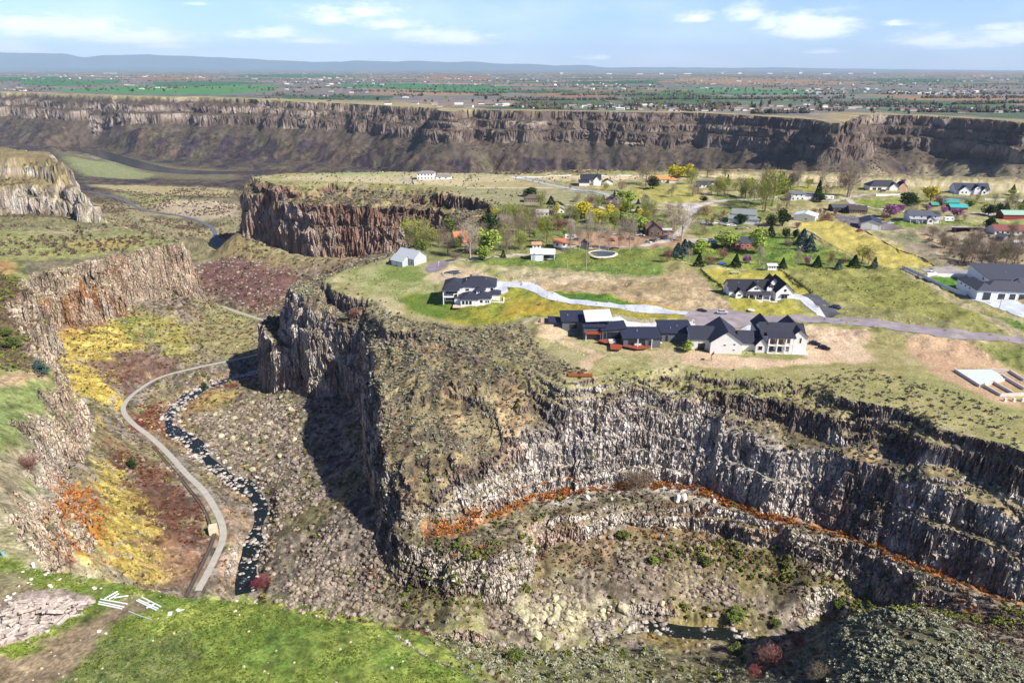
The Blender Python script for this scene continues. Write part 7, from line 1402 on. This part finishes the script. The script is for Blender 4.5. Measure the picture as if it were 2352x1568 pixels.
# ------------------------------------------------------------------ ground cover
def inst_mesh(kind, seed):
    r = np.random.default_rng(seed)
    if kind in ('sage', 'hill'): n = 70; P = lumpy(r, n, 0, 6, .5, .5)*np.array([1, 1, .95])*.62; P[:, 2] = np.abs(P[:, 2]); return quads_mesh(kind, P, .13+.09*r.random(n), SM[kind], r)
    if kind == 'brush': n = 55; P = lumpy(r, n, 0, 6, .6, .5)*np.array([1, 1, 1.1])*.6; P[:, 2] = np.abs(P[:, 2]); return quads_mesh(kind, P, .10+.08*r.random(n), SM['brush'], r)
    if kind == 'greenb': n = 80; P = lumpy(r, n, 0, 7, .55, .45)*np.array([1, 1, 1.5])*.6; P[:, 2] = np.abs(P[:, 2]); return quads_mesh(kind, P, .12+.08*r.random(n), SM['greenb'], r)
    if kind in ('reed', 'straw', 'redb', 'grass'):
        mb = MB()
        for i in range(34):
            a = r.random()*2*PI; q = .35*r.random(); b = a+r.normal()*.8; l = .5+.5*r.random(); ex = math.cos(b)*l*.8; ey = math.sin(b)*l*.8; w = .07; x_, y_ = math.cos(a)*q, math.sin(a)*q
            mb.add([(x_-w, y_, 0), (x_+w, y_, 0), (x_+ex, y_+ey, l*.8), (x_+ex*.5-w, y_+ey*.5+w, l*.6)], [(0, 1, 2), (0, 2, 3)])
        me = bpy.data.meshes.new(kind); me.from_pydata(mb.v, [], mb.f); me.materials.append(SM[kind]); return me
    me = ico_rock(seed, .8, 1); me.materials.clear(); me.materials.append(SM[kind]); return me
SM = dict(hill=leafmat('pale_sage_leaves', '#7a7b62', '#b8b89c', .8), grass=leafmat('grass_blades', '#4c5e26', '#94a04c', .8), sage=leafmat('sage_leaves', '#6c6c56', '#b8b69a', .7), brush=leafmat('brush_twigs', '#4d4038', '#83725f', .8), greenb=leafmat('willow_leaves', '#4a5a24', '#8a8c42', .8), reed=leafmat('orange_reed', '#8c5429', '#cc8d4e', .8), straw=leafmat('straw_grass', '#8c8044', '#cdbd78', .7), redb=leafmat('red_twigs', '#553530', '#8a5a46', .7),
          rock=leafmat('talus_rock', '#584e47', '#a39686', .95), pale=leafmat('pale_rock', '#8f8a70', '#c4bc9c', .8), creek=leafmat('creek_rock', '#6b6058', '#c2bab0', 1.0), drock=leafmat('dark_rock', '#4a4240', '#756a64', .8))
area = np.abs(np.gradient(RR, axis=1)*RR*np.gradient(np.arctan(uu))[:, None]).ravel()
slopeup = 1/np.clip(NZ.ravel(), .3, 1)
def pmask(pts, soft=3, wob=3):
    P = ground(*zip(*pts))[:, :2]; x0, y0 = P.min(0)-8; x1, y1 = P.max(0)+8; m = np.zeros(len(X)); i = np.nonzero((X > x0) & (X < x1) & (Y > y0) & (Y < y1))[0]
    wx = X[i]+fbm(X[i], Y[i], 8, 2, 401)*wob; wy = Y[i]+fbm(X[i], Y[i], 8, 2, 402)*wob; d, ins = seg_dist(wx, wy, P, True); m[i] = sstep(-soft, soft, np.where(ins, d, -d)); return m
inview = (X/np.maximum(Y, 1) < 1.1) & (X/np.maximum(Y, 1) > -1.1)
nocarve = (MK['dr'] > 3.2) & (MK['dc'] > 4.2) & (MK['dr2'] > 5)
def scatter(name, kind, dens, smin, smax, seed, cap=60000, lift=.0, flat=1.0, allow=None, label=None):
    """dens = pieces per square metre at every terrain vertex"""
    r = np.random.default_rng(seed); ok = inview if allow is None else inview & allow
    if allow is None: ok = ok & nocarve
    lam = dens*area*ok; tot = lam.sum(); n = int(min(cap, tot))
    if n < 1: return
    cs = np.cumsum(lam); idx = np.searchsorted(cs, r.random(n)*cs[-1]); idx = np.clip(idx, 0, len(X)-1)
    P = np.stack([VXd[idx]+r.normal(size=n)*.12, VYd[idx]+r.normal(size=n)*.12, VZ[idx]+lift], 1)
    S = (smin+(smax-smin)*r.random(n)**2.2)*np.clip(RAD[idx]/260, .9, 3.2)**.35
    rot = np.stack([r.normal(size=n)*.18, r.normal(size=n)*.18, r.random(n)*2*PI], 1)
    per = n//3+1
    for v in range(3):
        sl_ = slice(v*per, min(n, (v+1)*per)); k = len(P[sl_])
        if k == 0: continue
        me = bpy.data.meshes.new(name); me.vertices.add(k); me.vertices.foreach_set('co', P[sl_].astype(np.float32).ravel())
        a = me.attributes.new('sc', 'FLOAT_VECTOR', 'POINT'); a.data.foreach_set('vector', (S[sl_][:, None]*np.array([1, 1, flat])).astype(np.float32).ravel())
        a = me.attributes.new('rot', 'FLOAT_VECTOR', 'POINT'); a.data.foreach_set('vector', rot[sl_].astype(np.float32).ravel()); me.update()
        o = bpy.data.objects.new(name, me); LINK(o); tag(o, label, None, None, 'stuff')
        src = bpy.data.objects.new(name+'_piece', inst_mesh(kind, seed*10+v))
        ng = bpy.data.node_groups.new('scatter_'+name, 'GeometryNodeTree'); ng.interface.new_socket('Geometry', in_out='INPUT', socket_type='NodeSocketGeometry'); ng.interface.new_socket('Geometry', in_out='OUTPUT', socket_type='NodeSocketGeometry')
        N = ng.nodes; L = ng.links; gi = N.new('NodeGroupInput'); go = N.new('NodeGroupOutput'); ip = N.new('GeometryNodeInstanceOnPoints'); oi = N.new('GeometryNodeObjectInfo'); oi.inputs['Object'].default_value = src; oi.transform_space = 'ORIGINAL'
        def att(nm):
            q = N.new('GeometryNodeInputNamedAttribute'); q.data_type = 'FLOAT_VECTOR'; q.inputs['Name'].default_value = nm; return q.outputs[0]
        er = N.new('FunctionNodeEulerToRotation'); L.new(att('rot'), er.inputs[0]); L.new(gi.outputs[0], ip.inputs['Points']); L.new(oi.outputs['Geometry'], ip.inputs['Instance']); L.new(er.outputs[0], ip.inputs['Rotation']); L.new(att('sc'), ip.inputs['Scale']); L.new(ip.outputs[0], go.inputs[0])
        md = o.modifiers.new('scatter', 'NODES'); md.node_group = ng
notcliff = 1-np.clip(CW*1.4, 0, 1)
ground_flat = notcliff
bench_m = np.clip(MK['s1'], 0, 1)*(1-np.clip(MK['s0'], 0, 1))*notcliff*(R_ < 760)
bn = t01(fbm(X, Y, 10, 3, 411), -.35, .25)
ledge_m = MK['s2']*(1-np.clip(MK['s1'], 0, 1))*notcliff*(R_ < 420)
floor_m = (1-np.clip(MK['s2'], 0, 1))*(1-np.clip(MK['s1'], 0, 1))*(1-np.clip(MK['sq'], 0, 1))*(1-hi)*notcliff*(R_ < 560)
sage_hill = pmask([(1850, 1450), (1960, 1405), (2060, 1392), (2180, 1430), (2400, 1550), (2500, 1700), (1850, 1700)])
near_sage = pmask([(975, 1450), (1100, 1470), (1250, 1470), (1500, 1500), (1850, 1480), (1880, 1700), (1330, 1700), (1250, 1610), (1165, 1565), (1080, 1528), (1010, 1490)])
tal_a = pmask([(620, 1040), (700, 1060), (760, 1160), (880, 1260), (960, 1330), (900, 1430), (700, 1400), (620, 1340), (610, 1200), (640, 1120)]); tal_b = pmask([(440, 960), (560, 920), (640, 900), (700, 960), (700, 1050), (600, 1120), (500, 1050)])
tal_c = pmask([(1080, 1340), (1300, 1320), (1450, 1290), (1700, 1340), (1730, 1400), (1560, 1420), (1400, 1480), (1200, 1450), (1100, 1400)]); pale_c = pmask([(1170, 1390), (1300, 1370), (1450, 1390), (1520, 1430), (1380, 1475), (1200, 1440)])
brush_c = pmask([(960, 1330), (1215, 1270), (1300, 1225), (1600, 1205), (1740, 1235), (1900, 1330), (2080, 1385), (1950, 1410), (1700, 1320), (1500, 1290), (1250, 1330), (1100, 1400), (900, 1420), (850, 1350), (880, 1290)])
brush_c = np.clip(brush_c+pmask([(1980, 1370), (2200, 1390), (2420, 1440), (2500, 1600), (2330, 1520), (2200, 1450), (2060, 1400)]), 0, 1)
redz = np.clip(pmask([(240, 1030), (330, 1060), (420, 1120), (465, 1190), (440, 1260), (330, 1180)])+pmask([(315, 945), (350, 925), (380, 960), (380, 1000), (330, 985)])+pmask([(240, 850), (330, 870), (290, 905)]), 0, 1)
yelz = pmask([(120, 790), (165, 765), (240, 738), (330, 724), (330, 800), (260, 820), (290, 925), (275, 952), (200, 920), (150, 850)])+pmask([(225, 1060), (275, 1100), (340, 1150), (380, 1180), (380, 1300), (330, 1340), (220, 1300), (170, 1260), (230, 1180)])
slope_l = pmask([(-60, 620), (40, 640), (60, 700), (110, 760), (130, 850), (80, 860), (-60, 840)])
gorge = floor_m*(X < 0)
scatter('sagebrush', 'sage', bench_m*(.25+.75*bn)*.62*sstep(760, 300, R_)+ledge_m*.10+near_sage*.42*notcliff*t01(nb+nc, -.5, .3), .55, 1.5, 1, 90000, label='grey-green sagebrush covering the slopes')
scatter('hill_sagebrush', 'hill', sage_hill*notcliff*1.3*t01(fbm(X, Y, 4, 2, 451), -.7, -.1)+near_sage*.15, .7, 1.75, 21, 14000, label='pale grey sagebrush covering the near hill')
plat_b = pmask([(870, 735), (1010, 745), (1150, 750), (1225, 742), (1222, 775), (1290, 835), (1345, 864), (1262, 870), (1100, 810), (940, 770)], 2)+.35*pmask([(1400, 855), (1560, 850), (1700, 868), (1850, 862), (2000, 850), (2200, 900), (2352, 960), (2352, 1030), (2050, 945), (1880, 898), (1700, 876), (1550, 862), (1400, 874)], 2)
scatter('rim_sagebrush', 'sage', plat_b*.45*notcliff, .5, 1.4, 22, 9000, label='sagebrush on the plateau by the rim'); scatter('rim_brush', 'brush', plat_b*.35*notcliff, .5, 1.5, 23, 8000, label='brown brush on the plateau by the rim')
scatter('brush', 'brush', bench_m*(1.1-bn)*.42*sstep(760, 300, R_)+ledge_m*.5+floor_m*.07+brush_c*.85+slope_l*.5+sage_hill*.05+MK['s0']*notcliff*sstep(14, 2, MK['d0'])*.05*(R_ < 700), .5, 1.6, 2, 80000, label='brown brush and dead twigs among the rocks')
scatter('willow_brush', 'greenb', brush_c*.55*t01(nb, -.3, .4)+near_sage*.05+gorge*.010+ledge_m*.03+slope_l*.10+pmask([(1380, 1400), (1600, 1410), (1760, 1420), (1800, 1440), (1700, 1450), (1500, 1440)])*.3+bench_m*.012, .7, 2.0, 3, 16000, label='green willow brush along the creek and cliff foot')
scatter('talus_boulders', 'rock', (tal_a*1.0+tal_b*.9+tal_c*1.0+floor_m*.10*t01(nb+na, -.2, .5)+sstep(-14, -1, MK['d2'])*floor_m*.25+pmask([(440, 605), (520, 580), (690, 625), (700, 650), (600, 715), (470, 680)])*.12)*notcliff*(.12+t01(fbm(X, Y, 13, 3, 441), -.3, .1)), .22, 1.5, 4, 56000, .0, .85, label='grey basalt talus boulders on the canyon floor')
scatter('pale_boulders', 'pale', pale_c*.5*notcliff+tal_b*.03, .6, 2.2, 5, 2500, .0, .85, label='pale lichen-covered boulders in the lower talus')
scatter('rim_rubble', 'drock', sstep(-9, -1, MK['d0'])*(MK['d0'] < 1)*bench_m*.32+bench_m*.035*(fbm(X, Y, 9, 3, 419) > .15)+sstep(3, 0, np.abs(MK['d1']))*bench_m*.25, .4, 1.5, 6, 12000, .0, .9, label='dark broken basalt below the upper rim')
scatter('creek_stones', 'creek', sstep(7.0, 3.5, MK['dc'])*.5*(R_ < 480)*(.12+t01(fbm(X, Y, 9, 2, 442), -.2, .3)), .3, 1.6, 7, 7000, .15, .6, allow=(R_ < 480), label='pale stones in and beside the creek')
orange = sstep(-8.5, -7, MK['d1'])*sstep(1.2, -.8, MK['d1'])*(Z > -43)*(Z < -34)*notcliff*(R_ < 330)*(X > -25)*((MK['d1'] > -4.5) | (X > 10))*sstep(140, 112, X)
scatter('orange_reeds', 'reed', orange*1.4*t01(nc+nb, -.95, -.2)+brush_c*.05*sstep(-14, -2, MK['d2'])+np.clip(pmask([(130, 1170), (165, 1120), (225, 1130), (235, 1210), (200, 1280), (140, 1270)]), 0, 1)*.5, .8, 1.7, 8, 12000, label='rust-orange reeds along the ledge under the big cliff')
scatter('straw_grass', 'straw', np.clip(yelz, 0, 1)*.5*notcliff*t01(fbm(X, Y, 5, 3, 421), -.4, .2)+gorge*.02+sstep(11, 6, MK['dc'])*.10*(R_ < 420)*notcliff, .5, 1.1, 9, 12000, label='straw-yellow bunch grass on the canyon slope')
scatter('red_twig_brush', 'redb', redz*.5*notcliff*t01(nb+nc, -.5, .2)+gorge*.03+sstep(10, 6, MK['dc'])*.05*(R_ < 420)*notcliff, .6, 1.3, 10, 6000, label='red-twigged brush on the canyon slope')
nearg = MK['sq']*notcliff*(R_ < 240)
scatter('grass_tufts', 'grass', nearg*8*t01(nb+nc*.6, -.45, .3)*(col[:, 1] > col[:, 0]*1.02), .14, .34, 14, 95000, label='short green and straw grass on the near ground')
scatter('pasture_tufts', 'grass', MK['s0']*notcliff*(R_ < 560)*.22*t01(nb+nc, -.3, .4)*(col[:, 1] > col[:, 0]*.98), .25, .6, 15, 22000, label='tufted grass on the plateau pastures')
scatter('field_stones', 'pale', (pmask([(1060, 640), (1200, 630), (1400, 632), (1510, 640), (1500, 655), (1300, 655), (1100, 655)])*.25+pmask([(975, 625), (1110, 618), (1130, 640), (1000, 650)])*.15+pmask([(1370, 800), (1420, 790), (1460, 815), (1400, 830)], 2, 1)*.5+pmask([(1280, 800), (1340, 785), (1360, 815), (1320, 835)], 2, 1)*.3+MK['s0']*notcliff*(R_ < 420)*.01+nearg*.05)*1.0, .12, .5, 16, 5000, label='small pale stones scattered on the plateau')
far_v = (R_ > 520)*(R_ < 1500)*notcliff*(MK['df'] < -100)*(1-np.clip(MK['s0'], 0, 1))*(Z < 0)
scatter('valley_brush', 'brush', far_v*.04*t01(fbm(X, Y, 50, 3, 431), -.3, .4), .9, 2.6, 11, 26000, label='scattered brush on the distant valley slopes')
talf = (MK['tfz'] > .1)*(MK['df'] < -60)*notcliff
scatter('far_wall_brush', 'brush', (talf*.012*t01(fbm(X, Y, 30, 3, 433), -.2, .3)+(MK['df'] < -5)*(MK['df'] > -80)*notcliff*.010), 1.3, 3.4, 12, 15000, label='dark brush on the far canyon wall')
scatter('plateau_brush', 'brush', MK['s0']*notcliff*(R_ > 480)*(R_ < 800)*(np.abs(MK['d0']) < 60)*.012*(X < 120)+pmask([(2130, 540), (2352, 520), (2352, 612), (2160, 612)])*.03, .6, 1.6, 13, 3000, label='low brush on the dry plateau edge')
# ------------------------------------------------------------------ beyond the big canyon: trees, houses, town
def far_pt(px, py):
    z = 0.0
    for _ in range(3): x, y = at0(px, py, z); z = gz(x, y)
    return x, y, z
r = np.random.default_rng(77); n_t = 0
ROWS = [(1180, 1900, 240, 254, 38, 'pbupbsu'), (0, 640, 200, 216, 8, 'bup'), (640, 1180, 224, 240, 16, 'bbup'), (1560, 2340, 240, 258, 30, 'pbbupb'), (1700, 2352, 256, 268, 8, 'bp')]
for (x0, x1, ya, yb, cnt, ks) in ROWS:
    for i in range(cnt):
        px = x0+(x1-x0)*r.random(); py = ya+(yb-ya)*r.random()**.7; x, y, z = far_pt(px, py); k = K[ks[int(r.integers(len(ks)))]]
        if float(SF(np.array([x]), np.array([y]))[0]) < 22: continue
        h = (7+9*r.random())*(1 if k != 'spruce' else 1.2); tree(x, y, z, h, h*(.8+.3*r.random()) if k != 'spruce' else h*.5, k, i, {'pine': 'dark rounded tree', 'spruce': 'dark pointed tree', 'bare': 'brown leafless tree', 'bud': 'olive budding tree'}[k]+' in the belt of trees beyond the far canyon rim', {'pine': 'dark rounded trees', 'spruce': 'dark pointed trees', 'bare': 'brown leafless trees', 'bud': 'olive budding trees'}[k]+' beyond the far canyon rim'); n_t += 1
def far_house(px, py, w, d, h, wc, rc, label, rz=0, hip=False, group='houses beyond the far canyon rim'):
    x, y, z = far_pt(px, py); t = thing('distant_house', label, 'house', (x, y, z), rz, group); vols(t, [('hip' if hip else 'gable', -w/2, w/2, 0, d, h, 2.2, 'x')], wc, rc)
    for i in range(2): win(t, (-.25+.5*i)*w, 1.0, 1.6, 1.3, 0, 'f', '#d8d6d2', False)
WC = ['#dcd8d0', '#c9c2b6', '#b0a698', '#e4e1da', '#a89888']; RC = ['#6c6560', '#8c8680', '#4c4a4e', '#a09a94', '#7c5f54', '#c9c6c2']
WN = ['white', 'cream', 'tan', 'bright white', 'brown']; RN = ['dark grey', 'mid grey', 'black', 'pale grey', 'brown', 'silver']
HR = [(1130, 1165, 241, 246, 3), (735, 900, 236, 244, 9), (920, 1180, 238, 247, 12), (1190, 1500, 240, 254, 26), (1500, 1760, 240, 258, 20), (640, 780, 232, 238, 6), (280, 420, 196, 206, 8), (0, 60, 200, 210, 4), (1760, 2000, 242, 254, 12), (2000, 2352, 252, 262, 12)]
seen = {}
for (x0, x1, ya, yb, cnt) in HR:
    for i in range(cnt):
        px = x0+(x1-x0)*(i+r.random())/cnt; py = ya+(yb-ya)*r.random(); x, y, z = far_pt(px, py)
        if float(SF(np.array([x]), np.array([y]))[0]) < 30: continue
        a, b = int(r.integers(5)), int(r.integers(6)); far_house(px, py, 15+12*r.random(), 9+4*r.random(), 3+1.5*(r.random() > .7), WC[a], RC[b], '%s house with %s roof among trees beyond the far canyon rim' % (WN[a], RN[b]), r.normal()*.2, r.random() > .6, '%s houses with %s roofs beyond the far rim' % (WN[a], RN[b]))
# the mass of far trees and buildings too many to count
def mass(name, n, rows, hmin, hmax, m, label, box_=False, seed=5):
    r = np.random.default_rng(seed); V = []; F = []; tot = sum(q[4] for q in rows)
    for (x0, x1, ya, yb, wgt) in rows:
        k = int(n*wgt/tot); px = x0+(x1-x0)*r.random(k); py = ya+(yb-ya)*r.random(k)
        x, y = atz(px, py, 0.0); ca, sa = math.cos(.12), math.sin(.12); u_ = x*ca+y*sa; v_ = -x*sa+y*ca; sn = r.random(k) < (.55 if not box_ else .25); v_ = np.where(sn, np.round(v_/410)*410+r.normal(size=k)*7, v_); x = u_*ca-v_*sa; y = u_*sa+v_*ca; z = hz(x, y); ok = SF(x, y) > 40
        cl = fbm(x, y, 500, 3, 501+seed)+fbm(x, y, 130, 2, 502)+.35*sn > (.08 if not box_ else .12); ok &= cl
        for a, b, c in zip(x[ok], y[ok], z[ok]):
            s = math.hypot(a, b)/3500; h = hmin+(hmax-hmin)*r.random(); kk = len(V)
            if box_:
                w, d = (9+16*r.random()**2)*(1+.35*max(0, s-1)), 9+5*r.random(); t = r.normal()*.3; ct, st_ = math.cos(t), math.sin(t)
                V += [(a+ct*u-st_*v, b+st_*u+ct*v, c+zz) for zz in (-.5, h) for (u, v) in ((-w/2, 0), (w/2, 0), (w/2, d), (-w/2, d))]+[(a-ct*w/2-st_*d/2, b-st_*w/2+ct*d/2, c+h+1.6), (a+ct*w/2-st_*d/2, b+st_*w/2+ct*d/2, c+h+1.6)]
                F += [tuple(kk+i for i in f) for f in ((0, 1, 5, 4), (1, 2, 6, 9, 5), (2, 3, 7, 6), (3, 0, 4, 8, 7), (4, 5, 9, 8), (6, 7, 8, 9))]
            else:
                w = h*(.45+.35*r.random())
                for q in range(3):
                    ox, oy = r.normal()*w*.35, r.normal()*w*.35; hh = h*(.65+.4*r.random()); k2 = len(V); n5 = 5; t0_ = r.random()*6
                    V += [(a+ox+math.cos(t0_+i*1.2566)*w*.5*(.7+.5*r.random()), b+oy+math.sin(t0_+i*1.2566)*w*.5, c+hh*(.3+.25*r.random())) for i in range(n5)]+[(a+ox, b+oy, c-.2), (a+ox+r.normal()*.4, b+oy, c+hh)]
                    F += [(k2+i, k2+(i+1) % n5, k2+6) for i in range(n5)]+[(k2+(i+1) % n5, k2+i, k2+5) for i in range(n5)]
    me = bpy.data.meshes.new(name); me.from_pydata(V, [], F); me.update(); me.materials.append(m); o = bpy.data.objects.new(name, me); LINK(o); tag(o, label, None, None, 'stuff'); return o
def island_mat(name, cols):
    m = bpy.data.materials.new(name); m.use_nodes = True; N = m.node_tree.nodes; L = m.node_tree.links; b = N['Principled BSDF']; b.inputs['Roughness'].default_value = .9
    g = N.new('ShaderNodeNewGeometry'); rp = N.new('ShaderNodeValToRGB'); rp.color_ramp.interpolation = 'CONSTANT'; e = rp.color_ramp.elements
    for i, c in enumerate(cols):
        q = e[i] if i < 2 else e.new(i/len(cols)); q.position = i/len(cols); q.color = (*C(c), 1)
    L.new(g.outputs['Random Per Island'], rp.inputs[0]); L.new(rp.outputs[0], b.inputs['Base Color']); return m
mass('distant_trees', 12500, [(-80, 2430, 159, 176, 5.5), (-80, 2430, 176, 196, 3.0), (620, 2430, 196, 232, 3.4), (1180, 2430, 222, 256, 2.6), (1180, 2000, 236, 254, 1.0), (1560, 2430, 236, 258, 1.2), (0, 620, 200, 216, .25), (640, 1180, 212, 236, .5)], 5, 13, island_mat('distant_tree_crowns', ['#4a4038', '#5c5046', '#3c4030', '#2e3828', '#6a5c50', '#4e5038', '#5c4c46', '#3a3a2e']), 'belts of small trees scattered over the far plain')
mass('distant_town', 2600, [(-80, 2430, 158.6, 166, 3.2), (-80, 1300, 166, 186, 1.8), (1190, 2352, 168, 200, 1.6), (1300, 1700, 200, 216, .8), (1850, 2250, 206, 218, 1.6), (640, 1180, 182, 200, .7)], 3.5, 7, island_mat('distant_roofs', ['#c9c5bd', '#938c84', '#6c665f', '#a8a298', '#5c5652', '#7c6c60', '#d9d6d0', '#8a9096', '#76706a', '#65605c']), 'pale roofs of the far town spread across the plain', True, 9)
for i, (px, w, h) in enumerate(((1520, 70, 16), (1580, 120, 12), (1700, 60, 18), (1770, 90, 12), (1840, 60, 22), (1900, 130, 12), (1400, 90, 12), (1290, 50, 18), (2010, 50, 16), (1660, 50, 14), (1470, 100, 10), (250, 200, 14), (1955, 80, 14))):
    x, y = at0(px, 162.5, 0); y_ = min(y, 14000+400*(i % 5)); x = x*y_/y; y = y_; t = thing('distant_building', '%s pale flat-roofed block from the left on the town skyline' % ordinal(i), 'building', (x, y, 0), 0, 'blocks on the town skyline')
    MB().box(-w*.6, w*.6, 0, 40, -1, h*1.6).build('wall', mat('#d5d2cc', .8, .05), t); MB().box(-w*.6-1, w*.6+1, -1, 41, h*1.6, h*1.6+1.5).build('roof', mat('#a8a8a8', .8, .05), t)
# distant ranges
def ridge(name, D, prof_, hexc):
    prof_ = [(a, b) for a, b in prof_]; xs = np.linspace(prof_[0][0], prof_[-1][0], 420); base = np.interp(xs, [p[0] for p in prof_], [p[1] for p in prof_]); rel = base+fbm(xs, xs*0, 55, 4, 601)*2.2*np.clip(base/14, 0, 1)
    V = []; nrow = 14
    for k in range(nrow):
        f = k/(nrow-1); d = D*(1+.10*f) if k else D*.74; el = np.sin(f*PI/2)**.8
        for i, a in enumerate(xs):
            u = (a-1176)/1568/ .93; hgt = rel[i]/1568*D*.94*el*(1-.12*abs(vn(np.array([a/9.+k]), np.array([k*1.7]), 7)[0]-.5)*(k < nrow-1)); V.append((u*d, d, max(0, hgt)-8 if k else -1.5))
    me = bpy.data.meshes.new(name); n = len(xs); me.from_pydata(V, [], [(k*n+i, k*n+i+1, (k+1)*n+i+1, (k+1)*n+i) for k in range(nrow-1) for i in range(n-1)]); me.update(); me.materials.append(mat(hexc, .95, .12, .0006)); o = bpy.data.objects.new(name, me); LINK(o); o['kind'] = 'structure'
ridge('hills', 38000, [(-700, 40), (-200, 41), (0, 42), (120, 41), (230, 40), (300, 38), (330, 33), (370, 36), (470, 36), (580, 32), (700, 26), (800, 21), (860, 24), (930, 23), (1060, 21), (1200, 17), (1330, 11), (1360, 8), (1500, 8), (1700, 7), (1850, 5), (2000, 3), (2200, 1), (2400, 0)], '#4e5c60')

# ------------------------------------------------------------------ the air
def haze():
    m = bpy.data.materials.new('haze_air'); m.use_nodes = True; nt = m.node_tree; nt.nodes.clear(); o = nt.nodes.new('ShaderNodeOutputMaterial'); v = nt.nodes.new('ShaderNodeVolumePrincipled')
    v.inputs['Density'].default_value = HAZE; v.inputs['Color'].default_value = (.62, .82, 1.0, 1); v.inputs['Anisotropy'].default_value = 0; v.inputs['Density Attribute'].default_value = ''
    nt.links.new(v.outputs[0], o.inputs['Volume']); m.cycles.homogeneous_volume = True
    b = MB().box(-56000, 56000, -400, 47000, -175, 1400).build('haze', m); b['kind'] = 'stuff'; b['label'] = 'thin blue haze over the plain'
HAZE = 2.8e-5
haze()
